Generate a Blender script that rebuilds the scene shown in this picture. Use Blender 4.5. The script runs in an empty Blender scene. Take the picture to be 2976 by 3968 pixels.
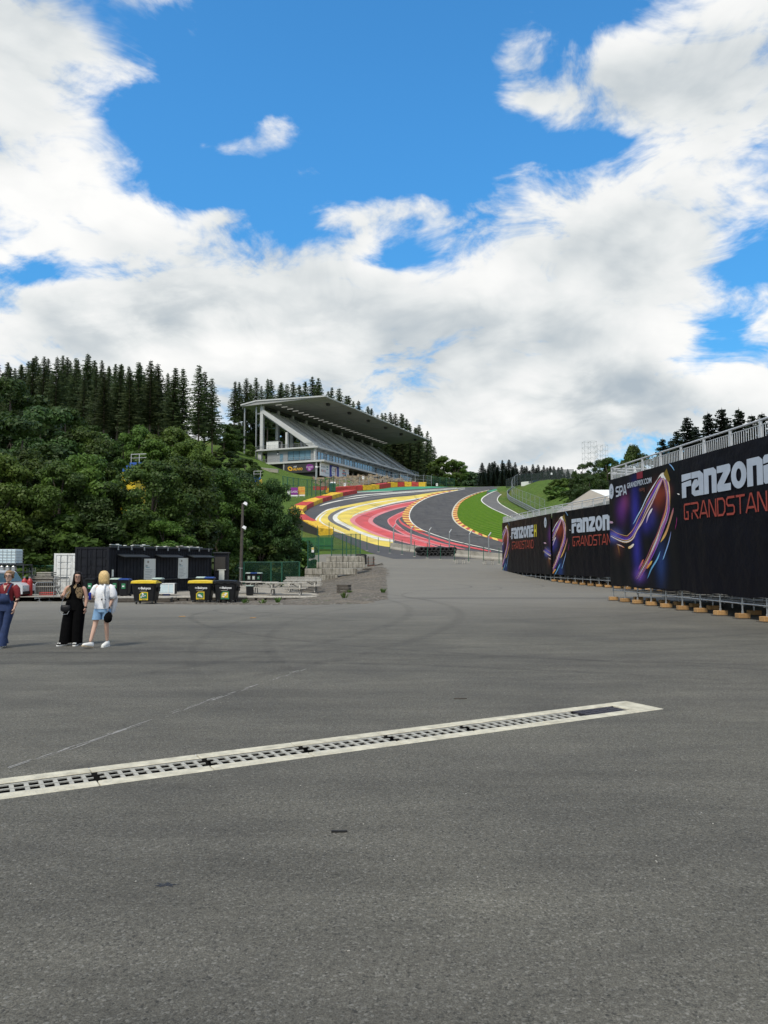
import bpy, bmesh, math, random
import numpy as np
from mathutils import Vector, Matrix
R = math.radians
random.seed(7); rng = np.random.default_rng(7)
scene = bpy.context.scene
COL = scene.collection

# ------------------------------------------------------------------ camera
CAM_H = 1.9
PITCH = math.atan(186/2976)
cam_d = bpy.data.cameras.new('camera'); cam = bpy.data.objects.new('camera', cam_d); COL.objects.link(cam)
cam_d.sensor_fit = 'HORIZONTAL'; cam_d.sensor_width = 36; cam_d.lens = 36
cam_d.clip_start = 0.1; cam_d.clip_end = 5000
cam.location = (0, 0, CAM_H); cam.rotation_euler = (R(90)+PITCH, 0, 0)
scene.camera = cam

# ------------------------------------------------------------------ light
SUN_EL, SUN_AZ = R(56), R(207)          # azimuth clockwise from +Y (the viewing direction)
sd = bpy.data.lights.new('sun', 'SUN'); sd.energy = 3.1; sd.angle = R(13); sd.color = (1, .93, .80)
sun = bpy.data.objects.new('sun', sd); COL.objects.link(sun)
sdir = Vector((math.sin(SUN_AZ)*math.cos(SUN_EL), math.cos(SUN_AZ)*math.cos(SUN_EL), math.sin(SUN_EL)))
sun.rotation_euler = (-sdir).to_track_quat('-Z', 'Y').to_euler(); sun.location = (0, 0, 80)
scene.view_settings.view_transform = 'Standard'; scene.view_settings.look = 'None'
scene.view_settings.exposure = 0.0; scene.view_settings.gamma = 1
scene.cycles.max_bounces = 6; scene.cycles.transparent_max_bounces = 12
scene.cycles.diffuse_bounces = 2; scene.cycles.glossy_bounces = 3; scene.cycles.transmission_bounces = 4
scene.cycles.sample_clamp_indirect = 6; scene.cycles.use_adaptive_sampling = True; scene.cycles.adaptive_threshold = .015

# ------------------------------------------------------------------ sky: Nishita air with a broken cloud deck
W = bpy.data.worlds.new('World'); scene.world = W; W.use_nodes = True
wt = W.node_tree; wt.nodes.clear()
def wn(t, **k):
    n = wt.nodes.new(t)
    for a, b in k.items(): setattr(n, a, b)
    return n
def wl(a, b): wt.links.new(a, b)
def wm(op, a, b=None, c=None, clamp=False):
    n = wn('ShaderNodeMath', operation=op, use_clamp=clamp)
    for i, v in enumerate((a, b, c)):
        if v is None: continue
        if isinstance(v, (int, float)): n.inputs[i].default_value = v
        else: wl(v, n.inputs[i])
    return n.outputs[0]
def wmr(v, a, b, c=0., d=1., kind='SMOOTHSTEP'):
    n = wn('ShaderNodeMapRange', interpolation_type=kind)
    wl(v, n.inputs[0])
    for i, q in enumerate((a, b, c, d)): n.inputs[i+1].default_value = q
    return n.outputs[0]
def wnoise(vec, scale, detail, rough, dist=0., off=None):
    if off:
        ad = wn('ShaderNodeVectorMath', operation='ADD'); wl(vec, ad.inputs[0]); ad.inputs[1].default_value = off; vec = ad.outputs[0]
    n = wn('ShaderNodeTexNoise'); wl(vec, n.inputs['Vector'])
    n.inputs['Scale'].default_value = scale; n.inputs['Detail'].default_value = detail
    n.inputs['Roughness'].default_value = rough; n.inputs['Distortion'].default_value = dist
    return n.outputs['Fac']
tc = wn('ShaderNodeTexCoord'); sep = wn('ShaderNodeSeparateXYZ'); wl(tc.outputs['Generated'], sep.inputs[0])
dx, dy, dz = sep.outputs
zc = wm('ADD', wm('MAXIMUM', dz, 0.0), 0.50)
comb = wn('ShaderNodeCombineXYZ'); wl(wm('DIVIDE', dx, zc), comb.inputs[0]); wl(wm('DIVIDE', dy, zc), comb.inputs[1])
wl(wm('MULTIPLY', dz, 1.5), comb.inputs[2])
pv = comb.outputs[0]
big = wnoise(pv, 1.9, 7, 0.56, 0.25)
# the same cloud field a little higher up and toward the sun, for lit tops and grey bellies
big_up = wnoise(pv, 1.9, 4, 0.5, 0.25, off=(0.03, -0.07, 0.09))
big_lo = wnoise(pv, 1.9, 4, 0.5, 0.25)
fine = wnoise(pv, 7.5, 7, 0.62, 0.8)
bil = wm('MULTIPLY', wm('ABSOLUTE', wm('SUBTRACT', wnoise(pv, 6.0, 5, .58, .4, off=(7.3, 2.2, 1.)), .5)), 2.)
# where the deck is broken: gaussian openings / banks by direction (horizontal and vertical slope of the view ray)
ay = wm('MAXIMUM', dy, 0.15); A_ = wm('DIVIDE', dx, ay); B_ = wm('DIVIDE', dz, ay)
def blob(px, py, sx, sy, w):
    X = (px*1.794-1488)/2976; Yu = (1984-py*1.794)/2976
    f = math.cos(PITCH)-math.sin(PITCH)*Yu
    a0, b0 = X/f, (math.sin(PITCH)+math.cos(PITCH)*Yu)/f
    u = wm('DIVIDE', wm('SUBTRACT', A_, a0), sx*1.794/2976); v = wm('DIVIDE', wm('SUBTRACT', B_, b0), sy*1.794/2976)
    r2 = wm('ADD', wm('MULTIPLY', u, u), wm('MULTIPLY', v, v))
    return wm('MULTIPLY', wm('POWER', 2.718, wm('MULTIPLY', r2, -1.0)), w)
front = wmr(dy, 0.15, 0.45)
bias = None
for q in ((720, 100, 340, 290, -.66), (430, 270, 190, 190, -.50), (960, 260, 200, 170, -.42), (880, -150, 460, 200, -.45), (540, 410, 230, 70, -.40), (1060, 340, 190, 60, -.36),
          (1330, 15, 120, 75, -.22), (130, 590, 130, 34, -.36), (860, 560, 110, 26, -.34), (640, 505, 70, 26, -.20), (1620, 550, 60, 70, -.32), (1560, 720, 90, 50, -.28), (1250, 315, 110, 26, -.30), (1480, 790, 90, 30, -.2),
          (20, 150, 230, 260, .34), (330, 150, 60, 60, .18), (1450, 190, 230, 100, .34), (840, 450, 190, 42, .22), (1230, 520, 330, 110, .22), (300, 480, 140, 60, .12),
          (350, 690, 420, 90, .24), (800, 720, 620, 150, .34), (1250, 700, 200, 90, .16), (1080, 965, 300, 60, .34), (1300, 860, 330, 70, .30), (1000, 880, 300, 70, .2), (480, 322, 150, 40, .42), (602, 262, 70, 46, .40), (490, 462, 70, 30, .42), (720, 0, 130, 50, .42), (1085, 130, 80, 80, .34), (1110, 215, 90, 50, .36), (1110, 365, 110, 34, .36), (650, 380, 90, 30, .30), (420, 70, 40, 40, .28), (950, 180, 20, 20, .3)):
    b_ = blob(*q); bias = b_ if bias is None else wm('ADD', bias, b_)
bias = wm('ADD', wm('MULTIPLY', bias, front), wm('MULTIPLY', wm('SUBTRACT', 1., front), .10))
dens = wm('ADD', wm('ADD', wm('MULTIPLY', wm('SUBTRACT', big, .5), 1.25), wm('ADD', wm('MULTIPLY', wm('SUBTRACT', fine, .5), .95), wm('MULTIPLY', wm('SUBTRACT', bil, .22), .42))), wm('ADD', bias, wm('ADD', .64, wmr(dz, .16, .03, 0., .3))))
alpha = wmr(dens, 0.46, 0.77)
thick = wmr(dens, 0.62, 1.05)
relief = wm('SUBTRACT', big_lo, big_up)
lit = wm('ADD', wm('MULTIPLY', relief, 4.4), .5, clamp=True)
belly = wnoise(pv, 3.2, 4, .55, 0.3, off=(3.1, 1.7, 0))
sh = wm('ADD', wm('MULTIPLY', lit, .74), wm('MULTIPLY', wm('SUBTRACT', belly, .5), 1.05))
sh = wm('ADD', sh, wm('ADD', wm('MULTIPLY', wm('SUBTRACT', fine, .5), .7), wm('MULTIPLY', wm('SUBTRACT', bil, .25), .75)))
lowb = wm('MULTIPLY', wmr(dz, 0.34, 0.10), .07)
sh = wm('SUBTRACT', sh, lowb)
sh = wm('ADD', wm('SUBTRACT', sh, wm('MULTIPLY', thick, .20)), .40, clamp=True)
cr = wn('ShaderNodeValToRGB'); wl(sh, cr.inputs[0])
e = cr.color_ramp.elements
e[0].position = 0.0; e[0].color = (.44, .51, .57, 1); e[1].position = 1.0; e[1].color = (1.0, 1.0, .985, 1)
for p_, c_ in ((.25, (.60, .65, .68, 1)), (.50, (.79, .82, .825, 1)), (.72, (.91, .92, .915, 1))):
    q = e.new(p_); q.color = c_
sky = wn('ShaderNodeTexSky', sky_type='NISHITA'); sky.sun_disc = False
sky.sun_elevation = SUN_EL; sky.sun_rotation = SUN_AZ; sky.air_density = 1.0; sky.dust_density = 0.3; sky.ozone_density = 2.0
SKY_K = 0.12
skm = wn('ShaderNodeMix', data_type='RGBA', blend_type='MULTIPLY'); skm.inputs['Factor'].default_value = 1
wl(sky.outputs[0], skm.inputs['A']); skm.inputs['B'].default_value = (.57, 1.50, 1.95, 1)
cl = wn('ShaderNodeMix', data_type='RGBA', blend_type='MULTIPLY'); cl.inputs['Factor'].default_value = 1
wl(cr.outputs[0], cl.inputs['A']); cl.inputs['B'].default_value = (1.0/SKY_K, 1.0/SKY_K, 1.0/SKY_K, 1)
sk2 = wn('ShaderNodeMix', data_type='RGBA', blend_type='MULTIPLY'); sk2.inputs['Factor'].default_value = 1
wl(skm.outputs['Result'], sk2.inputs['A']); wl(wmr(dz, .05, .55, .62, 1.), sk2.inputs['B'])
mx = wn('ShaderNodeMix', data_type='RGBA'); wl(alpha, mx.inputs['Factor']); wl(sk2.outputs['Result'], mx.inputs['A']); wl(cl.outputs['Result'], mx.inputs['B'])
bg = wn('ShaderNodeBackground'); bg.inputs['Strength'].default_value = SKY_K; wl(mx.outputs['Result'], bg.inputs['Color'])
W.cycles.sampling_method = 'MANUAL'; W.cycles.sample_map_resolution = 256
wo = wn('ShaderNodeOutputWorld'); wl(bg.outputs[0], wo.inputs['Surface'])

# ------------------------------------------------------------------ picture -> place
def slope(px, py):
    X = (px-1488)/2976; Yu = (1984-py)/2976
    f = math.cos(PITCH)-math.sin(PITCH)*Yu
    return X/f, (math.sin(PITCH)+math.cos(PITCH)*Yu)/f
def PT(px, py, y):
    a, b = slope(px, py); return Vector((a*y, y, CAM_H+b*y))
TB, TA = .1813, 16.59                      # the steep climb: z = 1.9 + TB*y - TA
def plane_z(y): return CAM_H+TB*y-TA
def PL(px, py, h=0.):
    a, b = slope(px, py); y = TA/(TB-b); return Vector((a*y, y, CAM_H+b*y+h))
def sst(x, a, b):
    t = min(1, max(0, (x-a)/(b-a))); return t*t*(3-2*t)
def lerp(a, b, t): return a+(b-a)*t
def interp(kn, y):
    if y <= kn[0][0]: return kn[0][1]
    for (a, za), (b, zb) in zip(kn, kn[1:]):
        if y <= b: return za+(zb-za)*(y-a)/(b-a)
    return kn[-1][1]
KC = [(0, 0), (48, -.02), (56, .03), (63, .16), (71, .44), (79, .86), (86, 1.36), (91, 1.85), (95, 2.53)]
KL = [(0, 0), (26, -.02), (34, -.25), (43, -.5), (76, -.45), (84, .1), (92, 1.2), (105, 3.5), (120, 6.3), (137, plane_z(137))]
def T(x, y):
    if y > 137: z = plane_z(y)
    else:
        c = interp(KC, y) if y < 95 else plane_z(y)
        l = interp(KL, y)
        t = sst(y, 85, 100); lo = lerp(-8.5, -14.5, t); hi = lerp(.5, -9.0, t)
        k = sst(x, lo, hi); z = l*(1-k)+c*k
    t = sst(x, -6, 14); yc = lerp(226, 195, t)
    if y > yc: z = plane_z(yc)+(y-yc)*lerp(.07, .045, t)
    if y > 90 and x < -18: z += sst(-x, 18, 60)*min(y-90, 190)*.082
    if x > 25: z += sst(x, 25.5, 36)*3.8*sst(y, 98, 118)*(1-sst(y, 166, 198))
    return z
def GR(px, py, h=0.):
    a, b = slope(px, py); y0 = 2.; y = 2.
    while y < 600:
        if CAM_H+b*y < T(a*y, y): break
        y0 = y; y *= 1.01
    lo, hi = y0, y
    for _ in range(30):
        m = (lo+hi)/2
        if CAM_H+b*m < T(a*m, m): hi = m
        else: lo = m
    return Vector((a*lo, lo, T(a*lo, lo)+h))

# ------------------------------------------------------------------ materials
MATS = {}
def mat(name, col, rough=.7, metal=0., var=.12, scale=3., bump=0., bscale=40., spec=.5, dirt=None, dscale=1.2, emit=None, alpha=1., obj_rand=0., coat=0.):
    if name in MATS: return MATS[name]
    m = bpy.data.materials.new(name); m.use_nodes = True; nt = m.node_tree; MATS[name] = m
    b = nt.nodes['Principled BSDF']; L = nt.links.new
    b.inputs['Roughness'].default_value = rough; b.inputs['Metallic'].default_value = metal
    b.inputs['Specular IOR Level'].default_value = spec; b.inputs['Coat Weight'].default_value = coat
    t = nt.nodes.new('ShaderNodeTexCoord'); n = nt.nodes.new('ShaderNodeTexNoise'); L(t.outputs['Object'], n.inputs['Vector'])
    n.inputs['Scale'].default_value = scale; n.inputs['Detail'].default_value = 6; n.inputs['Roughness'].default_value = .62
    mr = nt.nodes.new('ShaderNodeMapRange'); L(n.outputs['Fac'], mr.inputs[0])
    mr.inputs[1].default_value = .3; mr.inputs[2].default_value = .7; mr.inputs[3].default_value = 1-var; mr.inputs[4].default_value = 1+var
    hs = nt.nodes.new('ShaderNodeMix'); hs.data_type = 'RGBA'; hs.blend_type = 'MULTIPLY'; hs.inputs['Factor'].default_value = 1
    hs.inputs['A'].default_value = (*col, 1); L(mr.outputs[0], hs.inputs['B']); out = hs.outputs['Result']
    if obj_rand:
        oi = nt.nodes.new('ShaderNodeObjectInfo'); hv = nt.nodes.new('ShaderNodeHueSaturation')
        m2 = nt.nodes.new('ShaderNodeMapRange'); L(oi.outputs['Random'], m2.inputs[0]); m2.inputs[3].default_value = 1-obj_rand; m2.inputs[4].default_value = 1+obj_rand
        L(m2.outputs[0], hv.inputs['Value']); L(out, hv.inputs['Color']); out = hv.outputs[0]
    if dirt:
        d = nt.nodes.new('ShaderNodeTexNoise'); L(t.outputs['Object'], d.inputs['Vector']); d.inputs['Scale'].default_value = dscale; d.inputs['Detail'].default_value = 8
        d.inputs['Roughness'].default_value = .7
        r2 = nt.nodes.new('ShaderNodeMapRange'); L(d.outputs['Fac'], r2.inputs[0]); r2.inputs[1].default_value = .5; r2.inputs[2].default_value = .72; r2.inputs[4].default_value = dirt[3]
        dm = nt.nodes.new('ShaderNodeMix'); dm.data_type = 'RGBA'; L(r2.outputs[0], dm.inputs['Factor']); L(out, dm.inputs['A']); dm.inputs['B'].default_value = (*dirt[:3], 1); out = dm.outputs['Result']
    L(out, b.inputs['Base Color'])
    if bump:
        n2 = nt.nodes.new('ShaderNodeTexNoise'); L(t.outputs['Object'], n2.inputs['Vector']); n2.inputs['Scale'].default_value = bscale; n2.inputs['Detail'].default_value = 4
        bp = nt.nodes.new('ShaderNodeBump'); bp.inputs['Strength'].default_value = bump; bp.inputs['Distance'].default_value = 1/bscale
        L(n2.outputs['Fac'], bp.inputs['Height']); L(bp.outputs[0], b.inputs['Normal'])
    if emit: b.inputs['Emission Color'].default_value = (*emit[:3], 1); b.inputs['Emission Strength'].default_value = emit[3]
    b.inputs['Alpha'].default_value = alpha
    return m
def leafmat(name, c1, c2, scale=.35, trans=.35, rand=.18):
    m = bpy.data.materials.new(name); m.use_nodes = True; nt = m.node_tree; MATS[name] = m; L = nt.links.new; nt.nodes.clear()
    t = nt.nodes.new('ShaderNodeTexCoord'); n = nt.nodes.new('ShaderNodeTexNoise'); L(t.outputs['Object'], n.inputs['Vector'])
    n.inputs['Scale'].default_value = scale; n.inputs['Detail'].default_value = 5; n.inputs['Roughness'].default_value = .7
    r = nt.nodes.new('ShaderNodeValToRGB'); L(n.outputs['Fac'], r.inputs[0]); r.color_ramp.elements[0].position = .33; r.color_ramp.elements[1].position = .68
    r.color_ramp.elements[0].color = (*c1, 1); r.color_ramp.elements[1].color = (*c2, 1)
    oi = nt.nodes.new('ShaderNodeObjectInfo'); hv = nt.nodes.new('ShaderNodeHueSaturation')
    m2 = nt.nodes.new('ShaderNodeMapRange'); L(oi.outputs['Random'], m2.inputs[0]); m2.inputs[3].default_value = 1-rand; m2.inputs[4].default_value = 1+rand
    m3 = nt.nodes.new('ShaderNodeMapRange'); L(oi.outputs['Random'], m3.inputs[0]); m3.inputs[3].default_value = .485; m3.inputs[4].default_value = .512
    L(m2.outputs[0], hv.inputs['Value']); L(m3.outputs[0], hv.inputs['Hue']); L(r.outputs[0], hv.inputs['Color'])
    d = nt.nodes.new('ShaderNodeBsdfPrincipled'); d.inputs['Roughness'].default_value = .55; d.inputs['Specular IOR Level'].default_value = .3; L(hv.outputs[0], d.inputs['Base Color'])
    tr = nt.nodes.new('ShaderNodeBsdfTranslucent'); L(hv.outputs[0], tr.inputs['Color'])
    mx = nt.nodes.new('ShaderNodeMixShader'); mx.inputs[0].default_value = trans; L(d.outputs[0], mx.inputs[1]); L(tr.outputs[0], mx.inputs[2])
    o = nt.nodes.new('ShaderNodeOutputMaterial'); L(mx.outputs[0], o.inputs['Surface']); return m
def meshmat(name, col, cover, rough=.5, metal=0.):
    """wire mesh or perforated sheet: a thin wire pattern, open between the wires"""
    m = bpy.data.materials.new(name); m.use_nodes = True; nt = m.node_tree; MATS[name] = m; L = nt.links.new
    b = nt.nodes['Principled BSDF']; b.inputs['Base Color'].default_value = (*col, 1); b.inputs['Roughness'].default_value = rough; b.inputs['Metallic'].default_value = metal
    t = nt.nodes.new('ShaderNodeTexCoord'); w = nt.nodes.new('ShaderNodeTexNoise'); L(t.outputs['Object'], w.inputs['Vector']); w.inputs['Scale'].default_value = 1.5
    mr = nt.nodes.new('ShaderNodeMapRange'); L(w.outputs['Fac'], mr.inputs[0]); mr.inputs[3].default_value = cover*.8; mr.inputs[4].default_value = cover*1.2
    L(mr.outputs[0], b.inputs['Alpha']); return m
def vcolmat(name, rough=.5, spec=.4, var=.06):
    m = bpy.data.materials.new(name); m.use_nodes = True; nt = m.node_tree; MATS[name] = m; L = nt.links.new
    b = nt.nodes['Principled BSDF']; b.inputs['Roughness'].default_value = rough; b.inputs['Specular IOR Level'].default_value = spec
    a = nt.nodes.new('ShaderNodeVertexColor'); a.layer_name = 'Col'
    t = nt.nodes.new('ShaderNodeTexCoord'); n = nt.nodes.new('ShaderNodeTexNoise'); L(t.outputs['Object'], n.inputs['Vector']); n.inputs['Scale'].default_value = 4; n.inputs['Detail'].default_value = 5
    mr = nt.nodes.new('ShaderNodeMapRange'); L(n.outputs['Fac'], mr.inputs[0]); mr.inputs[3].default_value = 1-var; mr.inputs[4].default_value = 1+var
    x = nt.nodes.new('ShaderNodeMix'); x.data_type = 'RGBA'; x.blend_type = 'MULTIPLY'; x.inputs['Factor'].default_value = 1; L(a.outputs['Color'], x.inputs['A']); L(mr.outputs[0], x.inputs['B'])
    L(x.outputs['Result'], b.inputs['Base Color']); return m

# ------------------------------------------------------------------ mesh building
class MB:
    def __init__(s): s.v = []; s.f = []
    def add(s, vs, fs):
        o = len(s.v); s.v += [tuple(q) for q in vs]; s.f += [tuple(i+o for i in f) for f in fs]; return s
    def box(s, c, d, M=None, taper=1., bev=0.):
        x, y, z = d[0]/2, d[1]/2, d[2]/2
        if bev:
            vs = []; fs = []
            zs = [(-z, bev), (-z+bev, 0), (z-bev, 0), (z, bev)]
            for k, (zz, i) in enumerate(zs):
                t = lerp(1, taper, (zz+z)/(2*z))
                X, Y = x*t-i, y*t-i; b = bev*.999 if i == 0 else bev*.3
                vs += [(-X+b, -Y, zz), (X-b, -Y, zz), (X, -Y+b, zz), (X, Y-b, zz), (X-b, Y, zz), (-X+b, Y, zz), (-X, Y-b, zz), (-X, -Y+b, zz)]
            for k in range(3):
                for i in range(8): j = (i+1) % 8; fs.append((k*8+i, k*8+j, k*8+8+j, k*8+8+i))
            fs.append(tuple(range(7, -1, -1))); fs.append(tuple(range(24, 32)))
        else:
            t = taper
            vs = [(-x, -y, -z), (x, -y, -z), (x, y, -z), (-x, y, -z), (-x*t, -y*t, z), (x*t, -y*t, z), (x*t, y*t, z), (-x*t, y*t, z)]
            fs = [(3, 2, 1, 0), (4, 5, 6, 7), (0, 1, 5, 4), (1, 2, 6, 5), (2, 3, 7, 6), (3, 0, 4, 7)]
        vs = [Vector(q) for q in vs]
        if M is not None: vs = [M @ q for q in vs]
        c = Vector(c); return s.add([q+c for q in vs], fs)
    def cyl(s, p0, p1, r0, r1=None, n=8, cap=True):
        p0, p1 = Vector(p0), Vector(p1); r1 = r0 if r1 is None else r1
        d = (p1-p0); q = d.to_track_quat('Z', 'Y'); vs = []
        for p, r in ((p0, r0), (p1, r1)):
            for i in range(n): a = 2*math.pi*i/n; vs.append(p+q @ Vector((r*math.cos(a), r*math.sin(a), 0)))
        fs = [(i, (i+1) % n, n+(i+1) % n, n+i) for i in range(n)]
        if cap: fs += [tuple(range(n-1, -1, -1)), tuple(range(n, 2*n))]
        return s.add(vs, fs)
    def tube(s, pts, r, n=6, closed=False):
        pts = [Vector(p) for p in pts]; vs = []; m = len(pts)
        rr = r if isinstance(r, (list, tuple)) else [r]*m
        for i, p in enumerate(pts):
            d = pts[min(i+1, m-1)]-pts[max(i-1, 0)]; q = d.to_track_quat('Z', 'Y')
            for k in range(n): a = 2*math.pi*k/n; vs.append(p+q @ Vector((rr[i]*math.cos(a), rr[i]*math.sin(a), 0)))
        fs = [(i*n+k, i*n+(k+1) % n, (i+1)*n+(k+1) % n, (i+1)*n+k) for i in range(m-1) for k in range(n)]
        fs += [tuple(range(n-1, -1, -1)), tuple(range((m-1)*n, m*n))]
        return s.add(vs, fs)
    def loft(s, rings, cap=True):
        n = len(rings[0]); vs = [q for r in rings for q in r]; m = len(rings)
        fs = [(i*n+k, i*n+(k+1) % n, (i+1)*n+(k+1) % n, (i+1)*n+k) for i in range(m-1) for k in range(n)]
        if cap: fs += [tuple(range(n-1, -1, -1)), tuple(range((m-1)*n, m*n))]
        return s.add(vs, fs)
    def prism(s, poly, off):
        n = len(poly); off = Vector(off); vs = [Vector(p) for p in poly]; vs += [p+off for p in vs]
        return s.add(vs, [tuple(range(n-1, -1, -1)), tuple(range(n, 2*n))]+[(i, (i+1) % n, n+(i+1) % n, n+i) for i in range(n)])
    def hexa(s, b, t):        # eight corners: bottom ring, top ring
        return s.add(list(b)+list(t), [(3, 2, 1, 0), (4, 5, 6, 7), (0, 1, 5, 4), (1, 2, 6, 5), (2, 3, 7, 6), (3, 0, 4, 7)])
    def quad(s, a, b, c, d): return s.add([a, b, c, d], [(0, 1, 2, 3)])
    def bar(s, a, b, w, h, up=(0, 0, 1)):     # a rectangular bar from a to b
        a, b = Vector(a), Vector(b); d = (b-a).normalized(); u = Vector(up); sd_ = d.cross(u)
        if sd_.length < 1e-4: sd_ = d.cross(Vector((0, 1, 0)))
        sd_.normalize(); u = sd_.cross(d).normalized(); x = sd_*w/2; y = u*h/2
        return s.hexa([a-x-y, a+x-y, a+x+y, a-x+y], [b-x-y, b+x-y, b+x+y, b-x+y])
    def mesh(s, name, m=None, smooth=False):
        me = bpy.data.meshes.new(name); me.from_pydata([tuple(q) for q in s.v], [], s.f)
        if m is not None: me.materials.append(MATS[m] if isinstance(m, str) else m)
        if smooth: me.shade_smooth()
        me.update(); return me
    def build(s, name, m, parent=None, smooth=False, fix=True):
        me = s.mesh(name, m, smooth)
        if fix:
            bm = bmesh.new(); bm.from_mesh(me); bmesh.ops.recalc_face_normals(bm, faces=bm.faces); bm.to_mesh(me); bm.free()
        return link(name, me, parent)
def link(name, me, parent=None, loc=None):
    o = bpy.data.objects.new(name, me); COL.objects.link(o)
    if parent is not None: o.parent = parent
    if loc is not None: o.location = loc
    return o
def tag(o, label, cat=None, group=None, kind=None):
    if label: o['label'] = label
    if cat: o['category'] = cat
    if group: o['group'] = group
    if kind: o['kind'] = kind
    return o
def thing(name, label, cat, loc=(0, 0, 0), rz=0., group=None):
    o = bpy.data.objects.new(name, None); COL.objects.link(o); o.location = loc; o.rotation_euler = (0, 0, rz); o.empty_display_size = .2
    return tag(o, label, cat, group)
def struct(o): o['kind'] = 'structure'; return o
def dup(root, loc=None, rz=None, sc=None, label=None, group=None):
    r = root.copy(); COL.objects.link(r)
    if loc is not None: r.location = loc
    if rz is not None: r.rotation_euler = (0, 0, rz)
    if sc is not None: r.scale = sc if isinstance(sc, (tuple, list)) else (sc,)*3
    if label: r['label'] = label
    if group: r['group'] = group
    for ch in list(root.children):
        c = ch.copy(); COL.objects.link(c); c.parent = r
        for g in ch.children: d = g.copy(); COL.objects.link(d); d.parent = c
    return r
_on = ['first', 'second', 'third', 'fourth', 'fifth', 'sixth', 'seventh', 'eighth', 'ninth', 'tenth', 'eleventh', 'twelfth', 'thirteenth', 'fourteenth', 'fifteenth', 'sixteenth', 'seventeenth', 'eighteenth', 'nineteenth']
_tn = [('twent', 20), ('thirt', 30), ('fort', 40), ('fift', 50), ('sixt', 60)]
ORD = list(_on)
for _t, _n in _tn: ORD += [_t+'ieth']+[_t+'y-'+q_ for q_ in _on[:9]]
def catmull(pts, k=6):
    P = [np.array(p, float) for p in pts]; out = []
    for i in range(len(P)-1):
        a = P[i-1] if i else 2*P[0]-P[1]; b = P[i]; c = P[i+1]; d = P[i+2] if i+2 < len(P) else 2*P[-1]-P[-2]
        for j in range(k):
            t = j/k
            out.append(tuple(.5*((2*b)+(c-a)*t+(2*a-5*b+4*c-d)*t*t+(-a+3*b-3*c+d)*t**3)))
    out.append(tuple(P[-1])); return out
def tri_poly(pts):            # ear-filled flat polygon -> faces over its points
    from mathutils.geometry import tessellate_polygon
    return [tuple(f) for f in tessellate_polygon([[Vector(p) for p in pts]])]
_fc = {}
def textmesh(txt, size, name, m, parent, M, extr=.002, align='LEFT', shear=0., squash=1., bold=0.):
    cu = bpy.data.curves.new('t', 'FONT'); cu.body = txt; cu.size = size; cu.extrude = extr; cu.align_x = align; cu.shear = shear; cu.offset = bold; cu.resolution_u = 3
    ob = bpy.data.objects.new('t', cu); COL.objects.link(ob)
    dg = bpy.context.evaluated_depsgraph_get(); me = bpy.data.meshes.new_from_object(ob.evaluated_get(dg)); bpy.data.objects.remove(ob); bpy.data.curves.remove(cu)
    me.transform(M @ Matrix.Diagonal((squash, 1, 1, 1))); me.materials.clear(); me.materials.append(MATS[m])
    return link(name, me, parent)
# ================================================================== materials
GAL = mat('galvanised', (.42, .44, .45), .45, .75, .18, 6)
mat('steel_dark', (.06, .065, .07), .5, .6, .2, 5)
mat('concrete', (.33, .31, .27), .9, 0, .16, 2.2, .25, 30, dirt=(.13, .12, .095, .8), dscale=1.1)
mat('concrete_pale', (.50, .47, .375), .92, 0, .24, 7, .45, 55, dirt=(.24, .215, .155, .7), dscale=3.2)
mat('concrete_grey', (.33, .34, .335), .85, 0, .1, .8, dirt=(.2, .2, .19, .5), dscale=.5)
mat('stand_white', (.50, .51, .515), .7, 0, .06, .5)
mat('stand_grey', (.27, .285, .30), .75, 0, .08, .4)
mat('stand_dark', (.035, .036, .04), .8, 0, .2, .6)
mat('soffit', (.33, .335, .335), .8, 0, .05, .2)
mat('seat_grey', (.48, .49, .485), .6, 0, .22, 1.6)
mat('glass_blue', (.17, .30, .40), .07, .25, .22, .25, spec=.9)
mat('glass_dark', (.03, .04, .05), .06, 0, .2, .5, spec=.9)
mat('black_paint', (.0095, .0105, .015), .6, 0, .3, 2.5, .1, 25, spec=.2, dirt=(.025, .026, .03, .5), dscale=1.7)
mat('black_plastic', (.0085, .009, .011), .5, 0, .25, 5, spec=.3, dirt=(.025, .025, .025, .3), dscale=4)
mat('yellow_plastic', (.72, .52, .03), .45, 0, .1, 4)
mat('blue_plastic', (.015, .05, .22), .45, 0, .15, 4)
mat('green_plastic', (.03, .20, .09), .45, 0, .15, 4)
mat('white_paint', (.72, .73, .72), .5, 0, .06, 3, dirt=(.35, .33, .29, .45), dscale=2.5)
mat('white_board', (.62, .64, .60), .6, 0, .04, 3)
mat('print_dark', (.10, .13, .14), .7)
mat('print_teal', (.05, .25, .32), .7)
mat('wood_grey', (.38, .36, .32), .85, 0, .3, 9, .3, 30, obj_rand=.15)
mat('wood_dark', (.075, .065, .055), .9, 0, .3, 8, .3, 30, obj_rand=.25)
mat('wood_block', (.42, .24, .095), .8, 0, .25, 9, .25, 40, obj_rand=.2, dirt=(.2, .12, .05, .5), dscale=5)
mat('rubber', (.012, .012, .013), .75, 0, .3, 9, dirt=(.07, .065, .06, .4), dscale=4)
mat('block_red', (.46, .045, .035), .7, 0, .25, 1.5, .3, 3, dirt=(.10, .02, .02, .8), dscale=1.6)
mat('block_yellow', (.68, .42, .02), .7, 0, .22, 1.5, .3, 3, dirt=(.15, .09, .02, .7), dscale=1.6)
mat('backing_dark', (.035, .033, .03), .8, 0, .2, 1)
mat('paint_yellow', (.62, .48, .085), .8, 0, .2, .35, dirt=(.34, .29, .12, .7), dscale=.22)
mat('paint_white', (.62, .61, .54), .8, 0, .16, .35, dirt=(.34, .33, .30, .7), dscale=.25)
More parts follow.
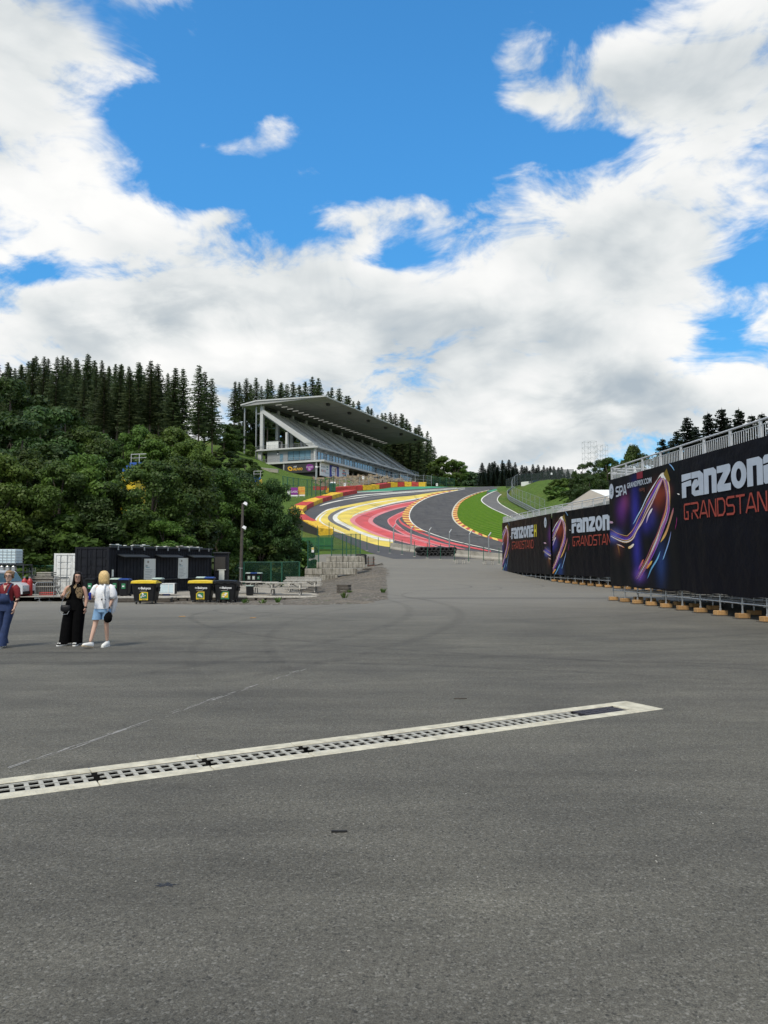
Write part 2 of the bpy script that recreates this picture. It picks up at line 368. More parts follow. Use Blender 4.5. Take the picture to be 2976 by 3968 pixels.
mat('paint_red', (.50, .068, .07), .8, 0, .2, .35, dirt=(.28, .075, .075, .6), dscale=.22)
mat('paint_pink', (.56, .19, .20), .75, 0, .1, .5)
mat('paint_green', (.03, .24, .13), .75, 0, .12, .3)
mat('kerb_red', (.36, .06, .03), .75, 0, .2, .6)
mat('kerb_yellow', (.66, .44, .09), .75, 0, .15, .6)
mat('runoff_asphalt', (.060, .059, .062), .85, 0, .13, .25, dirt=(.09, .088, .085, .5), dscale=.15)
mat('pit_asphalt', (.115, .112, .107), .9, 0, .1, .3)
mat('van_white', (.55, .57, .60), .3, 0, .05, 2, coat=.4)
mat('gas_red', (.34, .02, .02), .4, 0, .15, 5)
mat('red_plastic', (.42, .03, .02), .5)
mat('tote_plastic', (.55, .66, .70), .35, 0, .08, 3)
mat('keg_steel', (.52, .52, .50), .3, .85, .15, 6)
mat('canvas_white', (.70, .71, .70), .8, 0, .06, .6)
mat('canvas_brown', (.30, .27, .23), .8, 0, .1, .6)
mat('fence_green', (.012, .085, .05), .5, 0, .15, 3)
mat('board_green', (.02, .12, .035), .7, 0, .25, 1)
meshmat('mesh_green', (.012, .06, .035), .30)
meshmat('mesh_green_thin', (.015, .09, .065), .26)
meshmat('mesh_grey', (.33, .35, .36), .09, .5, .5)
meshmat('screen_dark', (.02, .035, .03), .62)
mat('lamp_white', (.75, .76, .78), .4)
mat('light_strip', (.75, .75, .7), .5, emit=(1, .98, .9, .25))
mat('purple', (.20, .025, .24), .6); mat('orange_board', (.62, .36, .06), .6); mat('logo_orange', (.70, .38, .02), .6)
mat('blue_board', (.035, .04, .30), .55); mat('print_white', (.74, .75, .76), .6); mat('print_red', (.55, .05, .03), .6)
mat('banner', (.0050, .0046, .0080), .45, 0, .12, .8, .10, 1.8, spec=.10)
mat('letter_white', (.42, .47, .55), .5, 0, .10, 1.2, dirt=(.30, .34, .40, .5), dscale=2)
mat('letter_red', (.30, .042, .025), .55, 0, .12, 1.5)
mat('letter_yellow', (.58, .50, .03), .55)
vcolmat('print_vcol', .45, .10, .05)
mat('seat_blue', (.03, .10, .36), .5); mat('stand_yellow', (.60, .42, .02), .6)
mat('denim', (.018, .035, .10), .9, 0, .25, 14, .3, 60); mat('denim_light', (.20, .34, .52), .9, 0, .15, 14, .2, 60)
mat('cloth_black', (.0035, .0035, .004), .95, 0, .3, 14, .2, 40, spec=.08); mat('cloth_white', (.74, .75, .78), .9, 0, .05, 8, .22, 9); mat('cloth_maroon', (.17, .012, .018), .9, 0, .2, 12, .3, 25)
mat('skin', (.52, .31, .23), .55, 0, .08, 20); mat('skin_pale', (.58, .37, .28), .55, 0, .08, 20)
mat('hair_blond', (.58, .41, .18), .5, 0, .35, 40, .12, 60); mat('hair_dark', (.010, .006, .005), .5, 0, .3, 40, .4, 60, spec=.2); mat('hair_brown', (.24, .14, .065), .5, 0, .35, 40, .12, 60)
mat('shoe_white', (.72, .72, .70), .6); mat('sole_tan', (.45, .36, .24), .7); mat('can_blue', (.02, .03, .30), .3, .5); mat('lip', (.30, .07, .06), .5); mat('eye_dark', (.015, .012, .01), .3)
mat('bark', (.075, .06, .048), .95, 0, .3, 4, .6, 8); mat('bark_pale', (.20, .165, .135), .95, 0, .25, 2, .5, 6)
mat('pole_wood', (.075, .066, .058), .9, 0, .25, 3)
mat('glasses', (.02, .012, .012), .35)
# leopard print
m = mat('leopard', (.50, .36, .20), .9); nt = m.node_tree; bs = nt.nodes['Principled BSDF']
v_ = nt.nodes.new('ShaderNodeTexVoronoi'); v_.inputs['Scale'].default_value = 34; tcn = nt.nodes.new('ShaderNodeTexCoord'); nt.links.new(tcn.outputs['Object'], v_.inputs['Vector'])
rp = nt.nodes.new('ShaderNodeValToRGB'); nt.links.new(v_.outputs['Distance'], rp.inputs[0]); rp.color_ramp.elements[0].position = .3; rp.color_ramp.elements[0].color = (.015, .01, .008, 1)
rp.color_ramp.elements[1].position = .42; rp.color_ramp.elements[1].color = (.24, .165, .085, 1); nt.links.new(rp.outputs[0], bs.inputs['Base Color'])

def nodemat(name):
    m = bpy.data.materials.new(name); m.use_nodes = True; MATS[name] = m; nt = m.node_tree
    class K: pass
    k = K(); k.m = m; k.nt = nt; k.b = nt.nodes['Principled BSDF']; k.L = nt.links.new
    k.tc = nt.nodes.new('ShaderNodeTexCoord').outputs['Object']
    def noise(sc, det=5, ro=.6, vec=None, stretch=None, dist=0.):
        v = vec or k.tc
        if stretch:
            mp = nt.nodes.new('ShaderNodeMapping'); mp.inputs['Scale'].default_value = stretch[:3]
            if len(stretch) > 3: mp.inputs['Rotation'].default_value = (0, 0, stretch[3])
            k.L(v, mp.inputs['Vector']); v = mp.outputs[0]
        n = nt.nodes.new('ShaderNodeTexNoise'); k.L(v, n.inputs['Vector']); n.inputs['Scale'].default_value = sc; n.inputs['Detail'].default_value = det; n.inputs['Roughness'].default_value = ro; n.inputs['Distortion'].default_value = dist
        return n.outputs['Fac']
    def mr(v, a, b, c=0., d=1., kind='LINEAR'):
        n = nt.nodes.new('ShaderNodeMapRange'); n.interpolation_type = kind; k.L(v, n.inputs[0])
        for i, q in enumerate((a, b, c, d)): n.inputs[i+1].default_value = q
        return n.outputs[0]
    def mt(op, a, b=None, clamp=False):
        n = nt.nodes.new('ShaderNodeMath'); n.operation = op; n.use_clamp = clamp
        for i, v in enumerate((a, b)):
            if v is None: continue
            if isinstance(v, (int, float)): n.inputs[i].default_value = v
            else: k.L(v, n.inputs[i])
        return n.outputs[0]
    def mix(f, a, b, blend='MIX'):
        n = nt.nodes.new('ShaderNodeMix'); n.data_type = 'RGBA'; n.blend_type = blend
        for s_, v in (('Factor', f), ('A', a), ('B', b)):
            if isinstance(v, (int, float)): n.inputs[s_].default_value = v
            elif isinstance(v, tuple): n.inputs[s_].default_value = (*v, 1)
            else: k.L(v, n.inputs[s_])
        return n.outputs['Result']
    k.noise, k.mr, k.mt, k.mix = noise, mr, mt, mix
    def bump(h, st, di):
        bp = nt.nodes.new('ShaderNodeBump'); bp.inputs['Strength'].default_value = st; bp.inputs['Distance'].default_value = di; k.L(h, bp.inputs['Height']); k.L(bp.outputs[0], k.b.inputs['Normal'])
    k.bump = bump
    return k
# --- yard asphalt: chippings, tyre arcs, worn and repaired fields
k = nodemat('yard_asphalt')
grain = k.noise(120, 3, .8); chips = k.nt.nodes.new('ShaderNodeTexVoronoi'); chips.inputs['Scale'].default_value = 80; k.L(k.tc, chips.inputs['Vector'])
cbw = k.nt.nodes.new('ShaderNodeSeparateColor'); k.L(chips.outputs['Color'], cbw.inputs[0])
c = k.mix(k.mr(grain, .34, .66), (.054, .052, .045), (.156, .150, .132))
c = k.mix(1., c, k.mix(k.mr(k.noise(38, 3, .7), .36, .64), (.80, .80, .79), (1.24, 1.235, 1.22)), 'MULTIPLY')
c = k.mix(k.mr(cbw.outputs[0], .84, 1.0, 0, .55), c, (.25, .245, .225))
c = k.mix(k.mr(cbw.outputs[1], .86, 1.0, 0, .7), c, (.028, .028, .028))
c = k.mix(1., c, k.mix(k.mr(k.noise(.32, 6, .62), .35, .68), (.84, .84, .85), (1.16, 1.15, 1.12)), 'MULTIPLY')
c = k.mix(1., c, k.mix(k.mr(k.noise(1.1, 7, .7, stretch=(.35, 1.6, 1)), .33, .7), (.80, .80, .80), (1.17, 1.165, 1.15)), 'MULTIPLY')
c = k.mix(1., c, k.mix(k.mr(k.noise(.16, 4, .6, stretch=(.25, 1.3, 1, .12)), .36, .66), (.86, .86, .87), (1.10, 1.10, 1.08)), 'MULTIPLY')
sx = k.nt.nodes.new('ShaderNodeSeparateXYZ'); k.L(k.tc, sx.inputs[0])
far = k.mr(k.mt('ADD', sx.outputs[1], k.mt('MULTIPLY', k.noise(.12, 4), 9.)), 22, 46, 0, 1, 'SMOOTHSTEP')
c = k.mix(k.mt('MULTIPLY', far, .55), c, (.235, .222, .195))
band = k.mt('MULTIPLY', k.mr(sx.outputs[1], 37.8, 38.1), k.mr(sx.outputs[1], 39.9, 39.5)); band = k.mt('MULTIPLY', band, k.mr(sx.outputs[0], -1, 2.2))
c = k.mix(k.mt('MULTIPLY', band, .5), c, (.085, .083, .078))
wear = k.mt('MULTIPLY', k.noise(2.2, 6, .75), k.mr(sx.outputs[1], 8.5, 13.))
for (cx_, cy_, rad, wid, st) in ((-6, 48, 32, .22, .2), (-6, 48, 33.7, .22, .2), (-4, -6, 20.6, .16, .3), (-4, -6, 22.2, .16, .3), (24, 22, 27, .18, .18), (24, 22, 28.6, .18, .18), (3, 34, 9, .16, .2), (3.2, 34, 10.4, .16, .2), (-1, 55, 7.2, .10, .5), (1.5, 53, 6.5, .08, .5), (3.2, 57, 8.4, .10, .4), (9, 30, 16, .14, .3), (14, 42, 13, .14, .3), (-30, 30, 31, .25, .22), (-30, 30, 32.8, .25, .22)):
    vm = k.nt.nodes.new('ShaderNodeVectorMath'); vm.operation = 'DISTANCE'
    cb = k.nt.nodes.new('ShaderNodeCombineXYZ'); k.L(sx.outputs[0], cb.inputs[0]); k.L(sx.outputs[1], cb.inputs[1]); k.L(cb.outputs[0], vm.inputs[0]); vm.inputs[1].default_value = (cx_, cy_, 0)
    d = k.mt('ABSOLUTE', k.mt('SUBTRACT', vm.outputs['Value'], rad))
    c = k.mix(k.mt('MULTIPLY', k.mt('MULTIPLY', k.mr(d, wid, wid*.3, 0, 1, 'SMOOTHSTEP'), k.mr(wear, .36, .62)), min(.75, st*1.5)), c, (.035, .034, .032))
st_ = k.noise(.8, 3, .5); c = k.mix(k.mr(st_, .70, .78, 0, .25), c, (.05, .05, .05))
k.L(c, k.b.inputs['Base Color']); k.b.inputs['Roughness'].default_value = .88; k.b.inputs['Specular IOR Level'].default_value = .25
k.bump(k.mt('ADD', grain, k.mt('MULTIPLY', chips.outputs['Distance'], -.6)), .55, .008)
# --- grass, forest floor
k = nodemat('grass')
c = k.mix(k.mr(k.noise(.7, 8, .75), .35, .68), (.045, .095, .018), (.105, .175, .035))
c = k.mix(k.mr(k.noise(9, 4, .7), .4, .7, 0, .5), c, (.15, .19, .05))
c = k.mix(k.mr(k.noise(.06, 3), .55, .72, 0, .5), c, (.16, .15, .05))
k.L(c, k.b.inputs['Base Color']); k.b.inputs['Roughness'].default_value = .95; k.b.inputs['Specular IOR Level'].default_value = .1; k.bump(k.noise(6, 6, .8), .9, .25)
k = nodemat('mown_grass')
wv = k.nt.nodes.new('ShaderNodeTexWave'); mp = k.nt.nodes.new('ShaderNodeMapping'); mp.inputs['Rotation'].default_value = (0, 0, R(38)); k.L(k.tc, mp.inputs[0]); k.L(mp.outputs[0], wv.inputs['Vector'])
wv.inputs['Scale'].default_value = .32; wv.inputs['Distortion'].default_value = 1.5; wv.inputs['Detail'].default_value = 3
c = k.mix(k.mr(wv.outputs['Fac'], .3, .7), (.045, .118, .006), (.098, .188, .014))
c = k.mix(k.mr(k.noise(1.3, 6, .75), .45, .7, 0, .6), c, (.125, .20, .018)); c = k.mix(k.mr(k.noise(.35, 6, .7), .58, .7, 0, .35), c, (.19, .20, .06))
k.L(c, k.b.inputs['Base Color']); k.b.inputs['Roughness'].default_value = .95; k.b.inputs['Specular IOR Level'].default_value = .1; k.bump(k.noise(5, 6, .8), .8, .2)
# --- racing line asphalt
k = nodemat('track_asphalt')
c = k.mix(k.mr(k.noise(.5, 7, .65), .35, .68), (.058, .055, .053), (.092, .088, .084))
c = k.mix(k.mr(k.noise(.9, 4, .6, stretch=(1.8, .07, 1, R(4))), .5, .72, 0, .55), c, (.036, .036, .04))
k.L(c, k.b.inputs['Base Color']); k.b.inputs['Roughness'].default_value = .8; k.b.inputs['Specular IOR Level'].default_value = .3
# --- gravel, rock, terrace slabs
k = nodemat('gravel')
v = k.nt.nodes.new('ShaderNodeTexVoronoi'); v.inputs['Scale'].default_value = 11; k.L(k.tc, v.inputs['Vector']); s2 = k.nt.nodes.new('ShaderNodeSeparateColor'); k.L(v.outputs['Color'], s2.inputs[0])
c = k.mix(s2.outputs[0], (.05, .043, .034), (.135, .115, .092)); c = k.mix(k.mr(s2.outputs[1], .86, .95), c, (.24, .225, .19))
c = k.mix(k.mr(k.noise(.45, 6, .7), .48, .68, 0, .7), c, (.20, .165, .12)); c = k.mix(k.mr(k.noise(.8, 6, .7), .60, .7, 0, .5), c, (.09, .12, .04))
k.L(c, k.b.inputs['Base Color']); k.b.inputs['Roughness'].default_value = .95; k.bump(v.outputs['Distance'], .8, .04)
k = nodemat('rock')
c = k.mix(k.mr(k.noise(.35, 8, .75), .35, .66), (.16, .12, .075), (.40, .315, .20)); c = k.mix(k.mr(k.noise(1.2, 7, .8, stretch=(1, 1, .35)), .5, .66, 0, .75), c, (.075, .062, .045))
c = k.mix(k.mr(k.noise(.3, 5, .7, stretch=(1, 1, .6)), .62, .72, 0, .6), c, (.07, .10, .03))
k.L(c, k.b.inputs['Base Color']); k.b.inputs['Roughness'].default_value = .95; k.bump(k.noise(.9, 8, .8), 1., .9)
k = nodemat('streaked_concrete')
c = k.mix(k.mr(k.noise(2.4, 6, .65), .35, .68), (.25, .235, .20), (.44, .415, .36)); c = k.mix(k.mr(k.noise(2.6, 5, .7, stretch=(1.6, 1.6, .12)), .47, .62, 0, .85), c, (.085, .075, .058)); c = k.mix(k.mr(k.noise(.9, 5, .7), .58, .72, 0, .5), c, (.14, .15, .09))
k.L(c, k.b.inputs['Base Color']); k.b.inputs['Roughness'].default_value = .95; k.bump(k.noise(14, 5, .7), .4, .03)
k = nodemat('terrace')
c = k.mix(k.mr(k.noise(.6, 7, .7), .35, .68), (.22, .20, .165), (.34, .31, .26)); k.L(c, k.b.inputs['Base Color']); k.b.inputs['Roughness'].default_value = .95
c = k.mix(k.mr(k.noise(1.7, 7, .7), .56, .7, 0, .5), c, (.14, .12, .09)); k.L(c, k.b.inputs['Base Color'])

# ================================================================== ground sheets
XS = [-900, -600, -420, -300, -220, -170, -130, -105, -85, -70] + list(np.arange(-60, -18, 2.0)) + list(np.arange(-18, 2, .8)) + list(np.arange(2, 60.1, 2.0)) + [70, 85, 105, 130, 170, 220, 300, 420, 600, 900]
YS = [-300, -150, -90, -60] + list(np.arange(-40, 27, 4.0)) + list(np.arange(28, 140, 1.5)) + list(np.arange(140, 262, 3.0)) + list(np.arange(270, 420, 12.)) + [450, 500, 570, 660, 780, 950, 1300, 2000]
XS = [float(x) for x in XS]; YS = [float(y) for y in YS]
def in_yard(x, y): return -60 < x < 60 and y < 95.5 and not (x < -9.5 and y > 60)
def sheet(name, m, test):
    idx = {}; vs = []; fs = []
    def V(i, j):
        if (i, j) not in idx: idx[(i, j)] = len(vs); vs.append((XS[i], YS[j], T(XS[i], YS[j])))
        return idx[(i, j)]
    for i in range(len(XS)-1):
        for j in range(len(YS)-1):
            if test((XS[i]+XS[i+1])/2, (YS[j]+YS[j+1])/2): fs.append((V(i, j), V(i+1, j), V(i+1, j+1), V(i, j+1)))
    b = MB(); b.v = vs; b.f = fs; return struct(b.build(name, m, None, True, False))
sheet('ground', 'grass', lambda x, y: not in_yard(x, y))
yard = sheet('paved_yard', 'yard_asphalt', in_yard)
# drainage channel let into the yard
L0, L1, U0 = GR(0, 3098), GR(2605, 2743), GR(0, 3019)
dd = (L1-L0).normalized(); dn = Vector((-dd.y, dd.x, 0)); DW = (U0-L0).dot(dn); DLEN = (L1-L0).length; T0 = -3.2
bm = bmesh.new(); bm.from_mesh(yard.data)
for co, no in ((L0, dn), (L0+dn*DW, dn), (L0+dd*T0, dd), (L0+dd*(DLEN-.16), dd)):
    g = [f for f in bm.faces if -30 < f.calc_center_median().x < 30 and f.calc_center_median().y < 40]
    ed = list({e_ for f in g for e_ in f.edges}); ve = list({v for f in g for v in f.verts})
    bmesh.ops.bisect_plane(bm, geom=g+ed+ve, plane_co=co, plane_no=no)
kill = []
for f in bm.faces:
    q = f.calc_center_median()-L0; t, w = q.dot(dd), q.dot(dn)
    if T0 < t < DLEN-.16 and 0 < w < DW: kill.append(f)
bmesh.ops.delete(bm, geom=kill, context='FACES'); bm.to_mesh(yard.data); bm.free()
mat('pit_dark', (.008, .008, .007), .95); mat('cast_iron', (.36, .35, .31), .8, .1, .25, 18, .3, 60); mat('cast_dark', (.05, .045, .055), .6, .5, .3, 20)
drain = thing('drainage_channel', 'concrete drainage channel with iron grates crossing the asphalt', 'drain', tuple(L0+dd*0), math.atan2(dd.y, dd.x))
E1, E2 = .165, DW-.165          # grate lies between the two concrete borders
tr = MB(); LX = DLEN-.16; zb = -.22
tr.add([(T0, E1, zb), (LX, E1, zb), (LX, E2, zb), (T0, E2, zb), (T0, E1, -.003), (LX, E1, -.003), (LX, E2, -.003), (T0, E2, -.003)], [(0, 1, 2, 3), (0, 4, 5, 1), (3, 2, 6, 7), (1, 5, 6, 2), (0, 3, 7, 4)])
tr.build('trough', 'pit_dark', drain, fix=False)
x = T0; i = 0
while x < LX-.5:
    ln = min(1.0+random.uniform(-.02, .02), LX-.42-x)
    for lo, hi in ((0, E1), (E2, DW)):
        b = MB(); j0, j1 = random.uniform(.003, .006), random.uniform(.003, .006)
        b.box((x+ln/2, (lo+hi)/2, -.10+random.uniform(0, .002)), (ln-j0-j1, hi-lo-.004, .206), bev=.006); b.build('concrete_edge', 'concrete_pale', drain)
    x += ln; i += 1
b = MB(); b.box((LX-.20, DW/2, -.10), (.40, DW-.004, .208), bev=.008); b.build('concrete_end', 'concrete_pale', drain)
gx = E1+.008; gw = E2-E1-.016
g = MB()
for yy, w_ in ((gx+.014, .028), (gx+gw/2, .022), (gx+gw-.014, .028)): g.box((.48, yy, -.008), (.945, w_, .011))
for q in range(8):
    xx = .075+q*.115
    g.box((xx, gx+gw*.27, -.010), (.036, gw*.46-.028, .011)); g.box((xx, gx+gw*.73, -.010), (.036, gw*.46-.028, .011))
    g.box((xx, gx+gw*.5, -.017), (.014, gw-.06, .002))
gm = g.mesh('grate', 'cast_iron')
x = T0
while x < LX-2.0: link('grate', gm, drain, (x, 0, random.uniform(-.004, .0))); x += 1.0
b = MB(); b.box((LX-.78, DW/2, -.02), (.66, gw, .034)); b.build('cover_plate', 'cast_dark', drain)
for q in range(9):
    for r_ in range(3): cp = MB(); cp.box((LX-1.06+q*.07, gx+gw*(.22+.28*r_), -.001), (.04, .03, .006)); cp.build('stud', 'cast_dark', drain)
link('grate', gm, drain, (LX-2.12, 0, -.002))
# worn chalk line and scraps on the yard
wl_ = MB(); a_, b_ = GR(70, 2965), GR(1180, 2592)
for q in range(60):
    t = random.random(); p = a_.lerp(b_, t)+Vector((random.gauss(0, .02), random.gauss(0, .035), .004)); l = random.uniform(.02, .16)*(1.6 if t < .35 else 1); d = (b_-a_).normalized(); n = Vector((-d.y, d.x, 0))*random.uniform(.003, .012)
    wl_.quad(p-d*l-n, p+d*l-n*.4, p+d*l*.9+n, p-d*l*.8+n*.7)
mat('chalk', (.27, .265, .25), .95, 0, .3, 30)
wl_.build('worn_line', 'chalk', yard, fix=False)
gb = MB(); gq = random.Random(21)
for q in range(230):
    y = 4.5+22*gq.random()**1.4; x = gq.uniform(-.55, .55)*y; r_ = gq.uniform(.003, .008); a = gq.uniform(0, 6.3); c_, s_ = math.cos(a)*r_, math.sin(a)*r_
    gb.add([(x+c_, y+s_, .001), (x-s_, y+c_, .001), (x-c_, y-s_, .001), (x+s_, y-c_, .001), (x, y, r_*.9)], [(0, 1, 4), (1, 2, 4), (2, 3, 4), (3, 0, 4)])
mat('grit', (.34, .33, .30), .95, 0, .6, 1.3); o_ = gb.build('grit', 'grit', yard, fix=False); o_['kind'] = 'stuff'
def litter(name, px, py, pts, h, m, label, cat):
    p = GR(px, py); b = MB(); b.prism([(q[0], q[1], 0) for q in pts], (0, 0, h)); o = b.build(name, m); o.location = p+Vector((0, 0, .002)); return tag(o, label, cat)
litter('rubber_strip', 1314, 3226, [(-.055, -.004), (-.05, .012), (.0, .007), (.055, .012), (.058, -.001), (0, -.005)], .012, 'rubber', 'small black rubber strip lying on the foreground asphalt', 'debris')
litter('flat_stick', 1784, 2709, [(-.09, 0), (-.085, .012), (.09, .02), (.09, .006)], .012, 'wood_dark', 'thin dark stick on the asphalt behind the drain', 'stick')
meshmat('oil', (.03, .032, .04), .5)
litter('oil_patch', 647, 3430, [(-.07, -.012), (-.04, .0), (-.075, .03), (-.02, .012), (-.005, .04), (.02, .012), (.07, .006), (.03, -.006), (.045, -.03), (-.005, -.012), (-.03, -.03)], .001, 'oil', 'dark flat smear on the foreground asphalt at lower left', 'stain')
litter('paper_scrap', 1350, 3686, [(-.006, -.006), (.008, -.004), (.005, .006), (-.005, .004)], .002, 'concrete', 'tiny white scrap on the asphalt near the bottom edge', 'litter')
litter('leaf_scrap', 980, 2395, [(-.1, -.03), (.1, 0), (.05, .05), (-.08, .02)], .02, 'wood_block', 'small tan scrap on the asphalt right of the two women', 'litter')
litter('leaf_scrap', 705, 2390, [(-.1, -.03), (.12, 0), (.05, .06), (-.08, .02)], .02, 'wood_block', 'small tan scrap on the asphalt below the yellow lidded bin', 'litter')

# ================================================================== the climbing race track
def UP(u, v, h=0.): return PL(1100+u/3.318, 1840+v/3.318, h)
def flat(name, pts, m, h, parent=None, world=False):
    vs = [UP(*p, h) if not world else p for p in pts]
    b = MB(); b.add(vs, tri_poly([(v.x, v.y, 0) for v in vs])); o = b.build(name, m, parent, fix=False)
    me = o.data
    if len(me.polygons) and sum(p.normal.z for p in me.polygons) < 0: me.flip_normals()
    return o
def cu(*p, k=5): return catmull(p, k)
def ribbon(name, pts, w, m, h, parent=None, k=5):
    P = catmull(pts, k); n = len(P); ww = w if isinstance(w, (list, tuple)) else [w]*len(pts); Wd = [x[0] for x in catmull([(q, 0) for q in ww], k)]
    b = MB(); vs = []
    for i, p in enumerate(P):
        a, c = P[max(i-1, 0)], P[min(i+1, n-1)]; d = np.array([c[0]-a[0], c[1]-a[1]]); d /= np.hypot(*d)+1e-9; nn = np.array([-d[1], d[0]])*Wd[i]/2
        vs += [UP(p[0]-nn[0], p[1]-nn[1], h), UP(p[0]+nn[0], p[1]+nn[1], h)]
    b.add(vs, [(2*i, 2*i+1, 2*i+3, 2*i+2) for i in range(n-1)]); o = b.build(name, m, parent, fix=False)
    if sum(p.normal.z for p in o.data.polygons) < 0: o.data.flip_normals()
    return o
Q = 1327
trackb = cu((700, 235), (620, 318), (500, 355), (385, 405), (295, 450), (240, 505), (260, 555), (330, 610), (430, 665), (530, 730), (700, 820), (950, 930), (1100, 1000), (1400, 1080))
track = struct(flat('race_track', trackb+[(1500, 1090), (2000, 1080), (2830, 1120), (2900, 900), (2800, 700), (2700, 150), (2240, 163), (2050, 160), (1816, 152), (1650, 150), (1550, 158), (1375, 165), (1230, 190), (1015, 205)], 'runoff_asphalt', .03))
def band(name, pts, m, lay): return flat(name, pts, m, .03+.006*lay, track)
Yo = cu((2240, 192), (1950, 222), (1659, 268), (1400, 292), (1200, 322), (1000, 355), (800, 395), (620, 432), (520, 472), (440, 527), (402, 580), (430, 628), (520, 678), (620, 718), (800, 775), (985, 840), (1200, 905), (1385, 935))
band('yellow_band', Yo+[(1410, 862), (1480, 800), (1400, 600), (1500, 450), (1727, 330), (1950, 275), (2240, 200)], 'paint_yellow', 1)
band('grey_wedge', cu((980, 393), (850, 415), (720, 445), (620, 490), (568, 540), (580, 590), (650, 635), (760, 690), (845, 725))+cu((850, 702), (780, 665), (660, 605), (628, 555), (660, 510), (800, 440), (980, 396)), 'pit_asphalt', 2)
band('white_band', cu((1450, 318), (1200, 352), (1000, 388), (800, 440), (660, 510), (628, 555), (660, 605), (780, 665), (985, 762), (1200, 835), (1410, 868))+cu((1412, 842), (1200, 800), (985, 727), (860, 662), (720, 592), (688, 545), (740, 490), (850, 450), (1000, 403), (1200, 362), (1450, 323)), 'paint_white', 3)
ribbon('white_stripe', [(720, 412), (560, 455), (460, 520), (413, 580), (440, 625), (530, 672), (640, 712), (800, 768)], [6, 14, 16, 18, 13, 10, 9, 6], 'paint_white', .054, track)
ribbon('white_stripe', [(553, 483), (495, 528), (462, 575), (482, 612), (560, 662), (680, 712), (770, 752)], [3, 16, 24, 16, 9, 7, 4], 'paint_white', .054, track)
band('white_line', cu((1820, 284), (1660, 312), (1400, 358), (1200, 410), (1000, 475), (900, 520), (878, 545))+cu((960, 504), (1100, 457), (1200, 427), (1400, 374), (1660, 326), (1820, 294)), 'paint_white', 4)
band('grey_gap', cu((1860, 290), (1660, 326), (1400, 374), (1200, 427), (1090, 462))+cu((1250, 424), (1400, 388), (1660, 343), (1800, 318)), 'pit_asphalt', 4)
band('pink_band', cu((1720, 332), (1660, 342), (1400, 388), (1200, 438), (1050, 480), (930, 525), (870, 560), (850, 585), (870, 620), (940, 665), (1050, 722), (1200, 785), (1400, 838), (1660, 905), (1900, 950))+[(2000, 920), (1660, 700), (1500, 600), (1560, 480), (1720, 400)], 'paint_pink', 5)
band('red_band', cu((1720, 342), (1660, 352), (1400, 402), (1200, 455), (1050, 505), (950, 550), (915, 588), (930, 620), (1000, 670), (1150, 735), (1350, 810), (1500, 852), (1680, 900), (1900, 940))+[(1980, 910), (1660, 700), (1500, 600), (1560, 480), (1720, 400)], 'paint_red', 6)
band('pink_band', cu((1680, 386), (1500, 418), (1350, 455), (1200, 505), (1110, 555), (1085, 590), (1100, 625), (1200, 680), (1350, 735), (1500, 782), (1659, 828), (1940, 925))+[(1960, 900), (1660, 700), (1500, 600), (1560, 480), (1700, 420)], 'paint_pink', 7)
band('dark_field', cu((1690, 396), (1560, 418), (1400, 460), (1270, 505), (1180, 550), (1145, 590), (1160, 625), (1230, 670), (1350, 718), (1500, 766), (1659, 816), (1960, 922))+[(2500, 1000), (2300, 950), (1900, 760), (1700, 560), (1740, 420)], 'runoff_asphalt', 8)
Vo = cu((1560, 462), (1447, 510), (1357, 560), (1330, 595), (1357, 650), (1437, 715), (1547, 778), (1647, 812), (1867, 885), (2027, 925), (2330, 968))
band('pink_band', Vo+cu((2330, 962), (2177, 922), (2027, 884), (1887, 842), (1657, 770), (1557, 720), (1467, 650), (1440, 610), (1470, 570), (1515, 545), (1570, 470)), 'paint_pink', 9)
band('red_band', cu((1562, 474), (1460, 514), (1372, 562), (1346, 595), (1374, 646), (1452, 708), (1560, 768), (1660, 802), (1880, 876), (2040, 916), (2330, 966))+cu((2330, 963), (2177, 926), (2027, 889), (1880, 848), (1650, 778), (1548, 727), (1455, 656), (1428, 610), (1460, 565), (1508, 540), (1565, 476)), 'paint_red', 10)
ribbon('red_stripe', [(1480, 560), (1492, 600), (1540, 645), (1647, 702), (1757, 752), (1887, 800), (2127, 878), (2377, 935), (2660, 992)], [10, 22, 22, 20, 18, 20, 24, 22, 14], 'paint_red', .09, track)
band('green_field', [(940, 224), (1200, 216), (1327, 210), (1700, 186), (2000, 166), (2120, 157), (1900, 152), (1800, 151), (1650, 153), (1550, 160), (1375, 168), (1230, 188), (1015, 212)], 'paint_green', 2)
ribbon('white_line', [(945, 226), (1200, 218), (1400, 211)], [6, 5, 3], 'paint_white', .05, track)
ribbon('white_line', [(460, 402), (560, 370), (740, 330), (1000, 290), (1200, 264), (1400, 243), (1659, 224), (2027, 195), (2327, 170)], [5, 14, 9, 8, 8, 8, 7, 5, 4], 'paint_white', .05, track)
ribbon('white_line', [(770, 302), (950, 270), (1200, 247), (1500, 223), (1727, 207), (2027, 184), (2227, 170)], [3, 9, 8, 7, 6, 4, 3], 'paint_white', .05, track)
ribbon('grey_lane', [(820, 352), (1100, 306), (1400, 270), (1700, 240), (2027, 205)], [3, 16, 16, 12, 5], 'pit_asphalt', .048, track)
meshmat('rubber_mark', (.02, .02, .021), .42)
_q = random.Random(8)
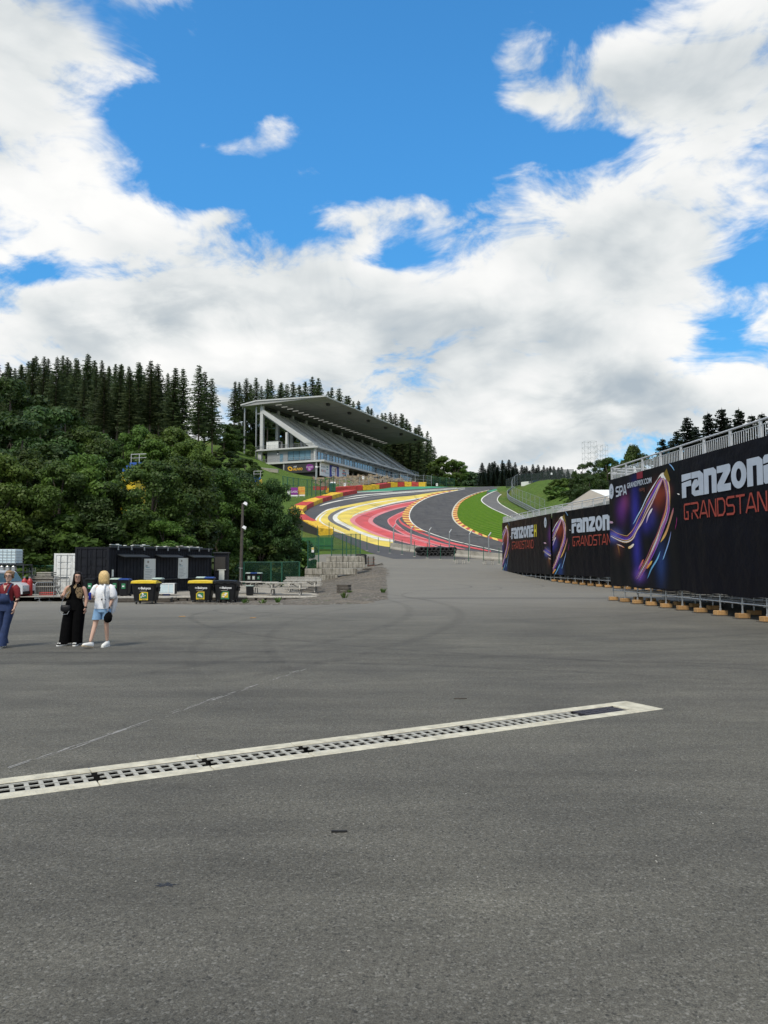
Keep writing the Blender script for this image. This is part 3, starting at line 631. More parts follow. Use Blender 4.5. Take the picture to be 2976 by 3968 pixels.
for (a_, b_, n_, sp_, h_) in (((840, 432), (1290, 560), 4, 16, .098), ((1000, 330), (1420, 470), 3, 14, .098), ((700, 560), (900, 700), 3, 12, .098), ((1130, 600), (1420, 720), 3, 12, .098), ((1350, 640), (1700, 760), 3, 10, .098), ((500, 620), (800, 730), 2, 12, .098), ((1660, 250), (1760, 330), 3, 16, .098), ((980, 290), (1250, 262), 2, 6, .098)):
    for i in range(n_):
        o_ = i*sp_+_q.uniform(-3, 3); ribbon('skid_mark', [(a_[0]+o_*.4, a_[1]+o_), ((a_[0]+b_[0])/2+_q.uniform(-12, 12), (a_[1]+b_[1])/2+o_+_q.uniform(-8, 4)), (b_[0]-o_*.3, b_[1]+o_*.8)], [1.0, 3.0, 1.0], 'rubber_mark', h_, track)
# main lane, its kerbs and white lines
inn = cu((2330, 185), (2227, 205), (2027, 245), (1867, 290), (1747, 350), (1667, 410), (1627, 470), (1612, 530), (1627, 590), (1677, 650), (1757, 705), (1847, 742), (1947, 780), (2127, 840), (2327, 890), (2527, 935), (2810, 995), k=6)
outr = cu((2830, 885), (2677, 830), (2527, 785), (2387, 730), (2287, 680), (2217, 630), (2177, 580), (2159, 520), (2167, 470), (2197, 410), (2257, 345), (2347, 290), (2477, 240), (2627, 203), (2800, 170), k=6)
lane = struct(flat('racing_lane', inn+outr+[(2820, 158), (2500, 161)], 'track_asphalt', .10))
ribbon('white_line', [(2330, 186), (2227, 206), (2027, 247), (1867, 292), (1747, 352), (1667, 412), (1627, 472), (1612, 530), (1627, 590), (1677, 650), (1757, 705), (1847, 744), (1947, 782), (2127, 842), (2327, 892), (2527, 937), (2810, 997)], [3, 4, 6, 8, 10, 12, 14, 15, 14, 11, 9, 8, 8, 8, 7, 7, 7], 'paint_white', .106, lane)
ribbon('concrete_strip', [(2640, 200), (2477, 238), (2347, 288), (2257, 344), (2200, 408), (2172, 470), (2166, 520), (2184, 580), (2224, 630), (2296, 682), (2396, 735), (2536, 790)], [4, 6, 9, 12, 16, 17, 17, 17, 16, 15, 12, 8], 'concrete_pale', .106, lane)
def kerb(name, A, Bp, n, label, h=.14, h0=.1):
    root = thing(name, label, 'kerb', tuple(UP(*A[len(A)//2], 0)))
    o = Vector(root.location); A = catmull(A, 12); Bp = catmull(Bp, 12)
    def arc(C):
        W_ = [UP(*p, 0) for p in C]; s = [0]
        for a, b in zip(W_, W_[1:]): s.append(s[-1]+(b-a).length)
        return W_, s
    def at(Ws, t):
        W_, s = Ws; d = t*s[-1]
        for i in range(len(s)-1):
            if s[i+1] >= d: return W_[i].lerp(W_[i+1], (d-s[i])/(s[i+1]-s[i]+1e-9))
        return W_[-1]
    wa, wb = arc(A), arc(Bp)
    for i in range(n):
        t0, t1 = i/n, (i+1)/n-.0006; z0, z1 = Vector((0, 0, h0)), Vector((0, 0, h))
        a0, a1, b0, b1 = at(wa, t0), at(wa, t1), at(wb, t0), at(wb, t1); zz = Vector((0, 0, random.uniform(0, .01)))
        b = MB(); b.hexa([p-o for p in (a0, b0, b1, a1)], [p-o for p in (a0+z1+zz, b0+z0+zz, b1+z0+zz, a1+z1+zz)]); b.build('kerb_block', 'kerb_red' if i % 2 else 'kerb_yellow', root)
    return root
kerb('kerb', [(2180, 203), (1947, 243), (1787, 298), (1667, 365), (1577, 430), (1532, 500), (1522, 540), (1542, 600), (1597, 652), (1667, 700), (1747, 740)],
     [(2190, 207), (2027, 243), (1867, 288), (1747, 348), (1667, 408), (1625, 470), (1608, 530), (1622, 590), (1672, 650), (1752, 702), (1842, 742)], 44, 'red and yellow striped kerb along the outside of the grey racing lane')
kerb('kerb', [(2607, 214), (2487, 250), (2377, 300), (2307, 345), (2257, 400), (2232, 470), (2232, 530), (2257, 590), (2317, 650), (2407, 705), (2527, 765), (2657, 810), (2830, 850)],
     [(2612, 208), (2483, 244), (2359, 292), (2269, 347), (2209, 411), (2180, 470), (2174, 520), (2192, 580), (2232, 632), (2303, 682), (2400, 736), (2535, 790), (2830, 880)], 52, 'narrow red and yellow kerb between racing lane and mown grass')
pit_l = cu((2967, 190), (2672, 232), (2577, 285), (2542, 325), (2557, 360), (2617, 405), (2697, 450), (2807, 500), (3030, 600))
pit_r = cu((2857, 222), (2777, 270), (2745, 320), (2767, 365), (2827, 410), (2927, 465), (3100, 560))
gin = cu((2612, 214), (2487, 250), (2377, 300), (2307, 345), (2257, 400), (2232, 470), (2232, 530), (2257, 590), (2317, 650), (2407, 705), (2527, 765), (2657, 810), (2830, 850))
struct(flat('grass_infield', gin+[(3050, 930), (3060, 620)]+pit_l[::-1][0:-8], 'mown_grass', .09))
pit = struct(flat('pit_exit_lane', [(2990, 170)]+pit_l[6:]+[(3110, 560)]+pit_r[::-1]+[(2910, 195), (2960, 160)], 'pit_asphalt', .11))
ribbon('white_line', [(2780, 200), (2672, 232), (2577, 285), (2542, 325), (2557, 360), (2617, 405), (2697, 450), (2807, 500), (3030, 600)], [4, 8, 11, 13, 11, 9, 8, 8, 8], 'paint_white', .118, pit)
ribbon('white_line', [(2920, 195), (2857, 222), (2777, 270), (2745, 320), (2767, 365), (2827, 410), (2927, 465), (3100, 560)], [4, 7, 9, 12, 9, 8, 8, 8], 'paint_white', .118, pit)
flat('green_patch', [(2607, 218), (2672, 226), (2760, 190), (2960, 166), (2970, 160), (2780, 176), (2690, 196)], 'paint_green', .122, pit)

# ------------------------------------------------------------------ tyre barriers
def outward(W_, i, side):
    a, c = W_[max(i-1, 0)], W_[min(i+1, len(W_)-1)]; d = (c-a).normalized(); return Vector((-d.y, d.x, 0)).normalized()*side
def tyre_barrier(label, segs, depth, h, side, back=False):
    """segs: list of (colour, [(u,v)...]) laid end to end along the barrier's foot on the track side"""
    pts = [p for _, s in segs for p in s]; W_ = [UP(*p, 0) for p in pts]
    root = thing('tyre_barrier', label, 'barrier', tuple(W_[len(W_)//2])); o = Vector(root.location)
    path = [UP(*segs[0][1][0])]
    allp = []
    for ci, (c, s) in enumerate(segs):
        for p in s[(1 if ci else 0):]: allp.append(UP(*p))
    nrm = []
    for i in range(len(allp)):
        nrm.append(outward(allp, i, side))
    i = 0
    for c, s in segs:
        n = len(s)-1; A = allp[i:i+n+1]; N = nrm[i:i+n+1]; i += n; b = MB()
        # each block: row of banded stacks, top uneven
        sub = []
        for q in range(n):
            for t in range(3):
                sub.append((A[q].lerp(A[q+1], t/3), N[q].lerp(N[q+1], t/3).normalized()))
        sub.append((A[n], N[n])); rows = []
        for q, (p, nn) in enumerate(sub):
            j = [random.uniform(-.10, .12) for _ in range(4)]
            if q == 0: p = p+(sub[1][0]-p).normalized()*.04
            if q == len(sub)-1: p = p+(sub[-2][0]-p).normalized()*.04
            z = Vector((0, 0, 1))
            rows.append([p-z*.1, p+z*h, p+nn*depth*.33+z*(h+j[0]), p+nn*depth*.66+z*(h+.08+j[1]), p+nn*depth+z*(h+.12+j[2]*.5), p+nn*depth-z*.4])
        b.loft([[v-o for v in r] for r in rows]); b.build('tyre_block', 'block_red' if c == 'r' else 'block_yellow', root)
    if back:
        A = allp[back:]; N = nrm[back:]; b = MB(); rows = []
        for p, nn in zip(A, N): rows.append([p+nn*(depth+.03)-Vector((0, 0, 1.6)), p+nn*(depth+.03)+Vector((0, 0, h-.02)), p+nn*(depth+.15)+Vector((0, 0, h-.02)), p+nn*(depth+.15)-Vector((0, 0, 1.6))])
        b.loft([[v-o for v in r] for r in rows]); b.build('barrier_backing', 'backing_dark', root)
    return root
tyre_barrier('long red and yellow tyre barrier curving round the left of the painted run-off', [
    ('r', [(942, 240), (850, 258), (760, 276)]), ('y', [(760, 276), (690, 296), (622, 318)]), ('r', [(622, 318), (560, 336), (500, 356)]), ('y', [(500, 356), (440, 378), (385, 405)]),
    ('r', [(385, 405), (340, 426), (295, 452)]), ('y', [(295, 452), (265, 476), (242, 505)]), ('r', [(242, 505), (238, 520)]), ('y', [(238, 520), (250, 545), (275, 570)]),
    ('r', [(275, 570), (340, 615), (425, 660)]), ('y', [(425, 660), (520, 714), (640, 770)])], 2.3, .85, -1, back=12)
tyre_barrier('far straight tyre barrier below the rock bank and grandstand', [
    ('y', [(600, 232), (655, 226)]), ('r', [(655, 226), (830, 210), (1015, 197)]), ('y', [(1015, 197), (1120, 191), (1230, 183)]), ('r', [(1230, 183), (1300, 172), (1375, 160)]), ('y', [(1375, 160), (1420, 157), (1463, 154)]),
    ('r', [(1463, 154), (1552, 150)]), ('y', [(1552, 150), (1642, 150)]), ('r', [(1642, 150), (1732, 151)]), ('y', [(1732, 151), (1820, 153)])], 1.6, 1.15, 1)
# ================================================================== covered grandstand on the hill
ua = math.atan2(.92, .39); q0 = PT(1257, 1780, 225)
ZS1 = q0.z; ZS2 = PT(1230, 1727, 226).z; ZRF = PT(1254, 1535, 225).z
gs = thing('covered_grandstand', 'long grey covered grandstand with glazed lower storey on the hill', 'grandstand', (q0.x, q0.y, 0), ua)
LEN = 88.
def gbox(name, l0, l1, t0, t1, z0, z1, m, par=None):
    b = MB(); b.box(((l0+l1)/2, (t0+t1)/2, (z0+z1)/2), (l1-l0, t1-t0, z1-z0)); return b.build(name, m, par or gs)
def stuffpart(o): o['kind'] = 'stuff'; return o
gbox('lower_slab', 0, LEN, 0, 25, ZS1-.55, ZS1, 'stand_white')
gbox('upper_slab', .3, LEN-1, 2.4, 24, ZS2-.45, ZS2, 'stand_white')
# storey between the slabs
ew = MB()
ew.box((1.4, 8.2, (ZS1+ZS2-.45)/2), (.3, 8.1, ZS2-.45-ZS1)) if False else None
for (t0, t1, z0, z1) in ((4.1, 5.3, ZS1, ZS2-.45), (13.2, 20.4, ZS1, ZS2-.45), (5.3, 13.2, ZS1, ZS1+.35), (5.3, 13.2, ZS2-.95, ZS2-.45)):
    ew.box((1.5, (t0+t1)/2, (z0+z1)/2), (.3, t1-t0, z1-z0))
ew.build('end_wall', 'stand_grey', gs)
gbox('window_surround', 1.28, 1.40, 5.28, 13.22, ZS1+.33, ZS1+.47, 'steel_dark')
for i in range(4):
    t0 = 5.36+i*1.96
    p = gbox('window_pane', 1.42, 1.46, t0, t0+1.86, ZS1+.48, ZS2-.98, 'glass_blue'); gbox('pane_frame', 1.36, 1.50, t0+1.87, t0+1.95, ZS1+.47, ZS2-.96, 'steel_dark', p)
gbox('door', 1.30, 1.36, 14.8, 15.9, ZS1, ZS1+2.6, 'glass_blue'); 
b = MB(); b.box((1.2, 16.6, ZS1+2.7), (.3, .35, .35)); b.build('wall_lamp', 'lamp_white', gs); b = MB(); b.box((1.2, 16.6, ZS1+3.1), (.25, .5, .4)); b.build('wall_camera', 'steel_dark', gs)
gbox('corner_column', 1.0, 2.0, 22.4, 23.6, ZS1, ZS2-.45, 'stand_white'); gbox('corner_column', 1.0, 1.9, 3.6, 4.1, ZS1, ZS2-.45, 'stand_white')
gbox('back_wall', 8, LEN-6, 20.2, 20.5, ZS1, ZS2-.46, 'stand_dark')
gbox('opening_wall', 6.0, 6.2, 20.4, 24, ZS1, ZS2-.46, 'stand_dark')
gbox('fascia', 1.4, LEN-5, 4.05, 4.3, ZS2-1.25, ZS2-.46, 'stand_grey'); gbox('sill', 1.4, LEN-5, 4.05, 4.3, ZS1, ZS1+.25, 'stand_grey')
npan = 40; pw = (LEN-6.5)/npan
fm = MB(); fm.box((pw/2-.08, 0, (ZS2-ZS1-1.5)/2), (pw-.18, .05, ZS2-ZS1-1.5)); pm = [fm.mesh('window_pane', mm) for mm in ('glass_blue', 'glass_blue', 'glass_dark')]
mm_ = MB(); mm_.box((0, 0, (ZS2-ZS1-1.5)/2), (.16, .22, ZS2-ZS1-1.5)); mu = mm_.mesh('mullion', 'stand_grey')
for i in range(npan):
    link('window_pane', pm[random.choice((0, 0, 0, 1, 2))], gs, (1.5+i*pw, 4.2, ZS1+.25)); link('mullion', mu, gs, (1.5+i*pw-.01, 4.17, ZS1+.25))
gbox('room_floor', 1.6, LEN-6, 4.6, 20, ZS1+.01, ZS1+.03, 'stand_grey')
# brackets under the upper balcony
bk = MB(); bk.prism([(0, 2.5, ZS2-.46), (0, 4.4, ZS2-.46), (0, 4.4, ZS2-1.3)], (.35, 0, 0)); bkm = bk.mesh('balcony_bracket', 'stand_grey')
for i in range(18): link('balcony_bracket', bkm, gs, (2+i*4.8, 0, 0))
# balustrades: posts and glass
def balustrade(name, pts, z, h, m, gap=2.0):
    b = MB(); g_ = MB()
    for (a, c) in zip(pts, pts[1:]):
        a, c = Vector((*a, z)), Vector((*c, z)); n = max(1, int((c-a).length/gap))
        for i in range(n+1): p = a.lerp(c, i/n); b.box((p.x, p.y, z+h/2), (.06, .06, h))
        b.bar(a+Vector((0, 0, h)), c+Vector((0, 0, h)), .07, .06); b.bar(a+Vector((0, 0, h*.5)), c+Vector((0, 0, h*.5)), .03, .03)
        g_.quad(a+Vector((0, 0, .08)), c+Vector((0, 0, .08)), c+Vector((0, 0, h-.06)), a+Vector((0, 0, h-.06)))
    o = b.build(name, m, gs); g_.build('infill', 'mesh_grey', o, fix=False); return o
balustrade('balcony_rail', [(.5, 23.5), (.5, 2.6), (LEN-1.3, 2.6)], ZS2, 1.1, 'galvanised')
balustrade('walkway_rail', [(.3, 24.5), (.3, .3), (LEN-.5, .3)], ZS1, 1.1, 'galvanised')
# seating rake
RT0, RZ0, RT1, RZ1, NR = 5.0, ZS2+.25, 21.3, ZRF-3.0, 22
rk = MB(); dt = (RT1-RT0)/NR; dzr = (RZ1-RZ0)/NR
prof = [(RT0, ZS2)]
for i in range(NR): prof += [(RT0+i*dt, RZ0+(i+1)*dzr-.25), (RT0+(i+1)*dt, RZ0+(i+1)*dzr-.25)]
prof += [(RT1, RZ1-1.4), (RT0+.8, ZS2)]
rk.prism([(1.4, t, z) for t, z in prof], (LEN-4, 0, 0)); rk.build('seating_rake', 'concrete_grey', gs)
seats = MB(); rails = MB(); aisles = [2.0+i*14.2 for i in range(7)]
for i in range(NR):
    z = RZ0+(i+1)*dzr-.25; t = RT0+i*dt+.30; l = 1.8
    while l < LEN-4:
        if min(abs(l-a) for a in aisles) > .8:
            seats.add([(l, t, z+.42), (l+.44, t, z+.42), (l+.44, t+.36, z+.40), (l, t+.36, z+.40), (l+.44, t+.42, z+.80), (l, t+.42, z+.80)], [(0, 1, 2, 3), (3, 2, 4, 5)])
            seats.add([(l+.02, t, z+.30), (l+.42, t, z+.30), (l+.44, t, z+.42), (l, t, z+.42)], [(0, 1, 2, 3)])
        l += .54
stuffpart(seats.build('seats', 'seat_grey', gs, fix=False))
for a in aisles[1:]:
    r_ = MB(); p0 = Vector((a, RT0+.6, RZ0+.9)); p1 = Vector((a, RT1-1, RZ1+.6)); 
    for s_ in (-.75, .75):
        r_.bar(p0+Vector((s_, 0, 0)), p1+Vector((s_, 0, 0)), .06, .06)
        for q in range(8): p = p0.lerp(p1, q/7); r_.box((p.x+s_, p.y, p.z-.5), (.05, .05, 1.0))
    r_.build('aisle_rail', 'galvanised', gs)
    lad = MB(); lad.bar((a, RT0+.2, RZ0+.12), (a, RT1-.2, RZ1+.1), 1.1, .08); lad.build('aisle_steps', 'stand_grey', gs)
# raking beam and columns at the near end, then repeats behind
def raker(l, m):
    b = MB(); b.prism([(l, RT0-1.6, ZS2+.02), (l, RT0+.4, ZS2+.02), (l, RT1+.6, RZ1-.35), (l, RT1+.6, RZ1+1.0), (l, RT0-.6, RZ0+.9)], (.7, 0, 0)); return b.build('raking_beam', m, gs)
raker(.55, 'stand_white')
for i in range(1, 10): raker(.8+i*9.2, 'concrete_grey')
ZRB = ZRF-.3
for i in range(10):
    l = .7+i*9.2
    gbox('rear_column', l, l+.9, 21.7, 22.7, ZS2, ZRB-.6, 'stand_white'); gbox('mid_column', l, l+.6, 13.0, 13.7, ZS2, lerp(RZ0, RZ1, (13-RT0)/(RT1-RT0))-1.0, 'stand_white')
for i in range(5): gbox('back_post', .6+i*20, 1.0+i*20, 28.1, 28.5, ZS1-2.5+i*.3, ZRB-.9, 'galvanised'); gbox('back_post', .6+i*20, .95+i*20, 23.9, 24.25, ZS1-3, ZRB-.9, 'galvanised')
gbox('top_walkway', 1, LEN-3, 21.2, 24, RZ1-.5, RZ1-.1, 'stand_grey')
rl = MB()
for i in range(60): rl.box((1.5+i*1.42, 23.6, RZ1+.5), (.06, .06, 1.2))
rl.bar((1, 23.6, RZ1+1.1), (LEN-3, 23.6, RZ1+1.1), .07, .07); rl.bar((1, 23.6, RZ1+.6), (LEN-3, 23.6, RZ1+.6), .05, .05); rl.build('rear_rail', 'steel_dark', gs)
# rear glazing frame: dark posts with openings to the trees
for i in range(19): gbox('rear_post', 2+i*4.6, 2.35+i*4.6, 22.3, 22.7, RZ1, ZRB-.5, 'stand_dark')
gbox('rear_header', 1.7, LEN-2.5, 22.2, 22.8, ZRB-1.35, ZRB-.52, 'stand_dark')
# roof
rf = MB(); prof = [(-.3, ZRF), (23.5, ZRF+.55), (28.9, ZRF-.35), (28.9, ZRF-.95), (23.2, ZRF-.85), (-.3, ZRF-.35)]
rf.prism([(-.6, t, z) for t, z in prof], (92.6, 0, 0)); roof = rf.build('roof', 'soffit', gs)
ed = MB(); ed.bar((-.7, -.42, ZRF-.12), (92.1, -.42, ZRF-.12), .22, .34); ed.bar((-.72, -.3, ZRF-.14), (-.72, 23.4, ZRF+.34), .2, .4); ed.bar((-.72, 23.4, ZRF+.34), (-.72, 28.9, ZRF-.52), .2, .4); ed.build('roof_edge', 'stand_white', roof)
cl_ = MB(); cl_.box((0, -.5, ZRF+.05), (.5, .34, .42)); clm = cl_.mesh('gutter_bracket', 'stand_white')
for i in range(20): link('gutter_bracket', clm, roof, (1+i*4.75, 0, 0))
ls = MB(); ls.box((0, 0, 0), (.35, 2.0, .12)); lsm = ls.mesh('light_strip', 'light_strip')
def soff(t): return lerp(ZRF-.35, ZRF-.85, (t+.3)/23.5)
for i in range(25): link('light_strip', lsm, roof, (2.5+i*3.5, 17.2, soff(17.2)-.08))
sp = MB(); sp.box((0, 0, -.35), (1.0, .8, .7), taper=1.25)
spm = sp.mesh('loudspeaker', 'stand_dark')
for i in range(6): link('loudspeaker', spm, roof, (8+i*15.2, 3.0, soff(3.0)-.02))
for i in range(9):
    b = MB(); l = 4.+i*10.2; b.bar((l, -.2, soff(-.2)-.03), (l, 22.8, soff(22.8)-.03), .14, .08); b.build('soffit_joint', 'stand_grey', roof)
b = MB(); b.bar((-.4, 7.2, soff(7.2)-.02), (91.8, 7.2, soff(7.2)-.02), .16, .08); b.build('soffit_joint', 'stand_grey', roof)
# cabin on the balcony
cab = thing('site_cabin', 'small white cabin standing on the grandstand balcony under the raked seats', 'cabin', gs.matrix_basis @ Vector((1.0, 17.2, ZS2)), ua)
b = MB(); b.box((1.4, 1.3, 1.25), (2.6, 4.2, 2.5)); b.build('wall', 'white_paint', cab); b = MB(); b.box((1.4, 1.3, 2.56), (2.9, 4.5, .12)); b.build('roof', 'stand_dark', cab)
b = MB(); b.box((1.0, -.82, 1.3), (1.2, .06, 1.9)); b.build('door', 'stand_dark', cab)
# undercroft
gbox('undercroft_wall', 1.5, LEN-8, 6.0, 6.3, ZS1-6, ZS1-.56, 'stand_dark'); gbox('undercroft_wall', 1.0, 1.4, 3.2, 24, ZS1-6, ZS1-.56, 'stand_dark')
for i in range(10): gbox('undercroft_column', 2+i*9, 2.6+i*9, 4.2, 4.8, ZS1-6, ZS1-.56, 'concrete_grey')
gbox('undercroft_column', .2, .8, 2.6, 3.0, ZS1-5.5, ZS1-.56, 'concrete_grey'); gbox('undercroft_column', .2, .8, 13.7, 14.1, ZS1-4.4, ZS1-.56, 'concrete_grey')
# billboards under the slab
bd = thing('billboard', 'black billboard with orange and purple logos under the grandstand end', 'billboard', gs.matrix_basis @ Vector((.35, 8.3, ZS1-3.55)), ua)
def lb(name, c, d, m, par): b = MB(); b.box(c, d); return b.build(name, m, par)
lb('panel', (0, 0, 1.42), (.12, 10.4, 2.84), 'stand_dark', bd)
ME = Matrix.Translation((-.075, 0, 0)) @ Matrix(((0, 0, -1, 0), (-1, 0, 0, 0), (0, 1, 0, 0), (0, 0, 0, 1)))   # text facing -X of the stand, reading left to right
def et(txt, size, y, z, m, par, **k_): return textmesh(txt, size, 'lettering', m, par, Matrix.Translation((0, y, z)) @ ME, **k_)
et('AUVIO', 1.05, 2.35, .75, 'logo_orange', bd, bold=.03); et('rtbf', .75, 2.3, 1.65, 'print_white', bd)
ring = MB(); n = 20
for i in range(n):
    a0, a1 = 2*math.pi*i/n, 2*math.pi*(i+1)/n
    def rp_(a, r, f): return (-.08, 3.4+r*math.cos(a)*.95+.25*math.sin(a), 1.35+r*math.sin(a)*.8)
    ring.quad(rp_(a0, .85, 1), rp_(a1, .85, 1), rp_(a1, .42, 1), rp_(a0, .42, 1))
ring.build('logo_ring', 'logo_orange', bd, fix=False)
pk = MB(); pk.prism([(-.07, -3.3+x, 1.4+z) for x, z in ((-1.35, .15), (-.9, .75), (-.1, 1.05), (.8, .95), (1.3, .4), (1.2, -.3), (.7, -.95), (.1, -1.15), (-.6, -.75), (-1.2, -.25))], (-.02, 0, 0)); pk.build('logo_pick', 'purple', bd)
textmesh('CLASSIC', .62, 'lettering', 'print_white', bd, Matrix.Translation((-.03, -2.1, 1.35)) @ ME); textmesh('21', .75, 'lettering', 'print_white', bd, Matrix.Translation((-.03, -2.85, .65)) @ ME, bold=.02)
def front_board(label, l0, l1, base):
    r = thing('billboard', label, 'billboard', gs.matrix_basis @ Vector((l0, 1.6, ZS1-4.6)), ua); lb('panel', ((l1-l0)/2, 0, 1.95), (l1-l0-.08, .12, 3.9), base, r)
    f = MB()
    for z in (0, 3.95): f.box(((l1-l0)/2, 0, z), (l1-l0, .2, .14))
    f.build('frame', 'stand_white', r)
    for xx in (.5, l1-l0-.5): lb('strut', (xx, 1.2, 2.6), (.2, 2.2, .2), 'stand_grey', r)
    return r
MF = Matrix(((1, 0, 0, 0), (0, 0, -1, 0), (0, 1, 0, 0), (0, 0, 0, 1)))
def ft(txt, size, x, z, m, par, d=.075, **k_): return textmesh(txt, size, 'lettering', m, par, Matrix.Translation((x, -d, z)) @ MF, **k_)
r = front_board('white billboard with small lettering nearest the grandstand corner', .3, 6.4, 'print_white')
ft('in mond', .85, .5, 2.55, 'print_dark', r); lb('logo_bar', (4.6, -.075, 2.95), (1.0, .02, .35), 'print_teal', r); lb('logo_bar', (4.6, -.075, 2.2), (.8, .02, .25), 'print_teal', r)
for i in range(4): lb('logo_mark', (.8+i*.75, -.075, 1.5), (.3, .02, .7), 'print_red' if i % 2 else 'print_dark', r)
ft('RESOURCE.LU', .5, 3.2, .9, 'print_teal', r)
r = front_board('blue billboard with white rounded emblem reading 123', 6.4, 12.8, 'blue_board')
b = MB(); b.box((3.2, -.07, 2.0), (3.0, .02, 3.0)); b.box((3.2, -.075, 2.0), (3.6, .02, 2.3)); b.build('emblem', 'print_white', r); ft('123', 1.5, 1.7, 1.9, 'print_dark', r, d=.09, bold=.02)
lb('emblem_stripe', (4.2, -.09, 2.0), (.5, .02, 2.4), 'paint_pink', r); ft('events', .5, 1.75, 1.2, 'print_dark', r, d=.09)
r = front_board('white billboard with red and teal striped emblem beside the rock bank', 12.8, 20, 'print_white')
for i, (mm, w_) in enumerate((('print_red', 1.6), ('print_teal', 2.3), ('print_red', 2.6), ('print_teal', 2.4), ('print_teal', 1.4))): lb('emblem_stripe', (3.5+(.2 if i % 2 else 0), -.075, 3.0-i*.45), (w_, .02, .28), mm, r)
lb('emblem_stripe', (4.9, -.075, 1.7), (.35, .02, 1.8), 'print_dark', r)

# ------------------------------------------------------------------ rock bank
rb = MB(); foot = [UP(u, v) for u, v in catmull([(560, 245), (700, 200), (900, 175), (1100, 158), (1300, 132), (1450, 118), (1620, 118), (1760, 126), (1900, 140)], 14)]
NB = len(foot); rows = []
nz = 13
for i, p in enumerate(foot):
    s_ = i/(NB-1); n = Vector((-.5, .87, 0)); foot_p = p+n*2.2+Vector((0, 0, -.6))
    l = lerp(-4, 84, s_); tp = gs.matrix_basis @ Vector((l, 2.2, 0)); top_z = lerp(24.6, ZS1-2.2, sst(l, 20, 27)) - .8*sst(l, 46, 80)
    tp.z = top_z; row = []
    for j in range(nz):
        t = j/(nz-1); q = foot_p.lerp(tp, t**1.15); q.z = max(lerp(foot_p.z, tp.z, t**1.1), T(q.x, q.y)+.5*sst(l, 18, 27))
        if 0 < j < nz-1:
            q += Vector((random.gauss(0, .45), random.gauss(0, .45), random.gauss(0, .38)))
            q.z += .55*math.sin(i*.9+j*1.7)*math.sin(i*.37)
        row.append(q)
    rows.append(row)
vs = [q for r_ in rows for q in r_]; rb.add(vs, [(i*nz+j, (i+1)*nz+j, (i+1)*nz+j+1, i*nz+j+1) for i in range(NB-1) for j in range(nz-1)])
o = rb.build('rock_bank', 'rock', fix=False); struct(o); tag(o, 'brown broken rock bank between the tyre barrier and the grandstand')
# grey posts and mesh in front of the rock
def fence(label, foot, h, mp, mm, name='fence', post=.07, lean=None, rails=1, cat='fence', group=None, toprail=True):
    r = thing(name, label, cat, tuple(foot[0]), group=group); o = Vector(foot[0])
    for p in foot:
        b = MB(); b.cyl(p-o-Vector((0, 0, .3)), p-o+Vector((0, 0, h)), post, n=6)
        if lean is not None: b.cyl(p-o+Vector((0, 0, h)), p-o+Vector((0, 0, h+.45))+Vector(lean), post, n=6)
        b.build('post', mp, r)
    if mm:
        for a, c in zip(foot, foot[1:]):
            b = MB(); b.quad(a-o+Vector((0, 0, .04)), c-o+Vector((0, 0, .04)), c-o+Vector((0, 0, h-.05)), a-o+Vector((0, 0, h-.05))); b.build('mesh_panel', mm, r, fix=False)
    if toprail:
        b = MB()
        for a, c in zip(foot, foot[1:]):
            for q in range(rails): b.cyl(a-o+Vector((0, 0, h-.03-q*h*.48)), c-o+Vector((0, 0, h-.03-q*h*.48)), post*.5, n=4)
        b.build('rail', mp, r)
    return r
fence('grey wire debris fence along the foot of the rock bank', [UP(u, v)+Vector((-.6, 1.2, .3)) for u, v in ((690, 190), (745, 185), (825, 178), (890, 172), (1000, 160), (1120, 150), (1250, 135), (1340, 122), (1440, 110), (1530, 108), (1620, 112), (1720, 118), (1830, 128), (1930, 138))], 2.3, 'galvanised', 'mesh_grey', lean=(.2, -.2, 0), rails=2, post=.05)
fence('dark green mesh fence beyond the far end of the grandstand', [PT(px, py, 250) for px, py in ((1655, 1872), (1680, 1876), (1705, 1880), (1730, 1883), (1760, 1886))], 2.6, 'fence_green', 'mesh_green')
# signs pinned on the fence and at the track
for px, py, lab in ((1336, 1878, 'small white marshal board on the fence below the billboards'), (1407, 1851, 'small white board on the rock above the tyre barrier'), (1317, 1893, 'narrow white marker board at the end of the green fence'), (1693, 1878, 'small white board on the far grey fence')):
    d = 185 if px < 1500 else 205
    p = PT(px, py, d); o = thing('marshal_board', lab, 'board', tuple(p)); b = MB(); b.box((0, 0, 0), (.5, .06, .75)); b.build('panel', 'print_white', o); b = MB(); b.box((.0, .08, -.9), (.08, .08, 2.2)); b.build('post', 'galvanised', o); b = MB(); b.box((0, -.035, .05), (.12, .02, .35)); b.build('mark', 'print_dark', o)
p = PT(1455, 1853, 214); o = thing('signal_panel', 'black square light panel on the fence in front of the rock', 'panel', tuple(p)); b = MB(); b.box((0, 0, 0), (1.0, .25, .75), bev=.05); b.build('housing', 'stand_dark', o); b = MB(); b.box((0, -.14, 0), (.85, .03, .6)); b.build('screen', 'glass_dark', o); b = MB(); b.box((0, .1, -1.2), (.12, .12, 2.4)); b.build('post', 'galvanised', o)

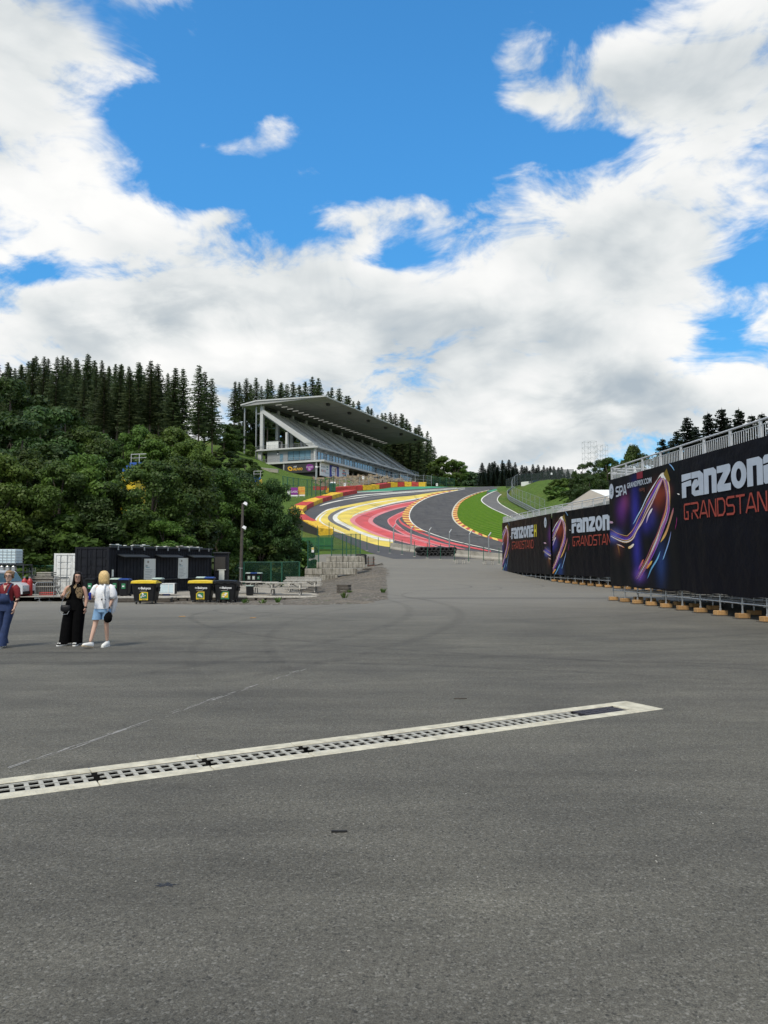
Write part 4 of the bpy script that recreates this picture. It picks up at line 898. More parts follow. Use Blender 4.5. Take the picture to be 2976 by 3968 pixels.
# ------------------------------------------------------------------ left of the track: green fence, boards, toilet, small tiers
gf = [PT(px, py, d) for px, py, d in ((1096, 1905, 158), (1114, 1910, 158), (1136, 1912, 159), (1156, 1915, 160), (1190, 1918, 161), (1208, 1919, 162), (1224, 1918, 164), (1242, 1916, 166), (1260, 1913, 168), (1276, 1910, 170), (1293, 1904, 172))]
fence('tall green mesh fence on the grass left of the tyre barrier', gf, 3.3, 'fence_green', 'mesh_green_thin', rails=2, post=.09)
def adboard(px0, px1, py0, py1, d, m, txt, tm, lab):
    a, c = PT(px0, py1, d), PT(px1, py1, d); w = (c-a).length; h = PT(px0, py0, d).z-a.z
    r = thing('advertising_board', lab, 'board', tuple(a)); b = MB(); b.box((w/2, 0, h*.58), (w-.04, .08, h*.84)); b.build('panel', m, r)
    b = MB(); b.box((w/2, .0, h*.07), (w-.04, .09, h*.14)); b.build('foot_strip', 'print_white', r)
    for xx in (.2, w-.2): b = MB(); b.box((xx, .1, h*.3), (.1, .1, h*.9)); b.build('leg', 'galvanised', r)
    for i, t_ in enumerate(txt): textmesh(t_, h*.30 if i == len(txt)-1 else h*.16, 'lettering', tm, r, Matrix.Translation((w*.5, -.05, h*.42+(len(txt)-1-i)*h*.33)) @ MF, align='CENTER', squash=.8)
    return r
adboard(1126, 1154, 1889, 1923, 150, 'purple', ['CLASSIC'], 'print_white', 'purple advertising board on the grass beside the trees')
adboard(1155, 1182, 1886, 1922, 150.5, 'orange_board', ['rtbf', 'AUVIO'], 'print_red', 'orange advertising board on the grass right of the purple one')
adboard(1113, 1122, 1896, 1920, 149.5, 'print_white', ['A'], 'print_dark', 'white advertising board half hidden behind the dark tree')
p = PT(1289, 1906, 174); o = thing('portable_toilet', 'teal portable toilet with white roof at the end of the green fence', 'toilet', tuple(p), .3)
mat('teal', (.015, .11, .10), .5)
b = MB(); b.box((0, 0, 1.0), (1.15, 1.15, 2.0), bev=.05); b.build('body', 'teal', o); b = MB(); b.box((0, 0, 2.1), (1.2, 1.2, .28), taper=.7); b.build('roof', 'lamp_white', o); b = MB(); b.box((0, -.6, .98), (.8, .05, 1.75)); b.build('door', 'board_green', o)
p = PT(1240, 1899, 176); o = thing('low_red_wall', 'low red board behind the green fence', 'board', tuple(p)); b = MB(); b.box((0, 0, .45), (3.2, .15, .9)); b.build('panel', 'block_red', o); b = MB(); b.box((0, .15, .2), (.1, .1, .8)); b.build('leg', 'galvanised', o)
lp = PT(1224, 1800, 172); base = T(lp.x, lp.y); o = thing('floodlight_mast', 'thin grey mast with white camera in front of the grandstand', 'mast', (lp.x, lp.y, base))
hh = PT(1224, 1812, 172).z-base; b = MB(); b.cyl((0, 0, 0), (0, 0, hh), .14, .10, n=8); b.build('pole', 'galvanised', o); b = MB(); b.box((.15, -.1, hh+.1), (.5, .6, .4), bev=.05); b.build('camera_head', 'lamp_white', o)
def tier(px, py, d, w, lab, rz=0., n=4):
    p = PT(px, py, d); r = thing('seating_tier', lab, 'grandstand', tuple(p), rz)
    b = MB(); b.prism([(0, 0, -5), (0, 0, .1), (0, n*.8, n*.5), (0, n*.8, -5)], (w, 0, 0)); b.build('base', 'stand_yellow', r)
    for i in range(n): b = MB(); b.box((w/2, .5+i*.8, .55+i*.5), (w-.3, .5, .4)); b.build('seat_row', 'seat_blue', r)
    b = MB()
    for q in range(int(w/1.2)+1): b.box((min(q*1.2, w), n*.8, n*.5+.6), (.06, .06, 1.6))
    b.bar((0, n*.8, n*.5+1.4), (w, n*.8, n*.5+1.4), .08, .08); b.bar((0, n*.8, n*.5+.9), (w, n*.8, n*.5+.9), .05, .05); b.build('rail', 'stand_white', r)
    return r
tier(466, 1838, 98, 2.2, 'small blue and yellow seating tier showing between the left trees', -.25, 3)
tier(970, 1876, 130, 1.5, 'yellow and blue seating tier behind the tree by the lamp post', -.2, 2)
# low white rail and hut line behind
b = MB(); a, c = PT(960, 1815, 215), PT(1078, 1826, 212); o = thing('low_wall', 'low pale wall on the bank below the grandstand end', 'wall', tuple(a)); b.bar((0, 0, 0), c-a, .5, .9); b.build('wall', 'concrete', o); b = MB(); b.bar((0, 0, .5), (c-a)+Vector((0, 0, .5)), .6, .1); b.build('coping', 'stand_white', o)

# ------------------------------------------------------------------ concrete barrier, galvanised posts, slim dark posts below the run-off
def GZ(zx, zy, h=0.): return GR(1500+zx/3.318, 1840+zy/3.318, h)
cbp = [GZ(zx, zy) for zx, zy in ((50, 950), (300, 990), (560, 1010), (820, 1040), (1080, 1065), (1330, 1085), (1560, 1105))]
cbr = thing('concrete_barrier', 'low concrete barrier separating the yard from the painted run-off', 'barrier', tuple(cbp[0])); o = Vector(cbp[0])
for a, c in zip(cbp, cbp[1:]):
    d = (c-a).normalized(); n = Vector((-d.y, d.x, 0)); b = MB(); e0, e1 = a+d*.015-o, c-d*.015-o; hb = Vector((0, 0, .80)); dn_ = Vector((0, 0, -.3))
    def sec(p): return [p-n*.3+dn_, p-n*.28+Vector((0, 0, .10)), p-n*.14+Vector((0, 0, .32)), p-n*.10+hb, p+n*.10+hb, p+n*.14+Vector((0, 0, .32)), p+n*.3+dn_]
    b.loft([sec(e0), sec(e1)]); b.build('barrier_block', 'concrete', cbr)
gp = [GZ(zx, zy) for zx, zy in ((85, 945), (310, 975), (545, 998), (805, 1030), (1065, 1055), (1315, 1080))]
r = thing('debris_fence_posts', 'row of galvanised fence posts with bent tips behind the concrete barrier', 'fence', tuple(gp[0])); o = Vector(gp[0])
for p in gp:
    p = p+Vector((0, .45, 0)); hh = 2.75; b = MB(); b.cyl(p-o-Vector((0, 0, .2)), p-o+Vector((0, 0, hh)), .085, n=6); b.cyl(p-o+Vector((0, 0, hh)), p-o+Vector((.3, .0, hh+.42)), .085, n=6); b.build('post', 'galvanised', r)
b = MB()
for a, c in zip(gp, gp[1:]):
    for hh in (2.6, 1.7):
        pts = [a.lerp(c, t/6)-o+Vector((0, .45, hh-.12*math.sin(math.pi*t/6))) for t in range(7)]; b.tube(pts, .016, 4)
b.build('cable', 'steel_dark', r)
sp_ = [(1422, 2134), (1466, 2139), (1511, 2144), (1558, 2149), (1606, 2157), (1656, 2163), (1707, 2169), (1761, 2174), (1816, 2178), (1874, 2182), (1934, 2186)]
sp_ = [GR(*q) for q in sp_]
r = thing('post_fence', 'row of slim dark green posts with wire along the yard edge', 'fence', tuple(sp_[0])); o = Vector(sp_[0])
for p in sp_:
    b = MB(); b.box(p-o+Vector((0, 0, .9)), (.07, .07, 1.9)); pp = b.build('post', 'fence_green', r); b = MB(); b.cyl(p-o-Vector((0, 0, .02)), p-o+Vector((0, 0, .05)), .22, .18, n=8); b.build('footing', 'concrete', pp)
b = MB()
for a, c in zip(sp_, sp_[1:]):
    for hh in (1.78,): b.cyl(a-o+Vector((0, 0, hh)), c-o+Vector((0, 0, hh)), .008, n=4)
b.build('wire', 'steel_dark', r)
# pile of old tyres
tp = GZ(690, 1058); r = thing('tyre_pile', 'pile of black tyre bundles behind the slim fence posts', 'tyres', tuple(tp+Vector((0, .6, 0))))
torus = MB(); nn = 14
rings = []
for i in range(nn+1):
    a = 2*math.pi*i/nn; rings.append([((.23+.10*math.cos(q*math.pi/3))*math.cos(a), .11*math.sin(q*math.pi/3), (.23+.10*math.cos(q*math.pi/3))*math.sin(a)) for q in range(6)])
torus.loft(rings, cap=False); tm = torus.mesh('tyre', 'rubber', True)
for row, (n_, z0, xo) in enumerate(((9, .33, -1.1), (9, .93, -1.25))):
    for i in range(n_):
        for dp in range(5):
            if row == 1 and random.random() < .06: continue
            o_ = link('tyre', tm, r, (xo-1.0+i*.5+random.uniform(-.04, .04)+dp*-.12, dp*.24, z0+random.uniform(-.03, .03))); o_.rotation_euler = (random.uniform(-.05, .05), random.uniform(-.4, .4), random.uniform(-.08, .08))
# benches near the fence
def low_bench(px, py, lab, rz=0.):
    p = GR(px, py); r = thing('wooden_bench', lab, 'bench', tuple(p), rz)
    b = MB(); b.box((0, 0, .52), (1.2, .3, .05)); b.build('seat', 'wood_dark', r)
    for xx in (-.42, .42):
        b = MB(); b.box((xx-.1, 0, .25), (.07, .22, .5)); b.box((xx+.1, 0, .25), (.07, .22, .5)); b.build('leg', 'wood_grey', r)
low_bench(1782, 2184, 'small wooden bench at the yard edge right of the tyre pile', -.05); low_bench(1893, 2188, 'small wooden bench nearest the far banner, by the slim posts', -.05)
# guardrail, pit wall fence, right bank
gr_ = [UP(u, v)+Vector((1.2, .3, 0)) for u, v in catmull([(2890, 215), (2820, 262), (2805, 300), (2830, 345), (2890, 385), (2975, 432), (3080, 490), (3200, 560)], 4)]
r = thing('guardrail', 'grey steel guardrail curving along the pit exit lane', 'guardrail', tuple(gr_[0])); o = Vector(gr_[0])
b = MB(); b2 = MB()
for lv in (.25, .62, .99):
    secs = []
    for i, p in enumerate(gr_):
        d = (gr_[min(i+1, len(gr_)-1)]-gr_[max(i-1, 0)]).normalized(); n = Vector((d.y, -d.x, 0))*-1
        secs.append([p-o+n*x+Vector((0, 0, lv+z)) for x, z in ((0, 0), (-.08, .06), (0, .14), (-.08, .22), (0, .30), (.04, .28), (.04, .02))])
    bb = MB(); bb.loft(secs); bb.build('rail_beam', 'galvanised', r, True)
for i, p in enumerate(gr_[::2]): bb = MB(); bb.box(p-o+Vector((.12, 0, .6)), (.12, .12, 1.4)); bb.build('post', 'steel_dark', r)
fp = [p+Vector((1.0, .3, 0)) for p in gr_]; fp = [Vector((p.x, p.y, T(p.x, p.y))) for p in fp]
fence('tall grey wire fence behind the guardrail', fp[::2], 2.8, 'galvanised', 'mesh_grey', rails=2, post=.035)
rt = [PT(px, py, d) for px, py, d in ((1962, 1892, 185), (1972, 1889, 183), (1984, 1886, 180), (2000, 1880, 177), (2016, 1876, 174), (2035, 1874, 172), (2060, 1872, 170), (2085, 1871, 169), (2107, 1867, 168), (2130, 1862, 168), (2160, 1860, 168), (2190, 1858, 168), (2222, 1857, 168))]
fence('dark wire fence along the crest of the grass bank', rt, 2.2, 'steel_dark', 'screen_dark', rails=2, post=.07)
p = PT(2138, 1840, 168); o = thing('camera_mast', 'slim mast with white camera on the grass bank crest', 'mast', (p.x, p.y, p.z-2.5)); b = MB(); b.cyl((0, 0, 0), (0, 0, 2.5), .09, n=6); b.build('pole', 'steel_dark', o); b = MB(); b.box((-.05, 0, 2.7), (.35, .4, .5), bev=.06); b.build('camera_head', 'lamp_white', o)
a, c = PT(2020, 1884, 172), PT(2135, 1872, 168); o = thing('hoarding', 'pale hoarding below the crest fence on the grass bank', 'hoarding', tuple(a))
for i in range(5): b = MB(); b.bar((c-a)*(i/5)+Vector((0, 0, .45)), (c-a)*((i+.97)/5)+Vector((0, 0, .45)), .1, .95); b.build('panel', ('white_board', 'white_board', 'seat_blue', 'concrete', 'concrete')[i], o)
# scaffold towers against the sky
def tower(px0, px1, py0, py1, d, lab):
    a, c = PT(px0, py1, d), PT(px1, py1, d); zt = PT(px0, py0, d).z; gz = T(a.x, d); r = thing('scaffold_tower', lab, 'scaffold', (a.x, d, gz)); w = c.x-a.x; zz = zt-gz
    b = MB(); nx = 2; dp = w*.8; lv = 7; hs = [zz*i/lv for i in range(lv+1)]; wd = .024
    for i in range(nx+1):
        for y in (0, dp): b.cyl((w*i/nx, y, 0), (w*i/nx, y, zz), wd, n=4)
    b.build('standards', 'galvanised', r); b = MB()
    for h in hs:
        for y in (0, dp): b.cyl((0, y, h), (w, y, h), wd*.8, n=4)
        for i in range(nx+1): b.cyl((w*i/nx, 0, h), (w*i/nx, dp, h), wd*.8, n=4)
    b.build('ledgers', 'galvanised', r); b = MB()
    for h0, h1 in zip(hs, hs[1:]):
        for i in range(nx):
            for y, f0, f1 in ((0, i, i+1), (dp, i+1, i)): b = MB(); b.cyl((w*f0/nx, y, h0), (w*f1/nx, y, h1), wd*.55, n=4); b.build('brace', 'galvanised', r)
tower(2266, 2313, 1709, 1780, 175, 'taller thin scaffold tower rising above the right-hand trees'); tower(2316, 2356, 1724, 1780, 176, 'shorter scaffold tower beside the taller one above the trees')
# ================================================================== fan platforms with printed banners
BT, BB, RTOP = 5.70, .74, 6.26
class Panel:
    def __init__(s, A, B):
        s.A, s.B = Vector((A[0], A[1], 0)), Vector((B[0], B[1], 0)); s.d = (s.B-s.A).normalized(); s.n = Vector((s.d.y, -s.d.x, 0)); s.L = (s.B-s.A).length
        if s.n.x > 0: s.n = -s.n            # towards the yard
p1a, p1b = GR(2368, 2327), GR(2946, 2409)
P1 = Panel((p1a.x, p1a.y), tuple((p1a+(p1b-p1a).normalized()*20)[:2]))
P2 = Panel((13.72, 62.6), (16.35, 45.4)); P3 = Panel((12.15, 79.0), (13.68, 62.9))
def to_art(px, py):                       # photo -> distance along the front banner and depth below its top edge
    a, b = slope(px, py); s = (a*P1.A.y-P1.A.x)/(P1.d.x-a*P1.d.y); y = P1.A.y+P1.d.y*s
    return s, BT-(CAM_H+b*y)
ART = []            # (kind, layer, points [(e,d)], colours or material)
Z9 = lambda x, y: to_art(2300+x/2.454, 1750+y/2.454)
Z7 = lambda x, y: to_art(2300+x/2.328, 1500+y/2.328)
K0 = (.0055, .0058, .0078)
GLOW = ((265, 560, 75, 190, (.075, .014, .14)), (300, 470, 60, 150, (.10, .02, .06)), (395, 560, 62, 420, (.02, .018, .22)), (415, 950, 60, 330, (.016, .016, .20)), (610, 420, 110, 180, (.20, .03, .012)), (700, 380, 80, 80, (.10, .022, .014)),
           (500, 690, 70, 120, (.02, .018, .18)), (200, 800, 90, 80, (.10, .12, .45)), (640, 1050, 75, 330, (.008, .03, .13)), (560, 620, 60, 150, (.02, .02, .12)), (440, 1170, 80, 90, (.12, .05, .30)), (240, 930, 60, 110, (.05, .016, .012)))
def glow_grid():
    G = []
    for cx, cy, rx, ry, col in GLOW:
        c = Z9(cx, cy); e = Z9(cx+rx, cy); f = Z9(cx, cy+ry); G.append((c, abs(e[0]-c[0])*.62, abs(f[1]-c[1])*.62, col))
    nx, ny = 66, 44; pts = []; cols = []
    for i in range(nx+1):
        for j in range(ny+1):
            e_, d_ = .0+7.3*i/nx, .02+4.92*j/ny; c = list(K0)
            for (c0, rx, ry, col) in G:
                w = math.exp(-((e_-c0[0])/rx)**2-((d_-c0[1])/ry)**2)
                for q in range(3): c[q] += col[q]*w
            ed_ = sst(e_, 7.3, 6.6); pts.append((e_, d_)); cols.append(tuple(lerp(K0[q], c[q], ed_) for q in range(3)))
    ART.append((pts, [(i*(ny+1)+j, (i+1)*(ny+1)+j, (i+1)*(ny+1)+j+1, i*(ny+1)+j+1) for i in range(nx) for j in range(ny)], cols))
glow_grid()
def strip(pts, w, c0, c1=None, n=5):
    C = catmull(pts, n); m = len(C); A = [Z9(*p) for p in C]; vs = []; cols = []; c1 = c1 or c0
    for i, p in enumerate(A):
        a, b = A[max(i-1, 0)], A[min(i+1, m-1)]; d = np.array([b[0]-a[0], b[1]-a[1]]); d /= np.hypot(*d)+1e-9; t = i/(m-1); ww = w*min(1, .25+4*t, .25+4*(1-t))/2
        nn = (-d[1]*ww, d[0]*ww); vs += [(p[0]-nn[0], p[1]-nn[1]), (p[0]+nn[0], p[1]+nn[1])]; cc = tuple(lerp(c0[q], c1[q], t) for q in range(3)); cols += [cc, cc]
    ART.append((vs, [(2*i, 2*i+1, 2*i+3, 2*i+2) for i in range(m-1)], cols))
WHT, GLD, ORG, MAG, BLU, PUR, RED, ICE = (.78, .76, .74), (.66, .42, .10), (.58, .16, .03), (.36, .03, .20), (.05, .06, .60), (.17, .05, .45), (.38, .035, .015), (.20, .46, .72)
cl0 = [(145, 765), (220, 800), (300, 832), (350, 812), (402, 735), (455, 640), (522, 500), (585, 380), (632, 282), (664, 250), (690, 300), (706, 400), (708, 500), (684, 620), (640, 740), (592, 860), (540, 980), (482, 1100), (420, 1215)]
rs = random.Random(3)
pal = [WHT, GLD, ORG, MAG, PUR, BLU, PUR, BLU, GLD, RED, BLU, PUR, GLD, PUR, BLU, WHT, MAG, GLD]
for i in range(18):
    o_ = (i/17-.5)*2; pts = []
    for j, (x, y) in enumerate(cl0):
        a, c = cl0[max(j-1, 0)], cl0[min(j+1, len(cl0)-1)]; d = np.array([c[0]-a[0], c[1]-a[1]], float); d /= np.hypot(*d); k_ = (34 if j < 4 else 26 if j < 8 else 17 if j < 12 else 24)*o_+rs.uniform(-4, 4); pts.append((x-d[1]*k_, y+d[0]*k_))
    j0 = rs.choice((0, 0, 0, 3, 6, 9)); j1 = rs.choice((19, 19, 19, 13, 16))
    if j1-j0 < 5: j0, j1 = 0, 19
    strip(pts[j0:j1], rs.choice((.016, .022, .035, .06)), pal[i], pal[(i+5) % 18])
strip([(372, 690), (400, 650), (450, 560), (500, 455), (560, 340), (612, 260)], .07, ICE, WHT)
strip([(612, 258), (640, 222), (672, 212), (700, 250), (722, 330), (730, 420), (728, 520)], .09, WHT, GLD); strip([(640, 240), (668, 232), (690, 262)], .16, WHT)
strip([(765, 535), (752, 590), (720, 690), (680, 790), (640, 860)], .14, (.30, .08, .16), GLD); strip([(740, 760), (712, 880), (680, 980), (660, 1030)], .07, (.25, .30, .6), ICE); strip([(635, 950), (600, 1030), (550, 1120), (512, 1205)], .09, ICE, (.08, .25, .45))
strip([(797, 620), (793, 680), (782, 740)], .03, MAG); strip([(720, 112), (748, 140), (772, 178)], .05, (.2, .3, .55), ICE); strip([(800, 400), (822, 408)], .04, WHT); strip([(145, 670), (188, 674)], .10, (.45, .30, .40))
strip([(560, 540), (530, 600), (505, 680)], .12, WHT, (.30, .2, .5)); strip([(225, 880), (262, 895), (295, 915)], .04, WHT, ORG); strip([(480, 1025), (455, 1080), (430, 1120)], .12, ORG, PUR); strip([(560, 1040), (530, 1080), (505, 1110)], .12, GLD, ORG)
strip([(232, 880), (245, 930), (258, 1010)], .14, (.30, .14, .05), K0); strip([(330, 915), (355, 905), (385, 880)], .12, GLD, WHT)
def polyart(pts, col, zz=Z9): A = [zz(*p) for p in pts]; ART.append((A, tri_poly([(p[0], p[1], 0) for p in A]), [col]*len(A)))
polyart([(412, 158), (470, 146), (472, 250), (415, 262)], (.19, .022, .04)); polyart([(668, 215), (702, 160), (735, 270), (718, 292), (690, 255)], (.20, .14, .025))
# lettering in its own box: x along the banner, y upward, unit height
def box_letters():
    L = {}
    L['F'] = (.80, [[(0, 1), (1, 1), (1, .76), (0, .70)], [(0, .64), (1, .70), (1, .46), (.46, .46), (.46, 0), (0, 0)]])
    L['A'] = (.95, [[(0, 1), (.72, 1), (1, .84), (1, .62), (.56, .62), (.56, .74), (0, .74)], [(.24, .68), (.50, .68), (.50, .62), (1, .62), (1, .42), (.62, .42), (.30, .30), (.30, .26), (0, .26), (0, .48)], [(0, .26), (.30, .26), (.30, .22), (.62, .22), (1, .22), (1, 0), (.22, 0), (0, .12)], [(.62, .42), (1, .42), (1, .22), (.62, .22)]])
    L['N'] = (.95, [[(0, 0), (0, 1), (.78, 1), (1, .86), (1, 0), (.62, 0), (.62, .72), (.38, .72), (.38, 0)]])
    L['Z'] = (.95, [[(0, 1), (.9, 1), (1, .93), (1, .72), (.52, .27), (1, .27), (1, 0), (.08, 0), (0, .06), (0, .28), (.48, .73), (0, .73)]])
    L['E'] = (.80, [[(0, .92), (.12, 1), (1, 1), (1, .76), (0, .70)], [(0, .64), (1, .70), (1, .46), (.44, .46), (.44, .25), (1, .25), (1, 0), (.1, 0), (0, .08)]])
    n = 22; ring = []
    for i in range(n):
        a0, a1 = 2*math.pi*i/n, 2*math.pi*(i+1)/n; f = lambda a, r1, r2: (.5+r1*math.cos(a), .5+r2*math.sin(a))
        ring.append([f(a0, .5, .5), f(a1, .5, .5), f(a1, .17, .24), f(a0, .17, .24)])
    L['O'] = (1.0, ring); L['H'] = (.75, [[(0, 0), (0, 1), (.3, 1), (.3, 0)], [(.7, 0), (.7, 1), (1, 1), (1, 0)], [(.3, .38), (.3, .60), (.7, .60), (.7, .38)]])
    return L
BL = box_letters()
STR = {'G': [[(1, .93), (.12, .93), (.05, .85), (.05, .12), (.15, .05), (.62, .05), (.62, .45), (.35, .45)]], 'R': [[(-.12, .93), (.85, .93), (.95, .85), (.95, .58), (.85, .48), (.15, .48)], [(.05, .38), (.05, 0)], [(.40, .46), (.95, 0)]],
       'A': [[(0, 0), (.45, .96), (.58, .96), (1, 0)], [(.22, .27), (.82, .27)]], 'N': [[(.05, 0), (.05, .95), (.15, .95), (.85, .05), (.95, .05), (.95, 1)]], 'D': [[(.05, .05), (.05, .95), (.7, .95), (.95, .75), (.95, .25), (.7, .05), (0, .05)]],
       'S': [[(1, .95), (.18, .95), (.05, .85), (.05, .62), (.18, .52), (.82, .50), (.95, .40), (.95, .15), (.82, .05), (0, .05)]], 'T': [[(0, .95), (1.05, .95)], [(.5, .92), (.5, 0)]], 'P': [[(.05, 0), (.05, .95), (.82, .95), (.95, .85), (.95, .55), (.82, .45), (.45, .45), (.35, .38), (.35, 0)]]}
def stroke(pl, w):
    n = len(pl); L_, R_ = [], []
    for i, p in enumerate(pl):
        a = np.array(pl[max(i-1, 0)]); b = np.array(pl[min(i+1, n-1)]); p = np.array(p); d0 = p-a if i else b-p; d1 = b-p if i < n-1 else p-a
        d0 = d0/(np.hypot(*d0)+1e-9); d1 = d1/(np.hypot(*d1)+1e-9); n0, n1 = np.array([-d0[1], d0[0]]), np.array([-d1[1], d1[0]]); m_ = n0+n1; m_ /= np.hypot(*m_)+1e-9; k_ = min(1.6, 1/max(.4, m_.dot(n0))); L_.append(p+m_*w/2*k_); R_.append(p-m_*w/2*k_)
    return L_, R_
def fan_platform(P, scale, off, label, blocks, per=16.4, deep=6.5, words=True, first_block=0, endrail=True, ord_lab=''):
    root = thing('fan_platform', label, 'platform', tuple(P.A)); o = Vector(P.A)
    def W3(s, z, out=0.): return P.A+P.d*s+P.n*out+Vector((0, 0, z))-o
    up = Vector((0, 0, 1))
    def ripple(s, z): return .5*(.018*math.sin(s*2.1+.6*math.sin(z*1.3))+.012*math.sin(s*5.3+z*.9)+.008*math.sin(z*6.+s))
    # cloth, gently rippled
    b = MB(); nx, nz = int(P.L/.16), 28; vs = []
    for i in range(nx+1):
        for j in range(nz+1):
            s = P.L*i/nx; z = lerp(BB, BT, j/nz)
            if j == 0: z -= .03+.03*math.sin(s*2.3)
            vs.append(W3(s, z, ripple(s, z)))
    b.add(vs, [(i*(nz+1)+j, (i+1)*(nz+1)+j, (i+1)*(nz+1)+j+1, i*(nz+1)+j+1) for i in range(nx) for j in range(nz)]); cloth = b.build('banner', 'banner', root, True, False)
    b = MB(); b.quad(W3(0, BB, -.04), W3(P.L, BB, -.04), W3(P.L, BT, -.04), W3(0, BT, -.04)); b.build('banner_backing', 'banner', root, fix=False)
    # print: streaks of light
    sgn = 1 if P.d.cross(up).dot(P.n) > 0 else -1
    me_v, me_f, me_c = [], [], []
    for kper in (0, 1):
        for li, (pts, fs, cols) in enumerate(ART):
            S = [((e_+kper*per-off)*scale, BT-d_*min(scale, 1.18)) for e_, d_ in pts]
            keep = [-.001 <= s <= P.L+.001 for s, z in S]
            if not any(keep): continue
            S = [(min(max(s, 0), P.L), min(max(z, BB+.01), BT-.01)) for s, z in S]
            base = len(me_v); me_v += [tuple(W3(s, z, ripple(s, z)+.003+.0003*li)) for s, z in S]; me_c += cols
            for f in fs:
                if all(keep[i] for i in f): me_f.append(tuple(base+i for i in f))
    me = bpy.data.meshes.new('light_streaks'); me.from_pydata(me_v, [], me_f); me.materials.append(MATS['print_vcol']); ca = me.color_attributes.new('Col', 'FLOAT_COLOR', 'POINT')
    ca.data.foreach_set('color', np.array([(*c_, 1) for c_ in me_c], np.float32).ravel()); link('light_streaks', me, cloth)
    LO = .012+.0003*len(ART)+.004
    def put(polys, s0, d0, w, h, m, name, out=0.):
        bb = MB()
        for pl in polys:
            pts = [W3(s0+x*w, BT-d0-(1-y)*h, LO+out) for x, y in pl]; bb.add(pts, tri_poly([(x, y, 0) for x, y in pl]))
        bb.build(name, m, cloth, fix=False)
    if words:
        for kper in (-1, 0, 1):
            x = (7.6+kper*per-off)*scale; h = .89*scale; d0 = .58*scale
            for ch in 'FANZONE':
                w, pl = BL[ch]; w_ = w*.946*scale
                if x >= 0 and x+w_ <= P.L: put(pl, x, d0, w_, h, 'letter_white', 'letter')
                x += w_+.03*scale
            x += .15*scale; w_ = .62*scale
            if x >= 0 and x+w_ <= P.L: put(BL['H'][1], x, d0, w_, h*1.0, 'letter_yellow', 'letter')
            x = (7.74+kper*per-off)*scale; d0 = 1.68*scale; h = .62*scale
            for ch in 'GRANDSTAND':
                w_ = (.52 if ch != 'A' else .58)*scale
                if x >= 0 and x+w_ <= P.L:
                    for qi, pl in enumerate(STR[ch]):
                        Lp, Rp = stroke([(p[0]*w_, p[1]*h) for p in pl], .075*scale); bb = MB(); n_ = len(pl)
                        bb.add([W3(x+p[0], BT-d0-h+p[1], LO+.002*qi) for q in zip(Lp, Rp) for p in q], [(2*i, 2*i+1, 2*i+3, 2*i+2) for i in range(n_-1)]); bb.build('letter', 'letter_red', cloth, fix=False)
                x += w_+.085*scale
            # round emblem and address
            cx, cyd = (.36+kper*per-off)*scale, .56*scale
            rr = .29*scale
            if cx-rr > 0 and cx+rr < P.L:
                nn = 24; put([[(.5+.5*math.cos(2*math.pi*i/nn), .5+.5*math.sin(2*math.pi*i/nn)) for i in range(nn)]], cx-rr, cyd-rr*1.25, 2*rr, 2.5*rr, 'letter_white', 'emblem')
                mk = [[(.30, .50), (.42, .56), (.42, .48), (.30, .42)], [(.45, .62), (.62, .70), (.62, .62), (.45, .54)], [(.66, .62), (.76, .60), (.76, .50), (.66, .52)], [(.45, .50), (.60, .56), (.60, .48), (.45, .42)], [(.34, .38), (.42, .40), (.42, .33), (.34, .31)], [(.47, .37), (.64, .42), (.64, .34), (.47, .29)]]
                put(mk, cx-rr, cyd-rr*1.25, 2*rr, 2.5*rr, 'print_dark', 'emblem_mark', .004)
                Mw = Matrix((( P.d.x, 0, P.n.x, 0), (P.d.y, 0, P.n.y, 0), (0, 1, 0, 0), (0, 0, 0, 1)))
                if cx+rr+3.2*scale < P.L:
                    xx_ = cx+.58*scale
                    for ch in 'SPA':
                        for qi, pl in enumerate(STR[ch]):
                            Lp, Rp = stroke([(p[0]*.36*scale, p[1]*.44*scale) for p in pl], .085*scale); bb = MB(); n_ = len(pl)
                            bb.add([W3(xx_+p[0], BT-.86*scale+p[1], LO+.002*qi) for q in zip(Lp, Rp) for p in q], [(2*i, 2*i+1, 2*i+3, 2*i+2) for i in range(n_-1)]); bb.build('letter', 'letter_white', cloth, fix=False)
                        xx_ += .44*scale
                    for txt, sz, ds, dd_, mm in (('GRANDPRIX.COM', .33, 1.93, .60, 'letter_white'), ('racing', .26, 3.25, .86, 'letter_dim')):
                        textmesh(txt, sz*scale, 'lettering', mm, cloth, Matrix.Translation(W3(cx+ds*scale, BT-dd_*scale, LO+.01)) @ Mw, squash=.98, bold=.004)
    # railing: posts, top rail and barred bays
    nb = max(2, round(P.L/1.9)); bay = P.L/nb
    for i in range(nb+1):
        bb = MB(); s = min(max(i*bay, .04), P.L-.04); bb.hexa([W3(s-.05, BT-.25, -.10), W3(s+.05, BT-.25, -.10), W3(s+.05, BT-.25, -.16), W3(s-.05, BT-.25, -.16)], [W3(s-.05, RTOP, -.10), W3(s+.05, RTOP, -.10), W3(s+.05, RTOP, -.16), W3(s-.05, RTOP, -.16)]); bb.build('rail_post', 'rail_alu', root)
    bb = MB(); bb.tube([W3(0, RTOP+.02, -.13), W3(P.L, RTOP+.02, -.13)], .035, 8); bb.build('top_rail', 'rail_alu', root)
    for i in range(nb):
        bb = MB(); n_ = max(4, int(bay/.13))
        for q in range(1, n_): s = i*bay+bay*q/n_; bb.cyl(W3(s, BT-.2, -.13), W3(s, RTOP-.13, -.13), .013, n=4, cap=False)
        bb.cyl(W3(i*bay+.05, RTOP-.13, -.13), W3((i+1)*bay-.05, RTOP-.13, -.13), .018, n=5); bb.build('rail_bars', 'rail_alu', root)
